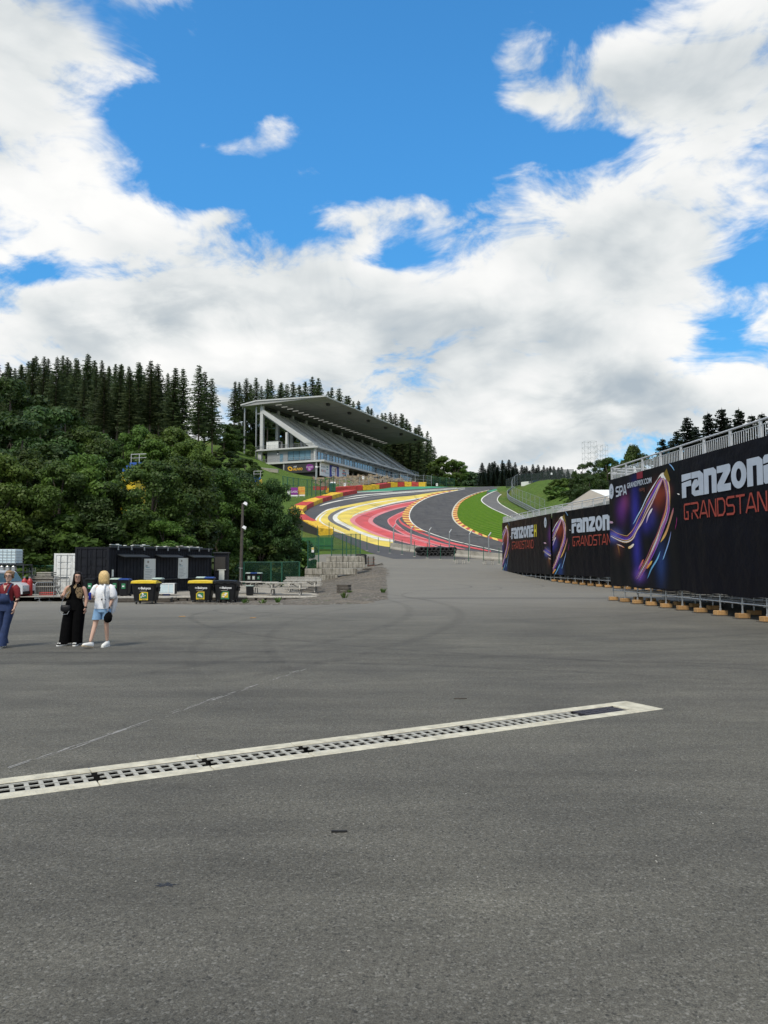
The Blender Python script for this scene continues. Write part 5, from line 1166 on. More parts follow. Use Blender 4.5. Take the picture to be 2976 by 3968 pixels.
    if endrail:
        bb = MB()
        for z in (RTOP, RTOP-.25): bb.cyl(W3(.05, z, -.13), W3(.05, z, -deep), .03, n=6)
        for q in range(1, int(deep/.15)): bb.cyl(W3(.05, BT-.2, -.13-q*.15), W3(.05, RTOP-.25, -.13-q*.15), .012, n=4, cap=False)
        bb.build('end_rail', 'rail_alu', root); bb = MB(); bb.cyl(W3(.1, RTOP-.06, -.2), W3(2.6, RTOP-.62, -1.5), .03, n=6); bb.build('stair_rail', 'rail_alu', root)
    bb = MB(); bb.hexa([W3(0, BT-.42, -.2), W3(P.L, BT-.42, -.2), W3(P.L, BT-.42, -deep), W3(0, BT-.42, -deep)], [W3(0, BT-.3, -.2), W3(P.L, BT-.3, -.2), W3(P.L, BT-.3, -deep), W3(0, BT-.3, -deep)]); bb.build('deck', 'wood_dark', root)
    bb = MB(); bb.quad(W3(0, BB, -deep), W3(P.L, BB, -deep), W3(P.L, BT, -deep), W3(0, BT, -deep)); bb.build('dark_back', 'banner', root, fix=False)  # unseen back sheet, added to keep the space under the deck dark
    bb = MB(); bb.quad(W3(0, BB, -.2), W3(0, BB, -deep), W3(0, BT, -deep), W3(0, BT, -.2)); bb.build('end_banner', 'banner', root, fix=False)
    # scaffold feet
    np_ = int(P.L/1.42)+1; rows = (-.10, -1.3, -2.5)
    for ri, out in enumerate(rows):
        bb = MB(); bz = MB()
        for i in range(np_):
            s = .06+i*1.42; g = T(*(P.A+P.d*s+P.n*out)[:2]); bb.cyl(W3(s, g+(.17 if blocks(s) else .03), out), W3(s, BB+.5 if ri else BT-.3, out), .027, n=6)
            if ri == 0:
                bb.cyl(W3(s, g+.13 if blocks(s) else g+.02, out), W3(s, g+.25, out), .04, n=6)
        bb.build('standards', 'galvanised', root)
        for z in (.68, .36): bz.cyl(W3(0, z+.12, out), W3(P.L, z+.12, out), .024, n=6)
        if ri == 0:
            for i in range(np_): s = .06+i*1.42; bz.cyl(W3(s, .48, rows[0]), W3(s, .48, rows[2]), .022, n=5); bz.box(W3(s, .48, out), (.08, .08, .07)); bz.box(W3(s, .80, out), (.08, .08, .07))
        bz.build('ledgers', 'galvanised', root)
        bp_ = MB()
        for i in range(np_):
            s = .06+i*1.42
            if not blocks(s): g = T(*(P.A+P.d*s+P.n*out)[:2]); bp_.box(W3(s, g+.015, out), (.18, .18, .03))
        if bp_.v: bp_.build('base_plates', 'steel_dark', root)
    # loose timber blocks under the feet
    cnt = 0
    for ri, out in enumerate(rows[:2]):
        for i in range(np_):
            s = .06+i*1.42
            if not blocks(s): continue
            w3 = P.A+P.d*s+P.n*out; 
            if ri == 1 and i % 2 == 0 and i > 4: continue
            g = T(w3.x, w3.y); r = thing('timber_block', ('%s timber foot block from the far end under the %s banner' % (ORD[cnt], ord_lab)) if ri == 0 else '%s timber foot block in the shaded inner row under the %s banner' % (ORD[i], ord_lab), 'timber block', (w3.x, w3.y, g+.002), random.uniform(-.12, .12)+math.atan2(P.d.y, P.d.x)+math.pi/2, 'timber foot blocks' if ri == 0 else 'inner timber foot blocks under the %s banner' % ord_lab)
            if ri == 0: cnt += 1
            bb = MB(); bb.box((0, 0, .10), (.40, .26, .15), bev=.008); bb.build('block', 'wood_block', r); bb = MB(); bb.box((.02, .02, .012), (.52, .40, .022)); bb.build('pad', 'wood_dark', r)
    return root
mat('letter_dim', (.09, .022, .012), .6)
mat('rail_alu', (.55, .56, .57), .45, .35, .08, 4)
fan_platform(P1, 1., 0., 'nearest raised platform at the right edge with black printed banner and grey railing', lambda s: True, ord_lab='nearest')
fan_platform(P2, 1.2, 4.18, 'middle raised platform with black printed banner, half hidden by the nearest one', lambda s: True, ord_lab='middle')
fan_platform(P3, 1.2, 4.46, 'farthest raised platform with black banner showing a yellow letter H', lambda s: s > 16.5, ord_lab='farthest')
# white marquee beyond
mq = PT(2300, 1960, 96); r = thing('marquee', 'white roofed open marquee behind the middle platform', 'tent', (mq.x, mq.y, T(mq.x, mq.y)))
z0 = PT(2300, 1975, 96).z-T(mq.x, mq.y); z1 = PT(2300, 1898, 96).z-T(mq.x, mq.y)
for i, (x0, x1) in enumerate(((-1.0, 3.2), (3.3, 7.5), (7.6, 12))):
    b = MB(); b.add([(x0+.6, 0, z1), (x1+.6, 0, z1), (x1+2, -5, z0+.9), (x0+2, -5, z0+.9), (x0-2.6, 5, z0), (x1-2.6, 5, z0), (x0+.6, 0, z1-.04), (x1+.6, 0, z1-.04)], [(0, 1, 2, 3), (0, 1, 5, 4)]); b.build('roof_sheet', 'canvas_white', r, fix=False)
b = MB(); b.add([(-1.0+.6, -.1, z1-.05), (-1+2, -5, z0+.9), (-4.2, 0, z0-.5), (-3.6, 5, z0)], [(0, 2, 1), (0, 3, 2)]); b.build('gable', 'canvas_brown', r, fix=False)
for x in (-3.6, 1, 5.5, 10): b = MB(); b.cyl((x, 4.8, 0), (x, 4.8, z0), .06, n=6); b.cyl((x+3.5, -4.9, 0), (x+3.5, -4.9, z0+.9), .06, n=6); b.build('frame_leg', 'galvanised', r)
# ================================================================== gravel slope, terrace and the corner behind the bins
def inside(p, poly):
    c = False; n = len(poly)
    for i in range(n):
        a, b = poly[i], poly[i-1]
        if (a[1] > p[1]) != (b[1] > p[1]) and p[0] < (b[0]-a[0])*(p[1]-a[1])/(b[1]-a[1])+a[0]: c = not c
    return c
gpoly = [GR(*q) for q in ((1492, 2322), (1498, 2260), (1500, 2206), (1482, 2196), (1425, 2194), (1330, 2232), (1262, 2246), (1180, 2252), (1150, 2290), (1180, 2318), (1000, 2330), (720, 2331), (560, 2334), (560, 2340), (900, 2343), (1200, 2345), (1420, 2340))]
gp2 = [(p.x, p.y) for p in gpoly]
def gravel_z(x, y): return T(x, y)+.035+.03*math.sin(x*1.7+y*.6)*math.sin(y*.9)+.02*math.sin(x*5.1)*math.sin(y*3.7)
x0, x1 = min(p[0] for p in gp2), max(p[0] for p in gp2); y0, y1 = min(p[1] for p in gp2), max(p[1] for p in gp2); st = .3
b = MB(); idx = {}; nx, ny = int((x1-x0)/st)+1, int((y1-y0)/st)+1
def gv(i, j):
    if (i, j) not in idx: idx[(i, j)] = len(b.v); x, y = x0+i*st+rng.uniform(-.09, .09), y0+j*st+rng.uniform(-.09, .09); b.v.append((x, y, gravel_z(x, y)))
    return idx[(i, j)]
for i in range(nx):
    for j in range(ny):
        if inside((x0+(i+.5)*st+rng.uniform(-.12, .12), y0+(j+.5)*st+rng.uniform(-.12, .12)), gp2): b.f.append((gv(i, j), gv(i+1, j), gv(i+1, j+1), gv(i, j+1)))
_cnt = {}
for f in b.f:
    for v in f: _cnt[v] = _cnt.get(v, 0)+1
for v, n_ in _cnt.items():
    if n_ < 4: x, y, z = b.v[v]; b.v[v] = (x, y, T(x, y)+.003)
gvl = struct(b.build('gravel_slope', 'gravel', None, True, False))
b = MB(); n = 0
while n < 1500:
    x, y = random.uniform(x0, x1), random.uniform(y0, y1)
    if not inside((x, y), gp2): continue
    r_ = random.uniform(.012, .035) if random.random() < .95 else random.uniform(.04, .07); z = gravel_z(x, y)+r_*.3; a = random.uniform(0, 6.3); ca, sa = math.cos(a)*r_, math.sin(a)*r_
    b.add([(x+ca, y+sa, z), (x-sa, y+ca, z+r_*.15), (x-ca*.9, y-sa*1.1, z), (x+sa*.8, y-ca, z), (x+ca*.2, y, z+r_*.75)], [(0, 1, 4), (1, 2, 4), (2, 3, 4), (3, 0, 4)]); n += 1
mat('stone_loose', (.17, .155, .13), .95, 0, .4, 3); o = b.build('loose_stones', 'stone_loose', gvl, fix=False); o['kind'] = 'stuff'
# weeds at the gravel edges
leafmat('weed', (.05, .10, .02), (.12, .19, .04), 3.)
def tuft_mesh(n, r, h, seed):
    q = random.Random(seed); b = MB()
    for i in range(n):
        a = q.uniform(0, 6.28); d = q.uniform(0, r*.5); x, y = d*math.cos(a), d*math.sin(a); hh = h*q.uniform(.5, 1); w = .018; lx, ly = math.cos(a)*r*q.uniform(.3, 1), math.sin(a)*r*q.uniform(.3, 1); px_, py_ = -math.sin(a)*w, math.cos(a)*w
        b.add([(x-px_, y-py_, 0), (x+px_, y+py_, 0), (x+lx*.5+px_, y+ly*.5+py_, hh*.7), (x+lx*.5-px_, y+ly*.5-py_, hh*.7), (x+lx, y+ly, hh)], [(0, 1, 2, 3), (3, 2, 4)])
    return b.mesh('weed_tuft', 'weed')
tms = [tuft_mesh(26, .22, .28, s) for s in range(3)]
for i, (px, py, lab) in enumerate(((1018, 2340, 'low weed tuft growing at the kerb foot right of the bins'), (1076, 2336, 'low weed tuft growing at the kerb foot below the picnic tables'), (1352, 2300, 'weed tuft beside the wooden crate on the gravel'), (1335, 2318, 'weed tuft at the end of the terrace kerb'), (1485, 2298, 'weed tuft on the right edge of the gravel'), (950, 2341, 'low weed tuft growing at the kerb nearest the bins'))):
    p = GR(px, py); o = tag(link('weed_tuft', tms[i % 3], None, (p.x, p.y, p.z+.02)), lab, 'weed', 'weed tufts'); o.rotation_euler.z = i; o.scale = (1.3, 1.3, random.uniform(.8, 1.3))
TZ = -.24
b = MB(); tpoly = [(-46, 44.6), (-17, 44.6), (-3.3, 44.9), (-2.9, 46.5), (-4.6, 50), (-6.5, 54), (-8.5, 60), (-9, 70), (-46, 70)]
b.add([(x, y, TZ) for x, y in tpoly], tri_poly([(x, y, 0) for x, y in tpoly])); terr = b.build('terrace', 'terrace', None, False, False); struct(terr)
if sum(p.normal.z for p in terr.data.polygons) < 0: terr.data.flip_normals()
kb = thing('terrace_kerb', 'grey rail on rough stones edging the terrace in front of the picnic tables', 'kerb', (-10, 44.5, TZ))
for i in range(7): b = MB(); xx = -8.0+i*2.02; b.box((xx+1, 0, -.0), (1.99, .22, .10), bev=.015); b.build('kerb_rail', 'wood_grey', kb)
for i in range(26): b = MB(); xx = -8+i*.56; b.box((xx+.27, random.uniform(-.03, .03), -.23), (.5+random.uniform(-.05, .04), .24, .33), bev=.05); b.build('kerb_stone', 'wood_dark', kb)
# ------------------------------------------------------------------ containers
def container(name, label, C0, ang, L, Wd, Hh, m, z0, ribs=(True, True)):
    r = thing(name, label, 'container', (C0[0], C0[1], z0), ang)      # X along the long side, Y backwards
    f = MB(); t = .14
    for x in (t/2, L-t/2):
        for y in (t/2, Wd-t/2): f.box((x, y, Hh/2), (t, t, Hh))
    for z in (t/2, Hh-t/2):
        for y in (t/2, Wd-t/2): f.box((L/2, y, z), (L-2*t, t*.9, t*.95))
        for x in (t/2, L-t/2): f.box((x, Wd/2, z), (t*.9, Wd-2*t, t*.95))
    f.build('frame', m, r)
    def corr(p0, dirv, nrm, ln, name):
        b = MB(); n = int(ln/.28); pts = []
        for i in range(n):
            for k_, dd_ in ((0, 0), (.35, 0), (.5, -.045), (.85, -.045)): s = (i+k_)*ln/n; pts.append((p0[0]+dirv[0]*s+nrm[0]*dd_, p0[1]+dirv[1]*s+nrm[1]*dd_))
        pts.append((p0[0]+dirv[0]*ln, p0[1]+dirv[1]*ln))
        for a, c in zip(pts, pts[1:]): b.quad((*a, t), (*c, t), (*c, Hh-t), (*a, Hh-t))
        return b.build(name, m, r, fix=False)
    corr((t, .03), (1, 0), (0, -1), L-2*t, 'side_panel'); corr((t, Wd-.03), (1, 0), (0, 1), L-2*t, 'side_panel'); corr((L-.03, t), (0, 1), (1, 0), Wd-2*t, 'end_panel')
    b = MB(); b.box((L/2, Wd/2, Hh-.05), (L-.2, Wd-.2, .04)); b.build('roof_panel', m, r); b = MB(); b.box((L/2, Wd/2, .1), (L-.2, Wd-.2, .06)); b.build('floor', m, r)
    for i in range(2):
        y0_ = t+.01+i*(Wd-2*t)/2; w = (Wd-2*t)/2-.02; b = MB(); b.box((.06, y0_+w/2, Hh/2), (.06, w, Hh-2*t-.02)); d_ = b.build('door', m, r); b = MB()
        for zz in range(5): b.box((.02, y0_+w/2, t+.3+zz*(Hh-2*t-.5)/4.2), (.035, w-.16, (Hh-2*t)/7))
        b.build('door_rib', m, d_); b = MB()
        for yy in (y0_+w*.3, y0_+w*.72): b.cyl((-.02, yy, t-.05), (-.02, yy, Hh-t+.05), .022, n=6)
        b.box((-.04, y0_+w*.5, Hh*.38), (.04, w*.5, .05)); b.build('lock_bar', m if m != 'white_paint' else 'galvanised', d_)
    return r
C0 = Vector((-16.45, 46.0, 0)); C1 = Vector((-12.95, 57.0, 0)); cd_ = (C1-C0).normalized(); CL = 11.9; cang = math.atan2(cd_.y, cd_.x)
kk = container('kiosk_container', 'long black shipping container turned into a drinks kiosk', C0, cang, CL, 2.44, 2.93, 'black_paint', TZ)
def ks(px): a, _ = slope(px, 2170); return (a*C0.y-C0.x)/(cd_.x-a*cd_.y)
for i, (pa, pb) in enumerate(((452, 553), (600, 686), (724, 808))):
    s0, s1 = ks(pa), ks(pb); b = MB(); b.prism([(s0, -.02, 2.52), (s0, -.55, 2.36), (s0, -.55, 2.31), (s0, -.02, 2.44)], (s1-s0, 0, 0)); b.build('awning_flap', 'steel_dark', kk)
    b = MB(); b.box(((s0+s1)/2, -.05, 1.62), (s1-s0-.1, .07, 1.45)); sh_ = b.build('shutter', 'black_paint', kk); b = MB(); b.box(((s0+s1)/2, -.12, .86), (s1-s0+.1, .22, .06)); b.build('counter', 'steel_dark', sh_)
    b = MB()
    for q in range(7): b.box((lerp(s0+.1, s1-.1, (q+.5)/7), -.095, 1.62), ((s1-s0)/7*.45, .02, 1.4))
    b.build('shutter_slat', 'black_paint', sh_)
def menu(par, s0, s1, z0, z1, y):
    w = s1-s0; b = MB(); b.box(((s0+s1)/2, y, (z0+z1)/2), (w, .03, z1-z0)); p = b.build('menu_board', 'white_board', par); h = z1-z0
    b = MB(); n = 14; b.add([(s0+w*.33+w*.09*math.cos(2*math.pi*i/n), y-.018, z1-h*.14+h*.055*math.sin(2*math.pi*i/n)) for i in range(n)], [tuple(range(n))]); b.build('emblem', 'concrete', p, fix=False)
    b = MB(); b.box((s0+w*.30, y-.018, z1-h*.385), (w*.30, .004, h*.025)); b.build('emblem_bar', 'print_teal', p)
    textmesh('Spian', h*.13, 'lettering', 'print_dark', p, Matrix.Translation((s0+w*.1, y-.018, z1-h*.345)) @ MF, squash=.62 if w < 1.3 else .8)
    b = MB(); q = random.Random(int(s0*10))
    for i in range(7): ll = w*q.uniform(.3, .65); b.box((s0+w*.1+ll/2, y-.018, z0+h*(.09+.07*i)), (ll, .004, h*.012)); b.box((s0+w*.88, y-.018, z0+h*(.09+.07*i)), (w*.06, .004, h*.012))
    b.build('price_lines', 'print_dark', p)
menu(kk, ks(554), ks(598), .78, 2.22, -.09); menu(kk, ks(686), ks(724), .85, 2.28, -.09)
b = MB(); b.box((.35, -.03, 1.35), (.16, .02, .42)); b.build('notice', 'white_board', kk)
b = MB(); b.box((CL/2, -.06, 2.93+.02), (CL, .1, .12)); b.build('roof_rail', 'steel_dark', kk)
for i in range(9): b = MB(); b.box((.7+i*1.32, -.12, 2.86), (.08, .06, .22)); b.build('rail_bracket', 'galvanised', kk)
q = random.Random(5)
for i in range(14):
    s_ = 1.5+i*.68+q.uniform(-.2, .2); r = thing('roof_lath', ORD[i]+' pale lath from the left end of the kiosk container roof', 'lath', tuple(kk.matrix_basis @ Vector((s_, q.uniform(.1, .9), 2.93+q.uniform(0, .12)))), cang+q.gauss(0, .25), 'pale laths on the kiosk roof'); b = MB(); ln = q.uniform(.8, 2.6); b.box((0, 0, .05), (ln, .12, .04)); b.box((ln*.2, .03, .09), (.1, .2, .05)); b.build('strip', q.choice(('white_board', 'concrete', 'wood_grey')), r)
wc = container('storage_container', 'white shipping container end with lock bars beside the black kiosk', ((212-1488)/2976*52, 52., 0), math.atan2(.98, .2), 6.06, 2.44, 2.59, 'white_paint', TZ)
wc.rotation_euler.z = math.pi/2; wc.location = ((212-1488)/2976*52+2.44, 52., TZ)
# little black booth
bp = PT(826, 2290, 58.5); booth = thing('ticket_booth', 'small black booth with white notice right of the kiosk container', 'booth', (bp.x, 58.5, TZ), .12)
b = MB(); b.box((.55, .6, 1.33), (1.05, 1.2, 2.66)); b.build('wall', 'black_paint', booth); b = MB(); b.box((.55, .58, 2.70), (1.2, 1.36, .08)); b.build('roof', 'steel_dark', booth); b = MB(); b.box((.5, -.03, 1.85), (.78, .05, 1.05)); b.build('hatch', 'backing_dark', booth)
b = MB(); b.box((.62, -.05, .95), (.40, .03, .85)); b.build('notice', 'white_board', booth); b = MB(); b.box((.62, -.06, 1.40), (.62, .05, .05)); b.build('ledge', 'white_board', booth)
# ------------------------------------------------------------------ big waste bins
def big_bin(px, py, d, lid, label, rz=0., sticker=('yellow_plastic', 'green_plastic')):
    a, _ = slope(px, py); z = T(a*d, d); r = thing('waste_container', label, 'bin', (a*d, d, z+.004), rz)
    b = MB(); w0, w1, d0, d1 = .54, .64, .40, .50; zs = (.17, .24, 1.02, 1.10)
    rg = []
    for zz, t in ((.17, 0), (.22, .05), (.95, .9), (1.06, 1.)):
        X, Y = lerp(w0, w1, t), lerp(d0, d1, t); c = .07; rg.append([(-X+c, -Y, zz), (X-c, -Y, zz), (X, -Y+c, zz), (X, Y-c, zz), (X-c, Y, zz), (-X+c, Y, zz), (-X, Y-c, zz), (-X, -Y+c, zz)])
    b.loft(rg); body = b.build('body', 'black_plastic', r)
    b = MB(); b.box((0, 0, 1.075), (1.36, 1.06, .07), bev=.02); b.build('rim', 'black_plastic', body)
    for s_ in (-1, 1): b = MB(); b.cyl((s_*.66, 0, .86), (s_*.76, 0, .86), .035, n=8); b.box((s_*.67, 0, .78), (.06, .35, .24)); b.build('lifting_lug', 'black_plastic', body)
    b = MB(); rg = []
    for i in range(7):
        t = i/6; y = lerp(-.53, .50, t); zz = 1.135+.12*math.sin(math.pi*(.15+.85*t)**.8)
        rg.append([(-.68, y, 1.115), (.68, y, 1.115), (.66, y, zz), (.3, y, zz+.03), (-.3, y, zz+.03), (-.66, y, zz)])
    b.loft(rg); ld = b.build('lid', lid, r)
    b = MB()
    for s_ in (-.42, 0, .42): b.box((s_, -.535, 1.14), (.22, .05, .05))
    b.build('lid_grip', lid, ld)
    for sx_ in (-.42, .42):
        for sy_ in (-.32, .32):
            b = MB(); b.cyl((sx_-.03, sy_, .085), (sx_+.03, sy_, .085), .082, n=12); wh = b.build('wheel', 'rubber', r); b = MB(); b.box((sx_, sy_, .15), (.09, .06, .09)); b.build('fork', 'galvanised', wh)
    textmesh('Belcyco', .17, 'lettering', 'print_white', r, Matrix.Translation((-.14, -.512, .80)) @ Matrix.Rotation(-.12, 4, 'X') @ MF, bold=.004)
    b = MB(); n = 12
    for i in range(n):
        if i in (2, 8): continue
        a0, a1 = 2*math.pi*i/n, 2*math.pi*(i+1)/n; b.quad(*[(-.22+rr*math.cos(q_), -.512, .85+rr*math.sin(q_)*.8) for rr, q_ in ((.06, a0), (.06, a1), (.035, a1), (.035, a0))])
    b.build('logo', 'print_white', r, fix=False)
    b = MB(); b.box((-.02, -.492, .70), (.36, .012, .022)); b.build('small_print', 'concrete', r)
    b = MB(); b.prism([(-.22, -.458, .22), (.24, -.458, .22), (.24, -.492, .65), (-.10, -.492, .65), (-.22, -.480, .53)], (0, -.008, 0)); s1 = b.build('sticker', sticker[0], r)
    b = MB(); b.prism([(-.17, -.470, .31), (.19, -.470, .31), (.19, -.490, .60), (-.08, -.490, .60), (-.17, -.482, .50)], (0, -.012, 0)); b.build('sticker_field', sticker[1], s1)
    q = random.Random(int(px)); b = MB()
    for i in range(9): xx, zz = q.uniform(-.12, .13), q.uniform(.34, .56); ww = q.uniform(.03, .06); b.add([(xx-ww, -.506, zz), (xx, -.506, zz-ww*.7), (xx+ww, -.506, zz+.01), (xx+ww*.2, -.506, zz+ww)], [(0, 1, 2, 3)])
    b.build('sticker_picture', 'print_white', s1, fix=False)
    textmesh('Belcyco', .075, 'lettering', 'print_dark', s1, Matrix.Translation((-.08, -.472, .235)) @ MF)
    return r
big_bin(566, 2338, 41.6, 'yellow_plastic', 'big black waste bin with yellow lid beside the fallen fridge')
big_bin(781, 2338, 43.2, 'yellow_plastic', 'big black waste bin with yellow lid next to the all-black one', .05)
big_bin(879, 2338, 43.4, 'black_plastic', 'big black waste bin with black lid and green sticker', -.06, ('green_plastic', 'yellow_plastic'))
def wheelie(px, d, lid, label, rz=0., zz=None, st='green_plastic', dx=0.):
    a, _ = slope(px, 2300); x = a*d+dx; r = thing('wheelie_bin', label, 'bin', (x, d, TZ if zz is None else zz), rz)
    b = MB(); rg = []
    for z, w, dp in ((.06, .20, .22), (.12, .22, .25), (.92, .28, .33), (.98, .29, .34)): c = .05; rg.append([(-w+c, -dp, z), (w-c, -dp, z), (w, -dp+c, z), (w, dp-c, z), (w-c, dp, z), (-w+c, dp, z), (-w, dp-c, z), (-w, -dp+c, z)])
    b.loft(rg); b.build('body', 'black_plastic', r)
    b = MB(); rg = []
    for i in range(6): t = i/5; y = lerp(-.38, .36, t); z = 1.02+.06*math.sin(math.pi*t); rg.append([(-.30, y, .985), (.30, y, .985), (.28, y, z), (-.28, y, z)])
    b.loft(rg); ld = b.build('lid', lid, r); b = MB(); b.cyl((-.24, .40, .98), (.24, .40, .98), .018, n=6); b.build('handle', 'black_plastic', ld)
    for s_ in (-.24, .24): b = MB(); b.cyl((s_-.03, .26, .10), (s_+.03, .26, .10), .10, n=12); b.build('wheel', 'rubber', r)
    b = MB(); b.prism([(-.1, -.302, .48), (.12, -.302, .48), (.12, -.318, .78), (-.1, -.318, .78)], (0, -.01, 0)); s1 = b.build('sticker', st, r); b = MB(); b.box((0, -.325, .62), (.12, .006, .08)); b.build('sticker_print', 'print_white', s1)
    return r
mat('lid_pale', (.42, .50, .46), .5, 0, .25, 6, dirt=(.05, .2, .1, .6), dscale=5)
wheelie(352, 45.4, 'black_plastic', 'black wheelie bin behind the woman in black', .1); wheelie(450, 45.8, 'lid_pale', 'wheelie bin with pale green lid beside the woman in white'); wheelie(484, 45.0, 'blue_plastic', 'wheelie bin with blue lid left of the first big yellow lidded bin')
wheelie(612, 46.5, 'lid_pale', 'wheelie bin with pale lid peeking out behind the first yellow lidded bin'); wheelie(783, 49.5, 'lid_pale', 'wheelie bin with pale green lid behind the second yellow lidded bin', dx=-.05); wheelie(813, 49.0, 'blue_plastic', 'wheelie bin with blue lid behind the all-black big bin')
wheelie(966, 66, 'lid_pale', 'pale lidded wheelie bin, leftmost of three under the trees', st='lid_pale'); wheelie(984, 65.8, 'blue_plastic', 'blue lidded wheelie bin between two pale ones under the trees', st='lid_pale'); wheelie(1002, 66, 'lid_pale', 'pale lidded wheelie bin, rightmost of three under the trees')
a, _ = slope(968, 2300); r = thing('litter_bin', 'slim black litter bin in front of the picnic tables', 'bin', (a*46.5, 46.5, TZ)); b = MB(); b.box((0, 0, .3), (.38, .32, .56), taper=1.1, bev=.03); b.build('body', 'black_plastic', r); b = MB(); b.box((0, 0, .59), (.46, .40, .04)); b.build('rim', 'lid_pale', r)
# fridge on its plinth
a, _ = slope(643, 2300); fr = thing('display_fridge', 'white glass fronted display fridge lying on its side by the kiosk', 'fridge', (a*46.2, 46.2, TZ), .05)
b = MB()
for c, d_ in (((0, .25, .14), (1.0, .5, .05)), ((0, .25, .72), (1.0, .5, .05)), ((-.48, .25, .43), (.05, .5, .53)), ((.46, .25, .43), (.08, .5, .53)), ((0, .48, .43), (.92, .04, .53))): b.box(c, d_)
b.build('cabinet', 'white_paint', fr); b = MB(); b.box((-.02, .02, .43), (.88, .02, .50)); b.build('glass_door', 'tote_plastic', fr); b = MB(); b.box((.14, .0, .43), (.05, .03, .50)); b.build('door_frame', 'white_paint', fr); b = MB(); b.box((.52, .25, .42), (.05, .48, .62)); b.build('compressor_cover', 'black_plastic', fr); b = MB(); b.box((0, .25, .06), (.35, .3, .11)); b.build('support_block', 'blue_plastic', fr)
a, _ = slope(618, 2300); r = thing('stone_slab', 'low stone slab behind the first big yellow lidded bin', 'stone', (a*44, 44, -.5)); b = MB(); b.box((-1.6, 0, .12), (4.6, .5, .24), bev=.04); b.build('slab', 'wood_dark', r); b = MB(); b.box((-1.6, 0, .26), (4.62, .54, .05)); b.build('coping', 'wood_grey', r)
# ------------------------------------------------------------------ picnic tables
def picnic():
    r = thing('picnic_table', '', 'picnic table')
    for i, yy in enumerate((-.28, -.09, .10, .29)): b = MB(); b.box((0, yy, .74), (2.5, .17, .05)); b.build('top_plank', 'wood_grey', r)
    for s_ in (-1, 1):
        for q in (0, 1): b = MB(); b.box((0, s_*(.66+q*.16), .44), (2.5, .145, .05)); b.build('bench_plank', 'wood_grey', r)
    for xx in (-.85, .85):
        for s_ in (-1, 1): b = MB(); b.bar((xx, s_*.72, 0), (xx, s_*.22, .71), .09, .06, (1, 0, 0)); b.build('leg', 'wood_grey', r)
        b = MB(); b.bar((xx+.06, -.80, .40), (xx+.06, .80, .40), .05, .09); b.build('bearer', 'wood_grey', r); b = MB(); b.bar((xx+.06, -.34, .69), (xx+.06, .34, .69), .05, .07); b.build('top_bearer', 'wood_grey', r)
        b = MB(); b.bar((xx, 0, .38), (xx*.35, 0, .70), .05, .06); b.build('brace', 'wood_grey', r)
    return r
pt = picnic(); first = True
for px, d, rz, sx_, lab in ((1110, 47.0, .02, 1., 'grey wooden picnic table in front, centre of the terrace'), (1016, 48.4, -.03, .8, 'grey wooden picnic table left of the front one, beside the litter bin'), (952, 49.5, .04, .8, 'grey wooden picnic table partly hidden by the all-black bin'),
                            (1172, 51.5, .02, 1., 'grey wooden picnic table, nearest in the row on the right'), (1176, 54.5, -.02, 1.02, 'grey wooden picnic table, second in the row on the right'), (1178, 58.2, .02, 1.06, 'grey wooden picnic table, third in the row on the right'), (1174, 62.4, -.01, 1.1, 'grey wooden picnic table, farthest in the row by the concrete blocks')):
    a, _ = slope(px, 2290); loc = (a*d, d, max(TZ, T(a*d, d))+.005)
    if first: pt.location = loc; pt.rotation_euler.z = rz; pt.scale = (sx_, 1, 1); pt['label'] = lab; pt['group'] = 'picnic tables on the terrace'; first = False
    else: dup(pt, loc, rz, (sx_, 1, 1), lab)
p = GR(1333, 2300); r = thing('wooden_crate', 'small dark wooden crate standing on the gravel slope', 'crate', (p.x, p.y, p.z), -.25)
for i in range(4): b = MB(); b.box((0, -.24+i*.16, .52), (.78, .145, .04)); b.build('top_slat', 'wood_dark', r)
for i in range(3): b = MB(); b.box((0, -.30, .10+i*.17), (.70, .03, .145)); b.build('side_slat', 'wood_dark', r); b = MB(); b.box((-.36, 0, .10+i*.17), (.03, .56, .145)); b.build('side_slat', 'wood_dark', r); b = MB(); b.box((.36, 0, .10+i*.17), (.03, .56, .145)); b.build('side_slat', 'wood_dark', r)
p = GR(1423, 2210); r = thing('plank', 'dark plank lying on the upper gravel slope', 'plank', tuple(p+Vector((0, 0, .05))), .1); b = MB(); b.box((0, 0, .06), (1.0, .35, .1), bev=.015); b.build('board', 'wood_dark', r); b = MB(); b.box((.1, .0, .13), (.7, .16, .05)); b.build('batten', 'wood_dark', r)
# ------------------------------------------------------------------ concrete block wall, fence on it, pallet stack
cw = thing('block_wall', 'stepped wall of weathered concrete blocks holding the gravel slope', 'wall', (0, 0, 0))
D = 78.; mpp = D/2976
def wx(px): return slope(px, 2190)[0]*D
def wz(py): return CAM_H+slope(1300, py)[1]*D
rows_ = ((2155, 2177, [1264, 1328, 1372, 1416]), (2178, 2201, [1227, 1290, 1352, 1416]), (2203, 2227, [1182, 1250, 1318, 1385]), (2228, 2253, [1182, 1246, 1310]))
for ri, (t_, b_, xs_) in enumerate(rows_):
    for a, c in zip(xs_, xs_[1:]):
        b = MB(); b.box(((wx(a)+wx(c))/2, D+.35+.12*ri*-1+random.uniform(-.02, .02), (wz(t_)+wz(b_))/2), (wx(c)-wx(a)-.02, .85, wz(t_)-wz(b_)-.012), bev=.03); b.build('concrete_block', 'streaked_concrete', cw)
fz = wz(2155)
r = thing('mesh_fence', 'dark green mesh fence standing on the concrete block wall', 'fence', (wx(1283), D+.6, fz)); o = Vector((wx(1283), D+.6, fz))
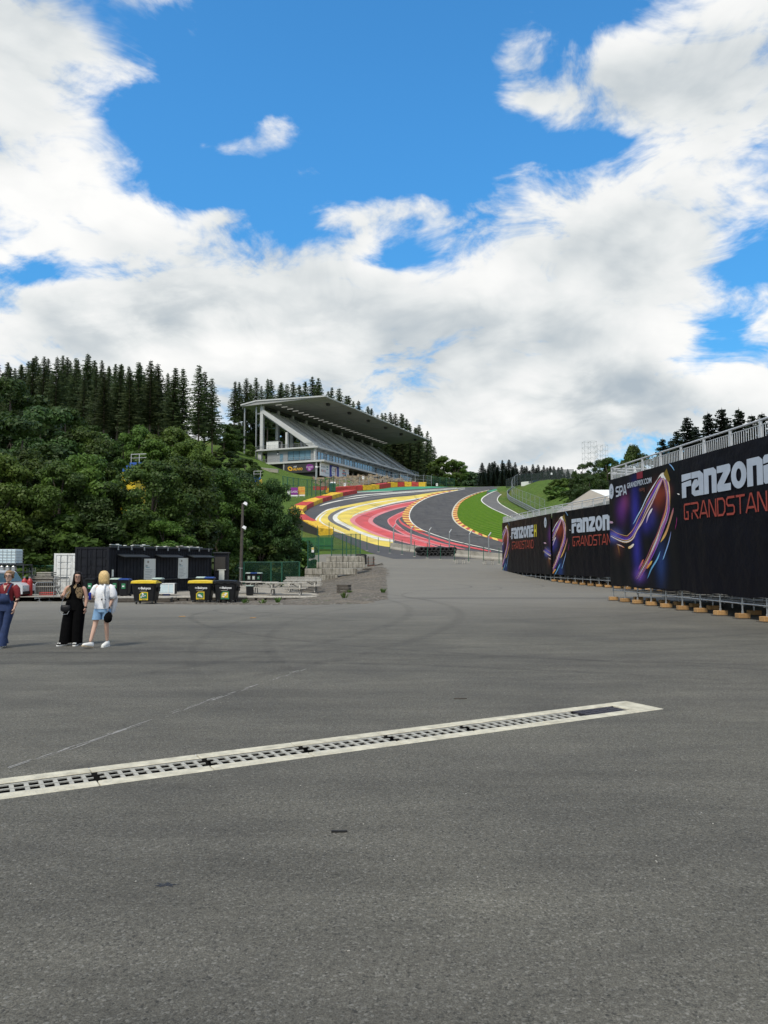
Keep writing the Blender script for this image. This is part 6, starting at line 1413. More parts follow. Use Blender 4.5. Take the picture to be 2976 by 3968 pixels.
for px, hh in ((1283, 2.05), (1325, 2.35), (1341, 2.0), (1358, 2.3), (1378, 2.3), (1395, 2.3)):
    b = MB(); b.box((wx(px)-o.x, 0 if px not in (1325, 1358) else .5, hh/2-.3), (.09, .09, hh+.6)); b.build('post', 'fence_green', r)
for a, c in ((1283, 1325), (1325, 1358), (1358, 1395)): b = MB(); b.quad((wx(a)-o.x+.05, .02, .05), (wx(c)-o.x-.05, .02, .05), (wx(c)-o.x-.05, .02, 2.2), (wx(a)-o.x+.05, .02, 2.2)); b.build('mesh_panel', 'mesh_green', r, fix=False)
b = MB(); b.box((wx(1340)-o.x, .02, 2.25), (wx(1395)-wx(1283), .05, .05)); b.box((wx(1340)-o.x, .02, .7), (wx(1395)-wx(1283), .04, .04)); b.build('rail', 'fence_green', r)
r = thing('mesh_fence', 'green mesh fence with small yellow notice left of the block wall', 'fence', (wx(1192), D, wz(2203)))
for px, hh in ((1192, 2.9), (1234, 3.5)): b = MB(); b.box((wx(px)-wx(1192), .2, hh/2-.1), (.10, .10, hh)); b.build('post', 'fence_green', r)
b = MB(); b.quad((.05, .2, .05), (wx(1234)-wx(1192)-.05, .2, .05), (wx(1234)-wx(1192)-.05, .2, 2.7), (.05, .2, 2.7)); b.build('mesh_panel', 'mesh_green_thin', r, fix=False)
b = MB(); b.box((wx(1211)-wx(1192), .14, wz(2131)-wz(2203)), (.24, .03, .5)); nt_ = b.build('notice', 'print_white', r); b = MB(); b.box((wx(1211)-wx(1192), .12, wz(2126)-wz(2203)), (.20, .02, .2)); b.build('notice_mark', 'paint_yellow', nt_)
p = GR(1437, 2193); r = thing('pallet_stack', 'stack of dark rusty boards beside the concrete block wall', 'pallets', tuple(p), .1)
for i in range(9): b = MB(); b.box((random.uniform(-.05, .05), random.uniform(-.05, .05), .06+i*.115), (.86+random.uniform(-.1, .05), .8, .045)); b.box((-.3, 0, .11+i*.115), (.1, .7, .06)); b.box((.3, 0, .11+i*.115), (.1, .7, .06)); o_ = b.build('pallet_board', 'wood_dark' if i % 3 else 'rust', r) if 'rust' in MATS else b.build('pallet_board', mat('rust', (.16, .06, .035), .9, 0, .3, 6), r)
for i in range(4): b = MB(); b.bar((.45+i*.1, -.2-i*.02, .05), (1.25+i*.05, -.35, .32-i*.07), .3, .04); b.build('leaning_board', 'wood_dark', r)
r = thing('drain_pipe', 'black pipe running along the top end of the block wall', 'pipe', (wx(1380), D+.1, wz(2152))); b = MB(); b.tube([(0, 0, .05), (.5, -.1, .06), (.85, -.3, .05), (.98, -.42, -.1), (1.0, -.45, -.9)], .09, 8); b.build('pipe', 'black_plastic', r); b = MB(); b.cyl((.9, -.34, .03), (1.0, -.42, -.06), .12, n=8); b.build('collar', 'black_plastic', r)
a, c = PT(1150, 2116, 98), PT(1292, 2116, 98); r = thing('green_hoarding', 'low dark green hoarding below the end of the tyre barrier', 'hoarding', (a.x, 98, a.z-.4)); w = c.x-a.x
for i in range(4): b = MB(); b.box((w*(i+.5)/4, 0, .75), (w/4-.03, .08, 1.5)); b.build('panel', 'board_green', r)
b = MB(); b.box((w/2, -.06, .45), (w, .05, .08)); b.build('rail', 'fence_green', r)
r = thing('thin_fence', 'slim dark posts standing on the grass in front of the barrier back', 'fence', tuple(GR(1170, 2100)))
for px, py, hh in ((1170, 2105, 2.1), (1230, 2095, 1.9), (1275, 2085, 2.0), (1292, 2090, 1.6)): p = PT(px, py, 97); b = MB(); b.box(p-Vector(r.location)+Vector((0, 0, hh/2)), (.07, .07, hh)); b.build('post', 'fence_green', r)
# ------------------------------------------------------------------ far left corner
def cylthing(name, label, cat, px, d, z, r_, h, m, parts=()):
    a, _ = slope(px, 2250); t = thing(name, label, cat, (a*d, d, z)); b = MB(); n = 16
    prof_ = [(0, r_*.9), (h*.04, r_), (h*.80, r_), (h*.90, r_*.85), (h*.96, r_*.45), (h, r_*.4)]
    b.loft([[(rr*math.cos(2*math.pi*i/n), rr*math.sin(2*math.pi*i/n), zz) for i in range(n)] for zz, rr in prof_]); b.build('body', m, t, True); return t
for px, lab in ((95, 'red gas cylinder, left one of the pair by the van'), (116, 'red gas cylinder, right one of the pair by the pallets')):
    t = cylthing('gas_cylinder', lab, 'gas cylinder', px, 46.2, TZ, .16, 1.05, 'gas_red'); b = MB(); b.cyl((0, 0, 1.0), (0, 0, 1.12), .05, n=8); b.box((0, 0, 1.12), (.14, .05, .05)); b.build('valve', 'keg_steel', t); b = MB(); b.cyl((0, 0, .3), (0, 0, .34), .164, n=16); b.build('hoop', 'gas_red', t)
rk_ = thing('steel_rack', 'galvanised rack carrying kegs and the white tank at the left edge', 'rack', (-24.4, 47.6, TZ)); b = MB()
for xx in (0, 2.1):
    for yy in (0, 1.1): b.box((xx, yy, .93), (.07, .07, 1.86))
b.build('upright', 'steel_dark', rk_)
for zz in (1.38, 1.84): b = MB(); b.box((1.05, .55, zz), (2.2, 1.2, .06)); b.build('shelf', 'steel_dark', rk_)
for i, (px, lab) in enumerate(((9, 'steel keg, leftmost on the rack below the white tank'), (31, 'steel keg in the middle of the rack below the white tank'), (54, 'steel keg, rightmost on the rack below the white tank'))):
    a, _ = slope(px, 2205); t = thing('keg', lab, 'keg', (a*47.7, 47.7, TZ+1.412)); b = MB(); n = 16
    b.loft([[(rr*math.cos(2*math.pi*q/n), rr*math.sin(2*math.pi*q/n), zz) for q in range(n)] for zz, rr in ((0, .14), (.02, .155), (.12, .16), (.14, .168), (.16, .16), (.26, .16), (.28, .168), (.30, .16), (.36, .15), (.37, .13))]); b.build('body', 'keg_steel', t, True); b = MB(); b.cyl((0, 0, .36), (0, 0, .40), .05, n=8); b.build('fitting', 'keg_steel', t)
a0, _ = slope(-20, 2160); a1, _ = slope(68, 2160); tt = thing('water_tank', 'white caged plastic tank on the rack at the left edge', 'tank', ((a0+a1)/2*47.7, 48.0, TZ+1.872)); wT = (a1-a0)*47.7
b = MB(); b.box((0, 0, .47), (wT-.06, .95, .9), bev=.05); b.build('tank', 'tote_plastic', tt); b = MB()
for i in range(6): xx = -wT/2+.04+i*(wT-.08)/5; b.cyl((xx, -.5, 0), (xx, -.5, .95), .012, n=5)
for zz in (.08, .25, .42, .6, .78, .93): b.cyl((-wT/2, -.5, zz), (wT/2, -.5, zz), .012, n=5); b.cyl((wT/2, -.5, zz), (wT/2, .5, zz), .012, n=5)
b.build('cage', 'galvanised', tt); b = MB(); b.box((0, 0, .03), (wT, 1.0, .05)); b.build('base', 'steel_dark', tt)
# van
vx = slope(88, 2260)[0]*45.2; v = thing('van', 'white van with its front door open behind the red shirted woman', 'van', (vx, 45.2, -.45))
b = MB(); side = [(0, .35), (0, .85), (-.25, 1.0), (-.75, 1.06), (-1.15, 1.62), (-1.3, 1.72), (-3.6, 1.78), (-3.7, .35)]
b.prism([(x, 0, z) for x, z in side], (0, 1.6, 0)); b.build('body', 'van_white', v)
b = MB(); b.add([(-.80, -.005, 1.06), (-1.17, -.005, 1.60), (-1.9, -.005, 1.62), (-1.9, -.005, 1.06)], [(0, 1, 2, 3)]); b.build('side_window', 'glass_dark', v, fix=False)
b = MB(); b.hexa([(-.70, .1, 1.085), (-.70, 1.5, 1.085), (-1.10, 1.5, 1.60), (-1.10, .1, 1.60)], [(-.72, .1, 1.10), (-.72, 1.5, 1.10), (-1.12, 1.5, 1.615), (-1.12, .1, 1.615)]); b.build('windscreen', 'glass_blue', v)
for xx in (-.7, -3.0):
    b = MB(); b.cyl((xx, -.03, .32), (xx, .2, .32), .32, n=18); w_ = b.build('wheel', 'rubber', v); b = MB(); b.cyl((xx, -.045, .32), (xx, -.02, .32), .18, n=12); b.build('rim', 'galvanised', w_)
dr = MB(); M_ = Matrix.Translation((-.75, -.02, 0)) @ Matrix.Rotation(R(62), 4, 'Z')
def dp(x, z, y=0.): return M_ @ Vector((-x, y, z))
dr.add([dp(*q) for q in ((0, .40), (1.0, .40), (1.0, 1.05), (0, 1.05))]+[dp(q[0], q[1], .06) for q in ((0, .40), (1.0, .40), (1.0, 1.05), (0, 1.05))], [(0, 1, 2, 3), (7, 6, 5, 4), (0, 4, 5, 1), (1, 5, 6, 2), (2, 6, 7, 3), (3, 7, 4, 0)]); door = dr.build('door', 'van_white', v)
b = MB()
for q0_, q1_ in (((.02, 1.05), (.32, 1.60)), ((.32, 1.60), (.97, 1.62)), ((.97, 1.62), (.97, 1.05))): b.bar(dp(*q0_), dp(*q1_), .06, .06)
b.build('window_frame', 'van_white', door); b = MB(); b.add([dp(*q) for q in ((.04, 1.05), (.34, 1.58), (.95, 1.60), (.95, 1.05))], [(0, 1, 2, 3)]); b.build('door_glass', 'glass_blue', door, fix=False); b = MB(); b.box(dp(.05, 1.12)+Vector((0, -.12, 0)), (.10, .18, .24), bev=.03); b.build('mirror', 'black_plastic', door)
b = MB(); b.box((.01, .3, .72), (.05, .3, .16)); b.build('headlight', 'tote_plastic', v); b = MB(); b.box((.02, .8, .42), (.08, 1.55, .18), bev=.02); b.build('bumper', 'black_plastic', v)
# timber pile, chairs
pl = thing('timber_pile', 'pile of stacked boards and pallets left of the white container', 'timber', (slope(100, 2260)[0]*48.5, 48.5, TZ)); w = (slope(209, 2260)[0]-slope(100, 2260)[0])*48.5
for i in range(13): b = MB(); b.box((w/2+random.uniform(-.08, .08), .5, .05+i*.085), (w*random.uniform(.86, 1.02), .95, .05)); b.build('board', 'wood_grey' if i in (9, 11, 12, 5) else 'wood_dark', pl); b = MB(); b.box((w*.25, .5, .09+i*.085), (.1, .9, .035)); b.box((w*.75, .5, .09+i*.085), (.1, .9, .035)); b.build('spacer', 'wood_dark', pl)
for i in range(2): b = MB(); b.box((w*.62, .45, 1.2+i*.13), (w*.52, .8, .07)); b.build('board', 'wood_grey', pl)
ch = thing('metal_chair', 'upturned grey metal chair on the timber pile', 'chair', (slope(120, 2220)[0]*48.7, 48.7, TZ+1.14)); b = MB()
for x in (-.18, .18):
    for y in (-.15, .15): b.cyl((x, y, 0), (x*1.1, y*1.1, .50), .014, n=5)
b.build('leg', 'galvanised', ch); b = MB(); b.box((0, 0, .04), (.4, .36, .03)); b.build('seat', 'galvanised', ch); b = MB(); b.cyl((-.18, -.15, .3), (.18, -.15, .3), .01, n=5); b.cyl((-.18, .15, .3), (.18, .15, .3), .01, n=5); b.build('stretcher', 'galvanised', ch)
# crowd barrier
def crowd(px0, px1, d0, d1, lab):
    a0_, c0_ = slope(px0, 2300)[0], slope(px1, 2300)[0]; A = Vector((a0_*d0, d0, T(a0_*d0, d0))); B = Vector((c0_*d1, d1, T(c0_*d1, d1))); d = B-A; d.z = 0; L_ = d.length
    A.z = max(A.z, TZ) if d0 > 44.6 else A.z
    r = thing('crowd_barrier', lab, 'barrier', tuple(A), math.atan2(d.y, d.x)); b = MB(); b.tube([(0, 0, .15), (0, 0, 1.02), (.08, 0, 1.1), (L_-.08, 0, 1.1), (L_, 0, 1.02), (L_, 0, .15)], .021, 6); b.cyl((0, 0, .2), (L_, 0, .2), .018, n=6); b.build('frame', 'galvanised', r)
    for i in range(int(L_/.12)): b = MB(); b.cyl((.1+i*.12, 0, .2), (.1+i*.12, 0, 1.09), .009, n=5, cap=False); b.build('bar', 'galvanised', r)
    for x in (.25, L_-.25): b = MB(); b.cyl((x, -.3, .02), (x, .3, .02), .02, n=6); b.cyl((x, 0, .02), (x, 0, .2), .018, n=6); b.build('foot', 'galvanised', r)
crowd(136, 208, 44.4, 45.2, 'grey steel crowd barrier, left one in front of the timber pile'); crowd(208, 268, 45.2, 46.4, 'grey steel crowd barrier, right one in front of the white container')
r = thing('bottle_crate', 'red bottle crate on the ground behind the crowd barrier', 'crate', (slope(185, 2290)[0]*47, 47, TZ)); b = MB(); b.box((0, 0, .16), (.9, .35, .05)); b.box((0, 0, .03), (.9, .35, .05)); b.build('shell', 'red_plastic', r)
for i in range(8): b = MB(); b.box((-.4+i*.115, -.16, .1), (.03, .02, .12)); b.build('slat', 'red_plastic', r)
fence('dark green mesh fence behind the timber pile and van', [Vector((x, 55., TZ)) for x in (-32, -29, -26, -23, -20)], 1.75, 'fence_green', 'mesh_green', rails=1)
fence('green mesh fence running under the trees right of the lamp post', [Vector((slope(px, 2250)[0]*68, 68., T(slope(px, 2250)[0]*68, 68))) for px in (870, 928, 945, 1050, 1092, 1160)], 2.2, 'fence_green', 'mesh_green', rails=1)
# lamp post
lp = PT(932, 2253, 63); r = thing('lamp_post', 'dark wooden lamp post with two white floodlights by the trees', 'lamp post', (lp.x, 63, -.3))
ht = PT(936, 1950, 63).z+.3; b = MB(); b.cyl((0, 0, 0), (.12, 0, ht), .15, .10, n=10); b.build('pole', 'pole_wood', r); b = MB(); b.cyl((0, 0, 1.5), (.01, 0, 1.58), .17, n=10); b.build('band', 'galvanised', r); b = MB(); b.cyl((-.02, -.16, 0), (0, -.16, 1.5), .03, n=6); b.build('cable_duct', 'galvanised', r)
for (zz, xx) in ((ht-.05, .32), (PT(943, 2045, 63).z+.3, .25)): b = MB(); b.cyl((.1, 0, zz), (xx, -.1, zz+.1), .025, n=6); h_ = b.build('bracket', 'galvanised', r); b = MB(); b.box((xx+.05, -.15, zz+.02), (.34, .26, .22), Matrix.Rotation(.5, 3, 'Y'), taper=.7); b.build('floodlight', 'lamp_white', h_)
# ================================================================== trees
leafmat('leaf_near', (.015, .038, .007), (.098, .165, .027), .5, .34, .25)
leafmat('leaf_bright', (.050, .105, .014), (.115, .190, .030), .45, .36, .15)
leafmat('leaf_dark', (.020, .048, .012), (.062, .110, .024), .45, .30, .18)
leafmat('leaf_far', (.030, .062, .022), (.060, .100, .034), .2, .25, .15)
leafmat('needle', (.058, .095, .044), (.135, .172, .066), .3, .30, .25)
leafmat('needle_backlit', (.014, .026, .017), (.034, .050, .028), .3, .14, .2)  # right-hand spruces: their backlit darkness is put into the needle colour
def leaf_mesh(name, m, P, N, S, nseed):
    """rhombic leaf sprays: P centres, N normals, S sizes"""
    g = np.random.default_rng(nseed); n = len(P); rv = g.normal(size=(n, 3)); U = np.cross(N, rv); U /= np.linalg.norm(U, axis=1, keepdims=True)+1e-9; V = np.cross(N, U)
    S = S[:, None]; asp = g.uniform(.45, .8, (n, 1)); bend = N*S*g.uniform(-.25, .1, (n, 1))
    vs = np.stack([P-U*S, P-V*S*asp+bend, P+U*S, P+V*S*asp+bend], 1).reshape(-1, 3)
    me = bpy.data.meshes.new(name); me.vertices.add(4*n); me.vertices.foreach_set('co', vs.astype(np.float32).ravel()); me.loops.add(4*n); me.loops.foreach_set('vertex_index', np.arange(4*n, dtype=np.int32))
    me.polygons.add(n); me.polygons.foreach_set('loop_start', np.arange(0, 4*n, 4, dtype=np.int32)); me.materials.append(MATS[m]); me.update(calc_edges=True); me.validate(); return me
def broadleaf(seed, H, Wd, nl, ls, m, low=.12, lobes=46, gap=.0, bark='bark'):
    g = np.random.default_rng(seed); C = []; Rr = []
    for i in range(lobes):
        u = g.uniform(-1, 1); th = g.uniform(0, 2*np.pi); rr = g.uniform(.45, .92)
        zf = .5+.5*u; prof_ = math.sin(math.pi*min(1, max(0, .12+.80*zf)))**.6
        x, y = math.cos(th)*rr*prof_*Wd/2, math.sin(th)*rr*prof_*Wd/2; z = H*(low+(1-low)*(.06+.84*zf)); C.append((x, y, z)); Rr.append(g.uniform(.17, .32)*Wd/2*(1.1-.35*zf))
    C.append((g.normal()*.3, g.normal()*.3, H*.90)); Rr.append(Wd*.13)
    C = np.array(C); Rr = np.array(Rr); k = g.choice(len(C), nl, p=(Rr**2)/(Rr**2).sum())
    d = g.normal(size=(nl, 3)); d[:, 2] = d[:, 2]*.8+.35; d /= np.linalg.norm(d, axis=1, keepdims=True)
    rad = Rr[k][:, None]*np.clip(g.normal(.92, .16, (nl, 1)), .2, 1.35); P = C[k]+d*rad*np.array([1, 1, .75])
    N = d*1.0+g.normal(size=(nl, 3))*.55+np.array([0, 0, .35]); N /= np.linalg.norm(N, axis=1, keepdims=True)
    crown = leaf_mesh('crown', m, P, N, g.uniform(.6, 1.3, nl)*ls, seed)
    t = MB(); q = random.Random(seed); t.tube([(0, 0, -.3), (.03*H*.2, 0, H*.25), (0, .02*H, H*.5), (.02*H, 0, H*.82)], [H*.022, H*.018, H*.012, H*.004], 7)
    for i in range(9):
        j = q.randrange(len(C)); e_ = C[j]; z0 = min(H*.7, max(H*.1, e_[2]*q.uniform(.45, .75))); t.tube([(0, 0, z0), (e_[0]*.45, e_[1]*.45, lerp(z0, e_[2], .5)), tuple(e_*.95)], [H*.008, H*.005, H*.002], 5)
    return t.mesh('trunk', bark, True), crown
def spruce(seed, H, Rm, base, m, dens=1., bark='bark_pale', ragged=.25):
    q = random.Random(seed); P = []; N = []; S = []; t = MB(); t.tube([(0, 0, -.6), (0, 0, H*.5), (0, 0, H*.99)], [H*.0105, H*.007, .02], 7)
    z = base*H; vs = []; fs = []
    if base > .25:
        for i in range(26): zz = q.uniform(.10, base)*H; a = q.uniform(0, 6.28); l = q.uniform(.3, 1.1); t.cyl((0, 0, zz), (math.cos(a)*l, math.sin(a)*l, zz-.15*l), .02, .008, n=3, cap=False)
    while z < H*.985:
        f = (z-base*H)/(H*(1-base)); ll = Rm*((1-f)**.72)*(.72+.28*min(1, f*6)); nb = int(max(4, (6+3*(1-f))*dens)); off = q.uniform(0, 6.28)
        for i in range(nb):
            a = off+6.283*i/nb+q.uniform(-.3, .3); L = ll*q.uniform(1-ragged*1.6, 1+ragged*.6)+.12; dr = q.uniform(.12, .42)*(1-.6*f); z0 = z+q.uniform(-.15, .15)
            ca, sa = math.cos(a), math.sin(a); ns = max(3, int(L/.34))
            for s in range(ns):
                u = (s+.6)/ns; x = u*L; dz_ = -dr*x*(1-.35*u)+ (.10*L*u*u if f > .3 else 0); hw = (.16+.30*(1-abs(u-.45)))*(L/Rm*.55+.4)*q.uniform(.7, 1.25); ln = L/ns*1.15; hang = q.uniform(.10, .42)
                c = (ca*x, sa*x, z0+dz_); px_, py_ = -sa, ca; o = len(vs)
                vs += [(c[0]-ca*ln*.6, c[1]-sa*ln*.6, c[2]+.03), (c[0]-px_*hw, c[1]-py_*hw, c[2]-hang*hw*1.6), (c[0]+ca*ln*.75, c[1]+sa*ln*.75, c[2]-dr*ln*.6), (c[0]+px_*hw, c[1]+py_*hw, c[2]-hang*hw*1.6)]; fs.append((o, o+1, o+2, o+3))
                if q.random() < .75:
                    o = len(vs); hd = q.uniform(.25, .65)*(1-.5*f); vs += [(c[0]-ca*ln*.5, c[1]-sa*ln*.5, c[2]), (c[0]+ca*ln*.6, c[1]+sa*ln*.6, c[2]-.04), (c[0]+ca*ln*.25+px_*.1, c[1]+sa*ln*.25+py_*.1, c[2]-hd)]; fs.append((o, o+1, o+2))
        z += (.62-.25*f)*H/26
    vs += [(.0, .0, H), (.06, 0, H-.7), (-.06, .05, H-.7)]; fs.append((len(vs)-3, len(vs)-2, len(vs)-1))
    b = MB(); b.v = vs; b.f = fs; return t.mesh('trunk', bark, True), b.mesh('crown', m)
def plant(name, label, tm, loc, rz, sc, group, cat='tree'):
    r = thing(name, label, cat, loc, rz, group); r.rotation_euler = (random.gauss(0, .018), random.gauss(0, .018), rz); r.scale = sc if isinstance(sc, tuple) else (sc,)*3
    link('trunk', tm[0], r); link('crown', tm[1], r); return r
def plant_px(name, label, tm, px, top, d, hsrc, group, wide=1., zb=None, rz=None, cat='tree'):
    p = PT(px, top, d); g = T(p.x, d) if zb is None else zb; h = p.z-g; s = h/hsrc
    return plant(name, label, tm, (p.x, d, g-.1), random.uniform(0, 6.28) if rz is None else rz, (s*wide, s*wide, s), group, cat)
NEAR = [broadleaf(11+i, 11., 7.4, 27000, .122, ('leaf_near', 'leaf_near', 'leaf_dark')[i], .03, 64) for i in range(3)]
NEARB = [broadleaf(31+i, 9., 6.2, 21000, .118, 'leaf_bright', .03, 52) for i in range(2)]
SHR = [broadleaf(41+i, 3.2, 3.0, 5200, .11, ('leaf_near', 'leaf_bright')[i], .0, 26) for i in range(2)]
HILL = [broadleaf(51+i, 14., 10., 18000, .21, ('leaf_bright', 'leaf_dark', 'leaf_near')[i], .05, 44) for i in range(3)]
FARB = [broadleaf(61+i, 14., 11., 5000, .55, 'leaf_far', .02, 40) for i in range(2)]
SPE = [spruce(71+i, 26., 3.5, .40, 'needle', 1.7, ragged=.4) for i in range(3)]        # forest edge: long bare stems
SPD = [spruce(81+i, 26., 4.4, .10, 'needle', 1.8, ragged=.42) for i in range(3)]
SPF = [spruce(91+i, 20., 4.0, .04, 'needle_backlit', 1.6) for i in range(2)]
SPL = [spruce(97+i, 17., 3.3, .05, 'needle_backlit', 1.6, ragged=.4) for i in range(2)]
# first row behind the yard
for i, (px, top, d, v, wd, lab) in enumerate(((-70, 1690, 60, 0, 1.05, 'broad dark tree cut by the left edge of the picture'), (120, 1712, 63, 1, 1.0, 'dark leafy tree above the white tank and van'), (235, 1760, 58.5, 0, .95, 'dark leafy tree above the white container'),
        (420, 1850, 60, 2, 1.1, 'lower dark tree above the left end of the black kiosk'), (580, 1758, 60.5, 0, 1.05, 'large dark tree above the middle of the black kiosk'), (690, 1742, 66, 1, 1.05, 'large rounded tree above the right half of the black kiosk'),
        (850, 1800, 74, 0, 1.0, 'dark tree directly left of the lamp post'), (955, 1838, 78, 1, .95, 'dark tree just behind the lamp post'), (905, 1795, 80, 2, 1.0, 'dark tree behind the ones left of the lamp post'), (1000, 1862, 84, 0, .85, 'dark tree between lamp post and grass bank'))):
    plant_px('broadleaf_tree', lab, NEAR[v], px, top, d, 11., 'dark trees behind the yard', wd, -.4)
for px, top, d, v, wd, lab in ((10, 1735, 56.5, 0, .9, 'yellow green tree crown near the left edge above the tank'), (330, 1740, 62, 1, 1., 'yellow green tree between the two dark masses at left'), (640, 2000, 58.5, 0, 1.3, 'low bright bushy tree right behind the kiosk roof')):
    plant_px('broadleaf_tree', lab, NEARB[v], px, top, d, 9., 'yellow green trees behind the yard', wd, -.4)
plant_px('broadleaf_tree', 'narrow dark tree right of the lamp post in front of the grass bank', NEAR[2], 1060, 1836, 78, 11., 'dark trees behind the yard', .74, -.3)
plant_px('broadleaf_tree', 'short dark tree under the narrow one, right of the wheelie bins', NEAR[2], 1085, 2010, 78, 11., 'dark trees behind the yard', .9, -.3)
for px, top, d, v, wd, lab in ((1160, 2080, 80.5, 1, 1.1, 'bright green bush left of the concrete block wall'), (1115, 2110, 80, 0, 1.0, 'dark bush between tree trunks and block wall'), (60, 2010, 57, 0, 1.5, 'dark undergrowth bush behind the van'), (170, 2060, 57.5, 0, 1.5, 'dark undergrowth bush behind the timber pile'), (300, 1990, 59, 0, 1.6, 'dark undergrowth bush behind the white container'), (450, 2010, 59, 0, 1.5, 'dark undergrowth bush behind the kiosk left end'),
        (540, 2000, 60, 0, 1.4, 'dark undergrowth bush behind the kiosk middle'), (750, 2010, 64, 0, 1.3, 'dark undergrowth bush behind the kiosk right end'), (880, 2080, 75, 0, 1.3, 'dark undergrowth bush behind the ticket booth'), (1010, 2100, 76, 0, 1.4, 'dark undergrowth bush behind the three wheelie bins')):
    plant_px('shrub', lab, SHR[v], px, top, d, 3.2, 'bushes behind the yard', wd, -.4, cat='bush')
# hillside at left
for px, top, d, v, wd, lab in ((40, 1455, 118, 1, 1.2, 'tall dark broadleaf tree on the hillside at the far left'), (170, 1560, 112, 1, 1.05, 'dark broadleaf tree on the hillside, second from left'), (-60, 1480, 125, 1, 1.15, 'broadleaf tree on the hillside cut by the left edge'), (250, 1560, 128, 2, .9, 'pale drooping tree on the hillside below the spruces'), (330, 1650, 112, 2, 1.0, 'rounded tree on the hillside left of the small blue seats'), (400, 1665, 118, 2, 1.0, 'olive rounded tree above the small blue seats'),
        (545, 1636, 130, 0, .8, 'bright green tree on the hillside, left of the bright pair'), (665, 1640, 128, 0, 1.05, 'bright green tree on the hillside, right of the bright pair'), (600, 1690, 120, 0, 1.0, 'low bright tree between the bright pair'), (735, 1690, 122, 0, .9, 'low bright tree beside the bare spruce stems'), (90, 1600, 95, 1, 1.3, 'dark broadleaf tree low on the left hillside'),
        (870, 1640, 215, 2, 1.4, 'round tree in the gap between spruces and grandstand'), (905, 1655, 225, 1, 1.4, 'dark round tree just left of the grandstand post'), (840, 1745, 190, 0, 1.6, 'low bush line left of the grandstand'), (905, 1615, 262, 1, 1.0, 'dark tall undergrowth tree left of the grandstand back post'), (930, 1605, 282, 1, 1.1, 'dark tall undergrowth tree between spruce stems by the back post'), (975, 1610, 285, 1, 1.1, 'dark tall undergrowth tree between the grandstand back posts'), (1020, 1615, 290, 1, 1.1, 'dark tall undergrowth tree behind the rear column'), (1065, 1620, 292, 1, 1.1, 'dark tall undergrowth tree behind the raked beam'), (915, 1660, 268, 1, 1.3, 'dark undergrowth tree far behind the grandstand back post'), (960, 1650, 272, 2, 1.3, 'undergrowth tree seen between the grandstand back posts'), (1005, 1660, 276, 1, 1.3, 'undergrowth tree behind the grandstand rear columns'), (1050, 1655, 280, 2, 1.3, 'undergrowth tree behind the raked seats, left'), (1095, 1660, 282, 1, 1.3, 'undergrowth tree behind the raked seats, middle'), (1140, 1660, 286, 2, 1.3, 'undergrowth tree behind the raked seats, right'), (935, 1705, 240, 2, 1.5, 'bush under the spruces left of the grandstand back'), (970, 1720, 232, 0, 1.4, 'bright bush right under the grandstand back post'), (890, 1745, 175, 1, 1.5, 'dark bush below the gap left of the grandstand'), (950, 1770, 165, 2, 1.4, 'bush on the slope below the grandstand end'), (800, 1760, 160, 0, 1.4, 'bright bush at the foot of the bare stems'), (1000, 1800, 185, 2, 1.0, 'low bush in front of the grandstand end wall'),
        (480, 1700, 165, 1, 1.3, 'dark bush under the front row spruces, left'), (620, 1690, 166, 1, 1.4, 'dark bush under the front row spruces, middle'), (730, 1700, 168, 2, 1.3, 'dark bush under the front row spruces, right'), (350, 1640, 165, 1, 1.4, 'dark bush under the dense spruces, left'), (200, 1600, 165, 1, 1.5, 'dark bush under the dense spruces, far left')):
    plant_px('broadleaf_tree', lab, HILL[v], px, top, d, 14., 'trees on the left hillside', wd)
q = random.Random(12)
def ridge(pts, x): return interp(pts, x)
RL = [(-200, 1380), (0, 1392), (110, 1362), (200, 1375), (270, 1360), (380, 1358), (480, 1378), (560, 1400), (640, 1410), (770, 1410), (835, 1460)]
px = -190; i = 0
while px < 700:
    plant_px('spruce_tree', ORD[i]+' dark spruce from the left in the dense forest on the left hill', SPD[i % 3] if i % 3 else SPE[i % 3], px, ridge(RL, px)+q.uniform(0, 110)*(1 if i % 2 else .35), q.uniform(178, 215), 26., 'dense spruces on the left hill', q.uniform(.85, 1.15)); px += q.uniform(17, 28); i += 1
px = -180; i = 0
while px < 690:
    plant_px('spruce_tree', ORD[i]+' spruce from the left in the rear ranks of the left hill forest', SPD[i % 3], px, ridge(RL, px)+q.uniform(25, 80), q.uniform(220, 245), 26., 'rear spruces on the left hill', q.uniform(1., 1.3)); px += q.uniform(22, 34); i += 1
for i, (px, top, d) in enumerate(((410, 1430, 172), (455, 1400, 176), (505, 1425, 170), (540, 1395, 178), (585, 1388, 174), (620, 1400, 180), (668, 1412, 172))): plant_px('spruce_tree', ORD[i]+' from the left of the bare stemmed spruces fronting the left forest', SPE[i % 3], px, top, d, 26., 'front row spruces on the left hill', 1.1)
for px, top, d, v, lab in ((712, 1418, 172, 0, 'spruce with tall bare stem, third from the right end of the left forest'), (774, 1405, 170, 1, 'spruce with tall bare stem, second from the right end of the left forest'), (797, 1432, 174, 2, 'slender spruce beside the second last bare stem'), (828, 1455, 171, 2, 'thin spruce at the right end of the left forest')):
    plant_px('spruce_tree', lab, SPE[v], px, top, d, 26., 'bare stemmed spruces at the forest end', .95)
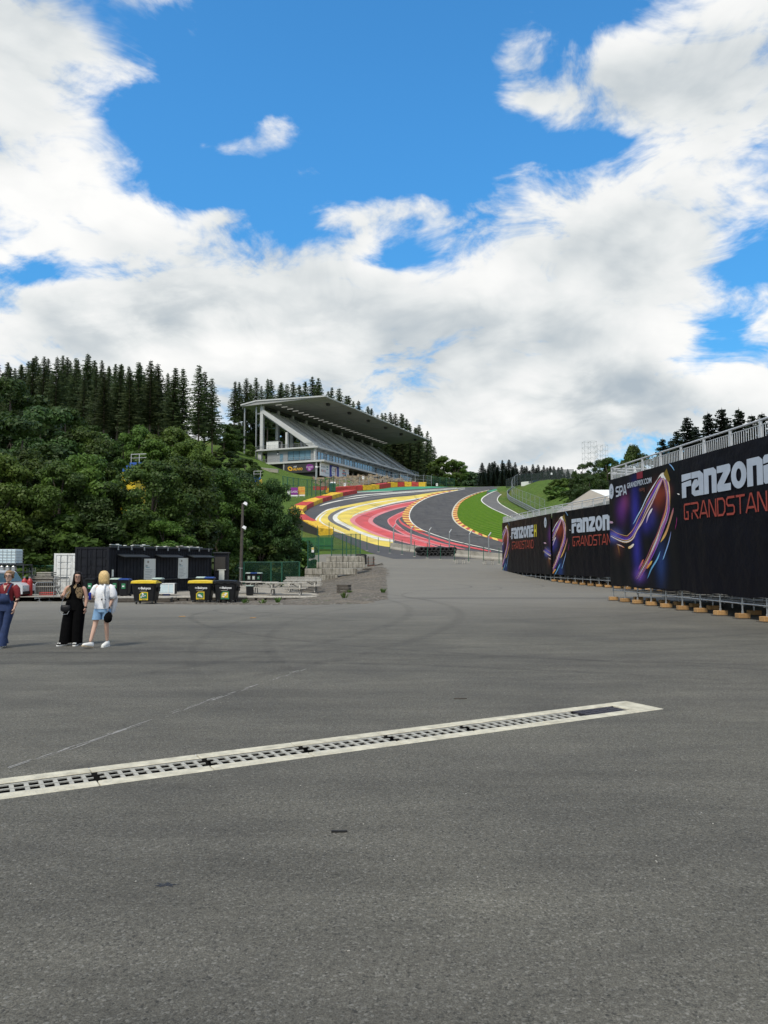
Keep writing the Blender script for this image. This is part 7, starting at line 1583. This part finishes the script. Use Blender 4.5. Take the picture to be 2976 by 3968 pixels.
# forest behind the grandstand
RS = [(905, 1460), (940, 1445), (1000, 1452), (1080, 1470), (1160, 1468), (1232, 1452), (1260, 1490), (1310, 1490), (1350, 1520), (1420, 1560), (1480, 1590), (1520, 1585), (1565, 1595), (1600, 1640), (1650, 1665), (1690, 1740)]
px = 908; i = 0
while px < 1690:
    t = (px-908)/780
    plant_px('spruce_tree', ORD[i]+' dark spruce from the left in the forest rising behind the grandstand', SPE[i % 3] if px < 1120 or i % 4 == 0 else SPD[i % 3], px, ridge(RS, px)+q.uniform(-6, 40)*(1 if i % 2 else .4), lerp(262, 352, t)+q.uniform(-6, 18), 26., 'spruces behind the grandstand', q.uniform(.85, 1.15)); px += q.uniform(17, 27)*lerp(1, .8, t); i += 1
for i, px in enumerate((1225, 1440, 1510, 1560, 1612, 1640, 1665)): plant_px('spruce_tree', ORD[i]+' spruce from the left in the second rank behind the grandstand', SPD[i % 3], px, ridge(RS, px)+8, lerp(290, 372, (px-1200)/480), 26., 'second rank spruces behind the grandstand', 1.)
for px, top, lab in ((1502, 1650, 'bare spruce stem seen under the far end of the roof'), (1563, 1660, 'second bare spruce stem beyond the far end of the grandstand'), (1616, 1668, 'last bare spruce stem beyond the far end of the grandstand')): plant_px('spruce_tree', lab, SPE[1], px, top-30, 335, 26., 'bare stems beyond the grandstand', .9)
for px, top, d, wd, lab in ((1715, 1762, 300, 1.1, 'round bright tree right of the grandstand'), (1765, 1775, 305, 1., 'second round tree right of the grandstand'), (1688, 1800, 292, 1., 'low tree at the far end of the grandstand'), (1740, 1830, 285, 1.1, 'low bushy tree in front of the round ones')): plant_px('broadleaf_tree', lab, HILL[0 if px != 1688 else 2], px, top, d, 14., 'round trees right of the grandstand', wd)
for i, (px, top, d) in enumerate(((1780, 1815, 395), (1800, 1822, 400), (1826, 1832, 410), (1850, 1828, 405), (1872, 1838, 420))): plant_px('broadleaf_tree', ORD[i]+' pale distant tree from the left where the track crests', FARB[int(px) % 2], px, top, d, 14., 'pale distant trees over the crest', 1.2)
RR = [(1870, 1790), (1910, 1782), (1970, 1775), (2030, 1800), (2060, 1790), (2120, 1798), (2170, 1805), (2230, 1820)]
px = 1868; i = 0
while px < 2260:
    plant_px('spruce_tree', ORD[i]+' dark spruce from the left in the forest behind the right crest', SPF[i % 2], px, ridge(RR, px)+q.uniform(-4, 30)*(1 if i % 2 else .2), q.uniform(270, 300), 20., 'spruces behind the crest on the right', q.uniform(1., 1.4)); px += q.uniform(9, 15); i += 1
px = 1862; i = 0
while px < 2270:
    plant_px('spruce_tree', ORD[i]+' spruce from the left in the front rank behind the right crest', SPF[i % 2], px, ridge(RR, px)+q.uniform(22, 50), q.uniform(250, 265), 20., 'front rank spruces behind the crest', q.uniform(1.1, 1.5)); px += q.uniform(13, 19); i += 1
for px, top, d, v, wd, lab in ((2262, 1790, 128, 1, .9, 'dark broadleaf tree below the scaffold towers'), (2310, 1775, 122, 1, .95, 'dark broadleaf tree left of the nearest platform railing'), (2352, 1765, 118, 2, .9, 'leafy tree touching the end of the nearest railing'), (2225, 1830, 132, 1, .9, 'dark tree at the top of the grass bank'), (2285, 1835, 116, 1, 1.2, 'dark broad tree filling the slope left of the nearest railing'), (2330, 1850, 112, 1, 1.2, 'dark low tree right behind the marquee'), (2240, 1870, 126, 1, 1.1, 'dark low tree between bank bushes and marquee'), (2448, 1706, 100, 2, .5, 'small leafy tree above the nearest platform railing'), (2500, 1745, 104, 1, .8, 'low leafy tree behind the nearest railing'), (2400, 1790, 108, 1, .9, 'dark tree hidden behind the nearest railing end')): plant_px('broadleaf_tree', lab, HILL[v], px, top, d, 14., 'trees on the right bank', wd)
for i, (px, top, d) in enumerate(((2560, 1690, 96), (2590, 1700, 98), (2610, 1660, 93), (2655, 1605, 92), (2680, 1650, 99), (2700, 1640, 95), (2745, 1590, 91), (2782, 1572, 90), (2820, 1610, 93), (2840, 1640, 98), (2868, 1572, 90), (2920, 1600, 92), (2965, 1590, 90))): plant_px('spruce_tree', ORD[i]+' backlit dark spruce from the left behind the nearest platform railing', SPL[i % 2], px, top, d, 17., 'dark spruces behind the nearest platform', 1.15)
for px, top, d, lab in ((2150, 1862, 150, 'leafy bush on the grass bank, left of the row'), (2180, 1858, 152, 'leafy bush on the grass bank, middle of the row'), (2212, 1862, 150, 'leafy bush on the grass bank, right of the row'), (2165, 1890, 142, 'low leafy bush lower on the grass bank'), (2205, 1905, 138, 'low leafy bush above the marquee'), (2225, 1925, 134, 'bush on the grass bank directly behind the marquee')):
    p = PT(px, top, d); plant('shrub', lab, SHR[1] if px != 2205 else SHR[0], (p.x, d, p.z-3.6), random.uniform(0, 6), (1.7, 1.7, 1.2), 'bushes on the grass bank', 'bush')
# ================================================================== people
def skinned(nodes, edges, root, levels=1):
    names = list(nodes); me = bpy.data.meshes.new('skel'); me.from_pydata([nodes[n][0] for n in names], [(names.index(a), names.index(b)) for a, b in edges], [])
    ob = bpy.data.objects.new('skel', me); COL.objects.link(ob); md = ob.modifiers.new('s', 'SKIN'); md.use_smooth_shade = True; md.branch_smoothing = .6
    for i, n in enumerate(names):
        sv = me.skin_vertices[0].data[i]; r = nodes[n][1]; sv.radius = r if isinstance(r, tuple) else (r, r); sv.use_root = (n == root)
    sb = ob.modifiers.new('d', 'SUBSURF'); sb.levels = levels; sb.render_levels = levels
    dg = bpy.context.evaluated_depsgraph_get(); out = bpy.data.meshes.new_from_object(ob.evaluated_get(dg)); bpy.data.objects.remove(ob); bpy.data.meshes.remove(me); return out
def ell(c, rx, ry, n=16, rot=0., p=2.):
    out = []
    for i in range(n):
        a = 2*math.pi*i/n; x, y = rx*math.cos(a), ry*math.sin(a); out.append(Vector((c[0]+x*math.cos(rot)-y*math.sin(rot), c[1]+x*math.sin(rot)+y*math.cos(rot), c[2])))
    return out
def cloth(name, rings, m, par, n=18, fold=.0, seed=0, cap=False):
    q = random.Random(seed); b = MB(); R_ = []
    for i, (c, rx, ry) in enumerate(rings):
        r = ell(c, rx, ry, n)
        if fold:
            for j, v in enumerate(r): k_ = 1+fold*math.sin(j*2.4+i*.8+seed)+fold*.6*q.uniform(-1, 1); v.x = c[0]+(v.x-c[0])*k_; v.y = c[1]+(v.y-c[1])*k_
        R_.append(r)
    b.loft(R_, cap=cap); return b.build(name, m, par, True)
def sleeve(name, pts, rad, m, par, n=10):
    b = MB(); b.tube(pts, rad, n); return b.build(name, m, par, True)
def hand(b, wrist, direction, palm_n, size=1., curl=.5, thumb=1):
    """palm block plus five separate, unequal, bent fingers"""
    w = Vector(wrist); d = Vector(direction).normalized(); n = Vector(palm_n); n = (n-d*n.dot(d)).normalized(); s = d.cross(n)*thumb
    def E(c, a, t, k_=8): return [c+s*a*math.cos(2*math.pi*i/k_)+n*t*math.sin(2*math.pi*i/k_) for i in range(k_)]
    L = .085*size; b.loft([E(w-d*.02, .022*size, .018*size), E(w+d*L*.3, .034*size, .017*size), E(w+d*L*.75, .040*size, .015*size), E(w+d*L, .036*size, .012*size)])
    for i, ln in enumerate((.066, .076, .071, .055)):
        base = w+d*L*.95+s*(.028-.019*i)*size; dr = (d+s*(.10-.07*i)).normalized(); pts = [base-dr*.01]; a = 0
        for seg in (.42, .33, .25): a += curl*.75; dd_ = dr*math.cos(a)+n*math.sin(a); pts.append(pts[-1]+dd_*ln*size*seg)
        b.tube(pts, [.0085*size, .0085*size, .0075*size, .006*size], 6)
    tb = w+d*L*.28+s*.030*size; td = (s*.75+d*.65+n*.25).normalized(); b.tube([tb-td*.012, tb+td*.028*size, tb+td*.028*size+(d*.8+s*.25+n*.3).normalized()*.028*size], [.012*size, .0105*size, .007*size], 6)
def head_mesh(b, c, rz, s=1., tilt=0.):
    M = Matrix.Translation(c) @ Matrix.Rotation(rz, 4, 'Z') @ Matrix.Rotation(tilt, 4, 'X')      # face looks along -Y
    prof_ = [(-.115, .030, .030, -.035), (-.105, .045, .048, -.028), (-.08, .058, .066, -.014), (-.04, .066, .082, -.004), (0, .071, .092, .0), (.04, .073, .096, .004), (.08, .066, .086, .006), (.105, .048, .062, .008), (.118, .02, .028, .008)]
    b.loft([[M @ (Vector((rx*math.cos(2*math.pi*i/18), yo+ry*math.sin(2*math.pi*i/18), z))*s) for i in range(18)] for z, rx, ry, yo in prof_])
    b.loft([[M @ (Vector((x, y, z))*s) for x, y, z in r] for r in ([(-.007, -.090, .022), (.007, -.090, .022), (.004, -.085, .024), (-.004, -.085, .024)], [(-.015, -.098, -.026), (.015, -.098, -.026), (.012, -.082, -.030), (-.012, -.082, -.030)])])
    b.add([M @ (Vector(q)*s) for q in ((0, -.115, -.022), (-.015, -.094, -.028), (.015, -.094, -.028), (0, -.092, .01))], [(0, 1, 2), (0, 3, 1), (0, 2, 3)])
    for sx_ in (-1, 1): b.loft([[M @ (Vector((sx_*(.070+o), y, z))*s) for y, z in ((-.008, .02), (.012, .028), (.022, .010), (.012, -.028), (-.004, -.026))] for o in (0, .012)])
    return M
def face(par, M, s=1., glasses=False):
    b = MB()
    for sx_ in (-1, 1): c = Vector((sx_*.030, -.089, .008)); b.loft([[M @ ((c+Vector((.013*k_*math.cos(2*math.pi*i/8), y, .006*k_*math.sin(2*math.pi*i/8))))*s) for i in range(8)] for k_, y in ((1, 0), (.7, -.006))])
    b.build('eyes', 'eye_dark', par); b = MB()
    for sx_ in (-1, 1): b.bar(M @ (Vector((sx_*.014, -.094, .030))*s), M @ (Vector((sx_*.048, -.083, .033))*s), .006, .006)
    b.build('eyebrows', 'hair_dark', par); b = MB(); b.loft([[M @ (Vector((x, y, z))*s) for x, z in ((-.022*k_, -.056), (0, -.052), (.022*k_, -.056), (0, -.065))] for k_, y in ((1, -.078), (.8, -.088))]); b.build('lips', 'lip', par)
    if glasses:
        b = MB()
        for sx_ in (-1, 1):
            pts = [M @ (Vector((sx_*.034+.027*math.cos(2*math.pi*i/14), -.101, .006+.022*math.sin(2*math.pi*i/14)))*s) for i in range(15)]; b.tube(pts, .0035, 5); b.cyl(M @ (Vector((sx_*.060, -.099, .012))*s), M @ (Vector((sx_*.078, 0, .015))*s), .003, n=5)
        b.cyl(M @ (Vector((-.008, -.102, .01))*s), M @ (Vector((.008, -.102, .01))*s), .003, n=5); b.build('glasses', 'glasses', par)
def strands(name, m, par, M, s, n, span, start, end_z, flare, r0=.022, seed=1, fwd=None):
    """hair as overlapping locks from the parting down"""
    q = random.Random(seed); b = MB()
    for layer in range(2):
        for i in range(n):
            a = start+span*(i+.5*layer)/(n-1); ez = end_z(a)+q.uniform(-.02, .02); fl = flare(a)
            cx_, cy_ = math.cos(a), math.sin(a); k_ = 1.0+.05*layer
            pts = [Vector((cx_*.014, .012+cy_*.02, .124+.004*layer)), Vector((cx_*.050*k_, .008+cy_*.062*k_, .108)), Vector((cx_*.078*k_, .008+cy_*.098*k_, .05)), Vector((cx_*.084*k_, .008+cy_*.104*k_, -.02)), Vector((cx_*.086*fl, .01+cy_*.104*fl, lerp(-.02, ez, .5))), Vector((cx_*.084*fl*1.05, .012+cy_*.10*fl*1.05, ez))]
            b.tube([M @ (p*s) for p in pts], [.008, r0*.9, r0, r0, r0*.9, r0*.35], 6)
    b.loft([[M @ (Vector((rx*math.cos(2*math.pi*i/20), yo+ry*math.sin(2*math.pi*i/20)*(1 if math.sin(2*math.pi*i/20) > -.5 else fr), z+(.0 if math.sin(2*math.pi*i/20) > -.3 else dz_)))*s) for i in range(20)] for z, rx, ry, yo, fr, dz_ in ((-.02, .080, .104, .012, .80, .085), (.03, .083, .106, .012, .93, .045), (.07, .079, .100, .01, 1.0, .02), (.10, .062, .080, .01, 1.0, .01), (.124, .034, .045, .01, 1., .0), (.134, .008, .01, .01, 1., 0))])
    return b.build(name, m, par, True)
def shoe(name, par, toe_dir, ankle, m, sole, L=.27, pitch=0.):
    a = Vector(ankle); d = Vector((toe_dir[0], toe_dir[1], 0)).normalized(); s_ = Vector((-d.y, d.x, 0)); up = Vector((0, 0, 1)); b = MB(); o = Vector((a.x, a.y, 0)); R_ = []
    rot = Matrix.Rotation(pitch, 3, s_); piv = o-d*.07
    for t, w, h in ((-.085, .024, .05), (-.07, .034, .095), (-.02, .038, .105), (.04, .042, .080), (.10, .048, .062), (.15, .045, .048), (.185, .024, .034)):
        c = o+d*t*L/.27; R_.append([piv+rot @ ((c+s_*x*w+up*(.022+z*h))-piv) for x, z in ((-1, 0), (1, 0), (1, .45), (.55, 1), (-.55, 1), (-1, .45))])
    b.loft(R_); sh_ = b.build(name, m, par, True); b = MB()
    pts = [(-.09, .03), (-.04, .042), (.05, .048), (.12, .052), (.19, .03)]; ol = [o+d*t*L/.27+s_*w for t, w in pts]+[o+d*t*L/.27-s_*w for t, w in reversed(pts)]
    b.prism([piv+rot @ (p+up*.0-piv) for p in ol], rot @ (up*.028)); b.build('sole', sole, sh_); return sh_
def figure(px, py, label, nodes, edges, headc, hz, skin_, hands, rz=0., hs=1., tilt=0.):
    p = GR(px, py); r = thing('person', label, 'person', tuple(p), rz)
    me = skinned(nodes, edges, 'pelvis'); b = MB(); M = head_mesh(b, Vector(headc), hz, hs, tilt)
    for h_ in hands: hand(b, *h_[:3], **h_[3])
    vs = [tuple(v.co) for v in me.vertices]; fs = [tuple(q.vertices) for q in me.polygons]; bpy.data.meshes.remove(me); b.add(vs, fs)
    b.build('body', skin_, r, True); return r, M
E0 = [('pelvis', 'belly'), ('belly', 'chest'), ('chest', 'neckb'), ('neckb', 'neck'), ('chest', 'shl'), ('shl', 'ell'), ('ell', 'fal'), ('fal', 'wrl'), ('chest', 'shr'), ('shr', 'elr'), ('elr', 'far'), ('far', 'wrr'),
      ('pelvis', 'hil'), ('hil', 'thl'), ('thl', 'knl'), ('knl', 'cal'), ('cal', 'anl'), ('pelvis', 'hir'), ('hir', 'thr'), ('thr', 'knr'), ('knr', 'car'), ('car', 'anr')]
def mid(a, b, t=.5): return tuple(lerp(a[i], b[i], t) for i in range(3))
def skeleton(pel, belly, chest, nb, nk, shl, ell_, wrl, shr, elr, wrr, hil, knl, anl, hir, knr, anr, thick=1., tor=1.):
    t = thick; N = dict(pelvis=(pel, (.125*tor, .10)), belly=(belly, (.110*tor, .085)), chest=(chest, (.125*tor, .10)), neckb=(nb, (.06, .055)), neck=(nk, .046), shl=(shl, .052*t), ell=(ell_, .040*t), fal=(mid(ell_, wrl, .3), .039*t), wrl=(wrl, .025*t),
        shr=(shr, .052*t), elr=(elr, .040*t), far=(mid(elr, wrr, .3), .039*t), wrr=(wrr, .025*t), hil=(hil, .088*t), thl=(mid(hil, knl, .4), .078*t), knl=(knl, .054*t), cal=(mid(knl, anl, .35), .053*t), anl=(anl, .035*t), hir=(hir, .088*t), thr=(mid(hir, knr, .4), .078*t), knr=(knr, .054*t), car=(mid(knr, anr, .35), .053*t), anr=(anr, .035*t))
    return N
# ---- woman in black with wide trousers (picture left = -X, towards the camera = -Y)
wl_a, wr_a = (-.20, -.24, 1.115), (.255, -.03, .84)
N = skeleton((0, 0, .94), (0, 0, 1.08), (.01, 0, 1.24), (.03, 0, 1.36), (.05, -.01, 1.43), (-.18, 0, 1.305), (-.27, -.02, 1.05), wl_a, (.205, 0, 1.295), (.255, .02, 1.03), wr_a, (-.09, 0, .90), (-.13, -.04, .50), (-.18, -.02, .10), (.09, 0, .90), (.08, -.02, .50), (.06, .03, .10), 1.12, 1.18)
w1, M1 = figure(286, 2500, 'person with long dark hair in black wide trousers and leopard patterned top', N, E0, (.062, -.025, 1.525), .30, 'skin', [(wl_a, (.35, -.45, .35), (.9, .2, -.1), dict(curl=.75, thumb=1)), (wr_a, (.05, -.06, -1), (-1, .1, 0), dict(curl=.4, thumb=-1))], hs=1.0)
face(w1, M1, 1., True)
strands('hair', 'hair_dark', w1, M1, 1., 26, R(236), R(-28), lambda a: -.30 if math.sin(a) < .75 else -.40, lambda a: 1.26, .017, 4)
cloth('top', [((0, 0, .95), .165, .125), ((0, 0, 1.05), .168, .125), ((.005, -.005, 1.15), .178, .138), ((.01, -.01, 1.24), .185, .145), ((.02, 0, 1.31), .175, .115), ((.03, .005, 1.36), .115, .085), ((.035, .005, 1.385), .066, .06)], 'cloth_black', w1, 20)
for sx_ in (-1, 1):
    b = MB(); pts = [(x_, y_-.014, z_) for x_, y_, z_ in ((.02+sx_*.07, -.135, 1.30), (.02+sx_*.16, -.085, 1.30), (.02+sx_*.185, -.075, 1.18), (.01+sx_*.165, -.085, 1.05), (.01+sx_*.10, -.135, 1.07), (.02+sx_*.05, -.160, 1.20))]
    b.prism(pts, (0, .02, 0)); b.build('leopard_panel', 'leopard', w1)
b = MB(); b.prism([(.035, -.075, 1.37), (.065, -.072, 1.37), (.075, -.120, 1.31), (.04, -.135, 1.27), (.01, -.120, 1.31)], (0, -.012, 0)); b.build('leopard_collar', 'leopard', w1)
cloth('trousers', [((-.005, 0, 1.02), .168, .125), ((-.005, 0, .93), .195, .145), ((-.005, 0, .83), .215, .155), ((-.01, 0, .79), .218, .155)], 'cloth_black', w1, 20)
cloth('trouser_leg', [((-.10, 0, .88), .118, .135), ((-.115, -.01, .7), .125, .135), ((-.14, -.02, .5), .128, .132), ((-.165, -.03, .28), .128, .130), ((-.19, -.03, .055), .130, .135)], 'cloth_black', w1, 18, .045, 2)
cloth('trouser_leg', [((.10, 0, .88), .118, .135), ((.10, -.01, .7), .122, .135), ((.09, -.01, .5), .120, .130), ((.075, 0, .28), .117, .128), ((.065, .02, .045), .115, .130)], 'cloth_black', w1, 18, .045, 5)
shoe('shoe', w1, (-.45, -1), (-.20, -.06, 0), 'cloth_black', 'shoe_white'); shoe('shoe', w1, (.1, -1), (.07, -.03, 0), 'cloth_black', 'shoe_white')
for (x, y) in ((-.255, -.185), (.085, -.175)): b = MB(); b.box((x, y, .055), (.075, .06, .035), bev=.01); b.build('shoe_panel', 'shoe_white', w1)
b = MB(); b.cyl((.255, -.03, .865), (.252, -.032, .835), .031, n=12); b.box((.285, -.04, .85), (.012, .03, .032)); b.build('watch', 'eye_dark', w1)
ph = thing('phone', 'white cased phone held up by the woman in black', 'phone', tuple(Vector(w1.location)+Vector((-.235, -.34, 1.13))), 0); b = MB(); b.box((0, 0, .06), (.012, .085, .19), Matrix.Rotation(-.5, 3, 'Y') @ Matrix.Rotation(.25, 3, 'Z'), bev=.004); b.build('case', 'shoe_white', ph); b = MB(); b.box((.008, -.004, .062), (.004, .075, .17), Matrix.Rotation(-.5, 3, 'Y') @ Matrix.Rotation(.25, 3, 'Z')); b.build('screen', 'glass_dark', ph)
bg_ = thing('shoulder_bag', 'small black shoulder bag at the hip of the woman in black', 'bag', tuple(Vector(w1.location)+Vector((-.13, -.19, .76))), .1)
b = MB(); b.loft([ell((0, 0, 0), .07, .03, 12), ell((0, 0, .03), .105, .045, 12), ell((0, 0, .10), .11, .045, 12), ell((0, 0, .15), .09, .03, 12)]); b.build('pouch', 'black_plastic', bg_, True); b = MB(); b.tube([(-.10, 0, .12), (-.12, -.01, .0), (-.05, -.03, -.06), (.05, -.03, -.05), (.10, 0, .06)], .007, 5); b.tube([(-.1, 0, .13), (-.05, .01, .32), (.12, .06, .52), (.26, .12, .60)], .007, 5); b.build('strap', 'galvanised', bg_)
# ---- woman in white with light denim shorts
wl_a, wr_a = (-.215, -.20, 1.13), (.145, -.03, .86)
N = skeleton((0, 0, .92), (0, 0, 1.07), (.015, 0, 1.25), (.02, 0, 1.37), (.02, 0, 1.44), (-.165, 0, 1.32), (-.235, .02, 1.09), wl_a, (.195, 0, 1.31), (.215, .02, 1.06), wr_a, (-.085, 0, .87), (-.13, -.07, .50), (-.19, -.17, .12), (.085, 0, .87), (.075, .05, .50), (.06, .16, .11), 1.0, 1.05)
w2, M2 = figure(394, 2508, 'person with blond bob in white shirt and light denim shorts holding a black cap', N, E0, (.012, .0, 1.545), R(-115), 'skin_pale', [(wl_a, (.25, -.6, .15), (.6, .3, -.1), dict(curl=.85, thumb=1)), (wr_a, (-.10, -.05, -1), (-.9, -.2, 0), dict(curl=.8, thumb=-1))], hs=1.0)
face(w2, M2)
strands('hair', 'hair_blond', w2, M2, 1., 36, R(300), R(-62), lambda a: -.155, lambda a: 1.04, .016, 6)
cloth('shirt', [((.0, 0, .845), .172, .136), ((.0, 0, .90), .174, .138), ((.0, 0, .97), .166, .130), ((.0, 0, 1.08), .158, .122), ((.01, -.005, 1.20), .170, .135), ((.015, 0, 1.30), .165, .115), ((.02, .005, 1.37), .10, .08), ((.02, .005, 1.40), .062, .058)], 'cloth_white', w2, 22, .03, 3)
sleeve('sleeve', [(-.12, 0, 1.355), (-.165, .005, 1.32), (-.195, .005, 1.25), (-.222, .012, 1.16), (-.228, .014, 1.13)], [.035, .058, .068, .078, .074], 'cloth_white', w2, 12); sleeve('sleeve', [(.14, 0, 1.355), (.185, .005, 1.32), (.21, .005, 1.25), (.228, .012, 1.13), (.228, .014, 1.06)], [.035, .058, .070, .082, .076], 'cloth_white', w2, 12)
# overshirt hanging open from the shoulders
cloth('overshirt_tail', [((.15, .06, 1.34), .07, .08), ((.20, .09, 1.2), .075, .075), ((.225, .10, 1.05), .07, .07), ((.215, .11, .90), .055, .065), ((.20, .11, .78), .035, .05), ((.19, .11, .73), .012, .03)], 'cloth_white', w2, 16, .09, 8)
cloth('overshirt_tail', [((-.09, .05, 1.36), .05, .08), ((-.14, .07, 1.2), .05, .08), ((-.155, .08, 1.0), .045, .075), ((-.15, .08, .85), .03, .06)], 'cloth_white', w2, 16, .08, 9)
b = MB(); b.tube([(.075, -.10, 1.38), (.065, -.14, 1.25), (.075, -.14, 1.05), (.09, -.13, .88)], [.02, .03, .035, .03], 8); b.build('overshirt_edge', 'cloth_white', w2, True)
cloth('shorts', [((0, 0, .96), .148, .115), ((0, 0, .88), .165, .125), ((0, 0, .80), .172, .130), ((0, 0, .77), .172, .130)], 'denim_light', w2, 20)
cloth('short_leg', [((-.085, 0, .84), .095, .125), ((-.095, -.02, .72), .100, .118), ((-.105, -.035, .61), .104, .115)], 'denim_light', w2, 16, .02, 3); cloth('short_leg', [((.085, 0, .84), .095, .125), ((.085, .015, .72), .098, .118), ((.08, .03, .61), .100, .113)], 'denim_light', w2, 16, .02, 4)
shoe('shoe', w2, (-.5, -1), (-.195, -.19, 0), 'shoe_white', 'sole_tan', .29, -.22); shoe('shoe', w2, (-.15, -1), (.06, .14, 0), 'shoe_white', 'shoe_white', .28)
b = MB(); b.cyl((.15, -.028, .88), (.146, -.03, .85), .030, n=12); b.box((.15, -.058, .865), (.03, .012, .032)); b.build('watch', 'eye_dark', w2)
b = MB(); b.box((.045, -.152, 1.05), (.05, .02, .04), bev=.006); b.box((.10, -.15, 1.05), (.03, .02, .03), bev=.005); b.build('sunglasses', 'eye_dark', w2)
can = thing('drink_can', 'blue drink can in the hand of the woman in white', 'can', tuple(Vector(w2.location)+Vector((-.175, -.285, 1.05)))); b = MB(); b.loft([ell((0, 0, z), r_, r_, 14) for z, r_ in ((0, .024), (.008, .029), (.145, .029), (.158, .023))]); b.build('can_body', 'can_blue', can, True); b = MB(); b.loft([ell((0, 0, z), r_, r_, 14) for z, r_ in ((.156, .024), (.162, .024))], True); b.build('can_top', 'galvanised', can)
cap = thing('cap', 'black cap hanging from the hand of the woman in white', 'cap', tuple(Vector(w2.location)+Vector((.145, -.06, .54)))); b = MB(); b.loft([ell((0, 0, z), rx, ry, 16) for z, rx, ry in ((0, .02, .02), (.012, .055, .045), (.06, .088, .07), (.12, .092, .075), (.18, .075, .06), (.225, .045, .03), (.25, .02, .012))]); b.build('crown', 'cloth_black', cap, True); b = MB(); b.prism([(-.02, -.01, .16), (.09, -.05, .10), (.11, -.02, .14), (.06, .02, .22), (0, .02, .24)], (0, .008, 0)); b.build('visor', 'cloth_black', cap)
# ---- woman in dungarees at the left edge
wl_a, wr_a = (-.26, -.05, .84), (.205, -.05, .86)
N = skeleton((0, 0, .93), (0, 0, 1.08), (.0, 0, 1.26), (.02, 0, 1.38), (.035, -.01, 1.45), (-.19, 0, 1.325), (-.25, .02, 1.06), wl_a, (.205, 0, 1.32), (.235, .03, 1.07), wr_a, (-.09, 0, .88), (-.12, .06, .49), (-.14, .20, .13), (.09, 0, .88), (.04, -.05, .50), (-.03, -.12, .10), 1.02, 1.1)
w3, M3 = figure(19, 2509, 'person in maroon shirt and blue denim dungarees at the left edge', N, E0, (.06, -.03, 1.555), .12, 'skin_pale', [(wl_a, (0, -.1, -1), (1, 0, 0), dict(curl=.4, thumb=1)), (wr_a, (-.12, -.1, -1), (-1, 0, 0), dict(curl=.4, thumb=-1))], hs=1.0)
face(w3, M3, 1., True)
strands('hair', 'hair_brown', w3, M3, 1., 26, R(230), R(-25), lambda a: -.03 if math.sin(a) > -.2 else .0, lambda a: .92, .016, 9)
b = MB(); c3 = Vector((.07, .09, 1.62)); b.loft([ell(c3+Vector((0, 0, z)), r_, r_, 12) for z, r_ in ((-.05, .02), (-.035, .045), (0, .055), (.035, .045), (.05, .02))]); b.build('bun', 'hair_brown', w3, True)
cloth('shirt', [((.0, 0, .94), .150, .115), ((0, 0, 1.03), .148, .112), ((0, 0, 1.14), .160, .122), ((.0, -.005, 1.24), .182, .142), ((.005, 0, 1.32), .178, .118), ((.02, .005, 1.385), .105, .085), ((.025, .01, 1.41), .07, .065)], 'cloth_maroon', w3, 20)
b = MB(); b.prism([(-.01, -.118, 1.36), (.06, -.112, 1.36), (.03, -.152, 1.24)], (0, -.012, 0)); b.build('neckline', 'skin_pale', w3)
sleeve('sleeve', [(-.16, 0, 1.345), (-.20, .005, 1.28), (-.235, .015, 1.12), (-.25, .01, 1.02)], [.06, .072, .066, .060], 'cloth_maroon', w3, 12); sleeve('sleeve', [(.17, 0, 1.345), (.215, .005, 1.28), (.235, .02, 1.12), (.232, .015, 1.00)], [.06, .074, .068, .062], 'cloth_maroon', w3, 12)
b = MB(); rr_ = []
for z, hw in ((.98, .15), (1.08, .125), (1.18, .105)): rr_.append([(-hw, -.125+.03*(hw/.15)**2, z), (-hw*.5, -.150, z), (0, -.158, z), (hw*.5, -.150, z), (hw, -.125+.03*(hw/.15)**2, z), (hw, -.105, z), (0, -.13, z), (-hw, -.105, z)])
b.loft(rr_); b.build('bib', 'denim', w3, True)
for sx_ in (-1, 1): b = MB(); b.tube([(sx_*.09, -.148, 1.17), (sx_*.115, -.135, 1.27), (sx_*.125, -.06, 1.37), (sx_*.11, .05, 1.385), (sx_*.06, .11, 1.25)], .018, 6); s_ = b.build('strap', 'denim', w3); b = MB(); b.box((sx_*.09, -.168, 1.175), (.035, .012, .03)); b.build('buckle', 'galvanised', s_)
cloth('trousers', [((0, 0, 1.02), .152, .115), ((0, 0, .95), .168, .125), ((0, 0, .86), .185, .138), ((0, 0, .80), .182, .135)], 'denim', w3, 20)
cloth('trouser_leg', [((-.09, 0, .88), .100, .125), ((-.105, .03, .70), .092, .105), ((-.12, .06, .50), .076, .085), ((-.13, .13, .28), .085, .095), ((-.14, .20, .07), .110, .125)], 'denim', w3, 16, .03, 3); cloth('trouser_leg', [((.09, 0, .88), .100, .125), ((.07, -.02, .70), .092, .108), ((.04, -.05, .50), .078, .088), ((.005, -.09, .28), .088, .10), ((-.03, -.12, .05), .115, .13)], 'denim', w3, 16, .03, 6)
shoe('shoe', w3, (-.1, -1), (-.035, -.17, 0), 'shoe_white', 'shoe_white'); shoe('shoe', w3, (-.1, -1), (-.14, .17, 0), 'shoe_white', 'shoe_white')
b = MB(); b.tube([(-.03, -.10, 1.39), (0, -.13, 1.33), (.025, -.16, 1.28), (.05, -.13, 1.33), (.08, -.09, 1.39)], .004, 5); b.build('necklace', 'galvanised', w3)
print('TOPLEVEL', len([o for o in COL.objects if o.parent is None]), 'ALL', len(COL.objects), 'TRIS', sum(len(m.polygons) for m in bpy.data.meshes))
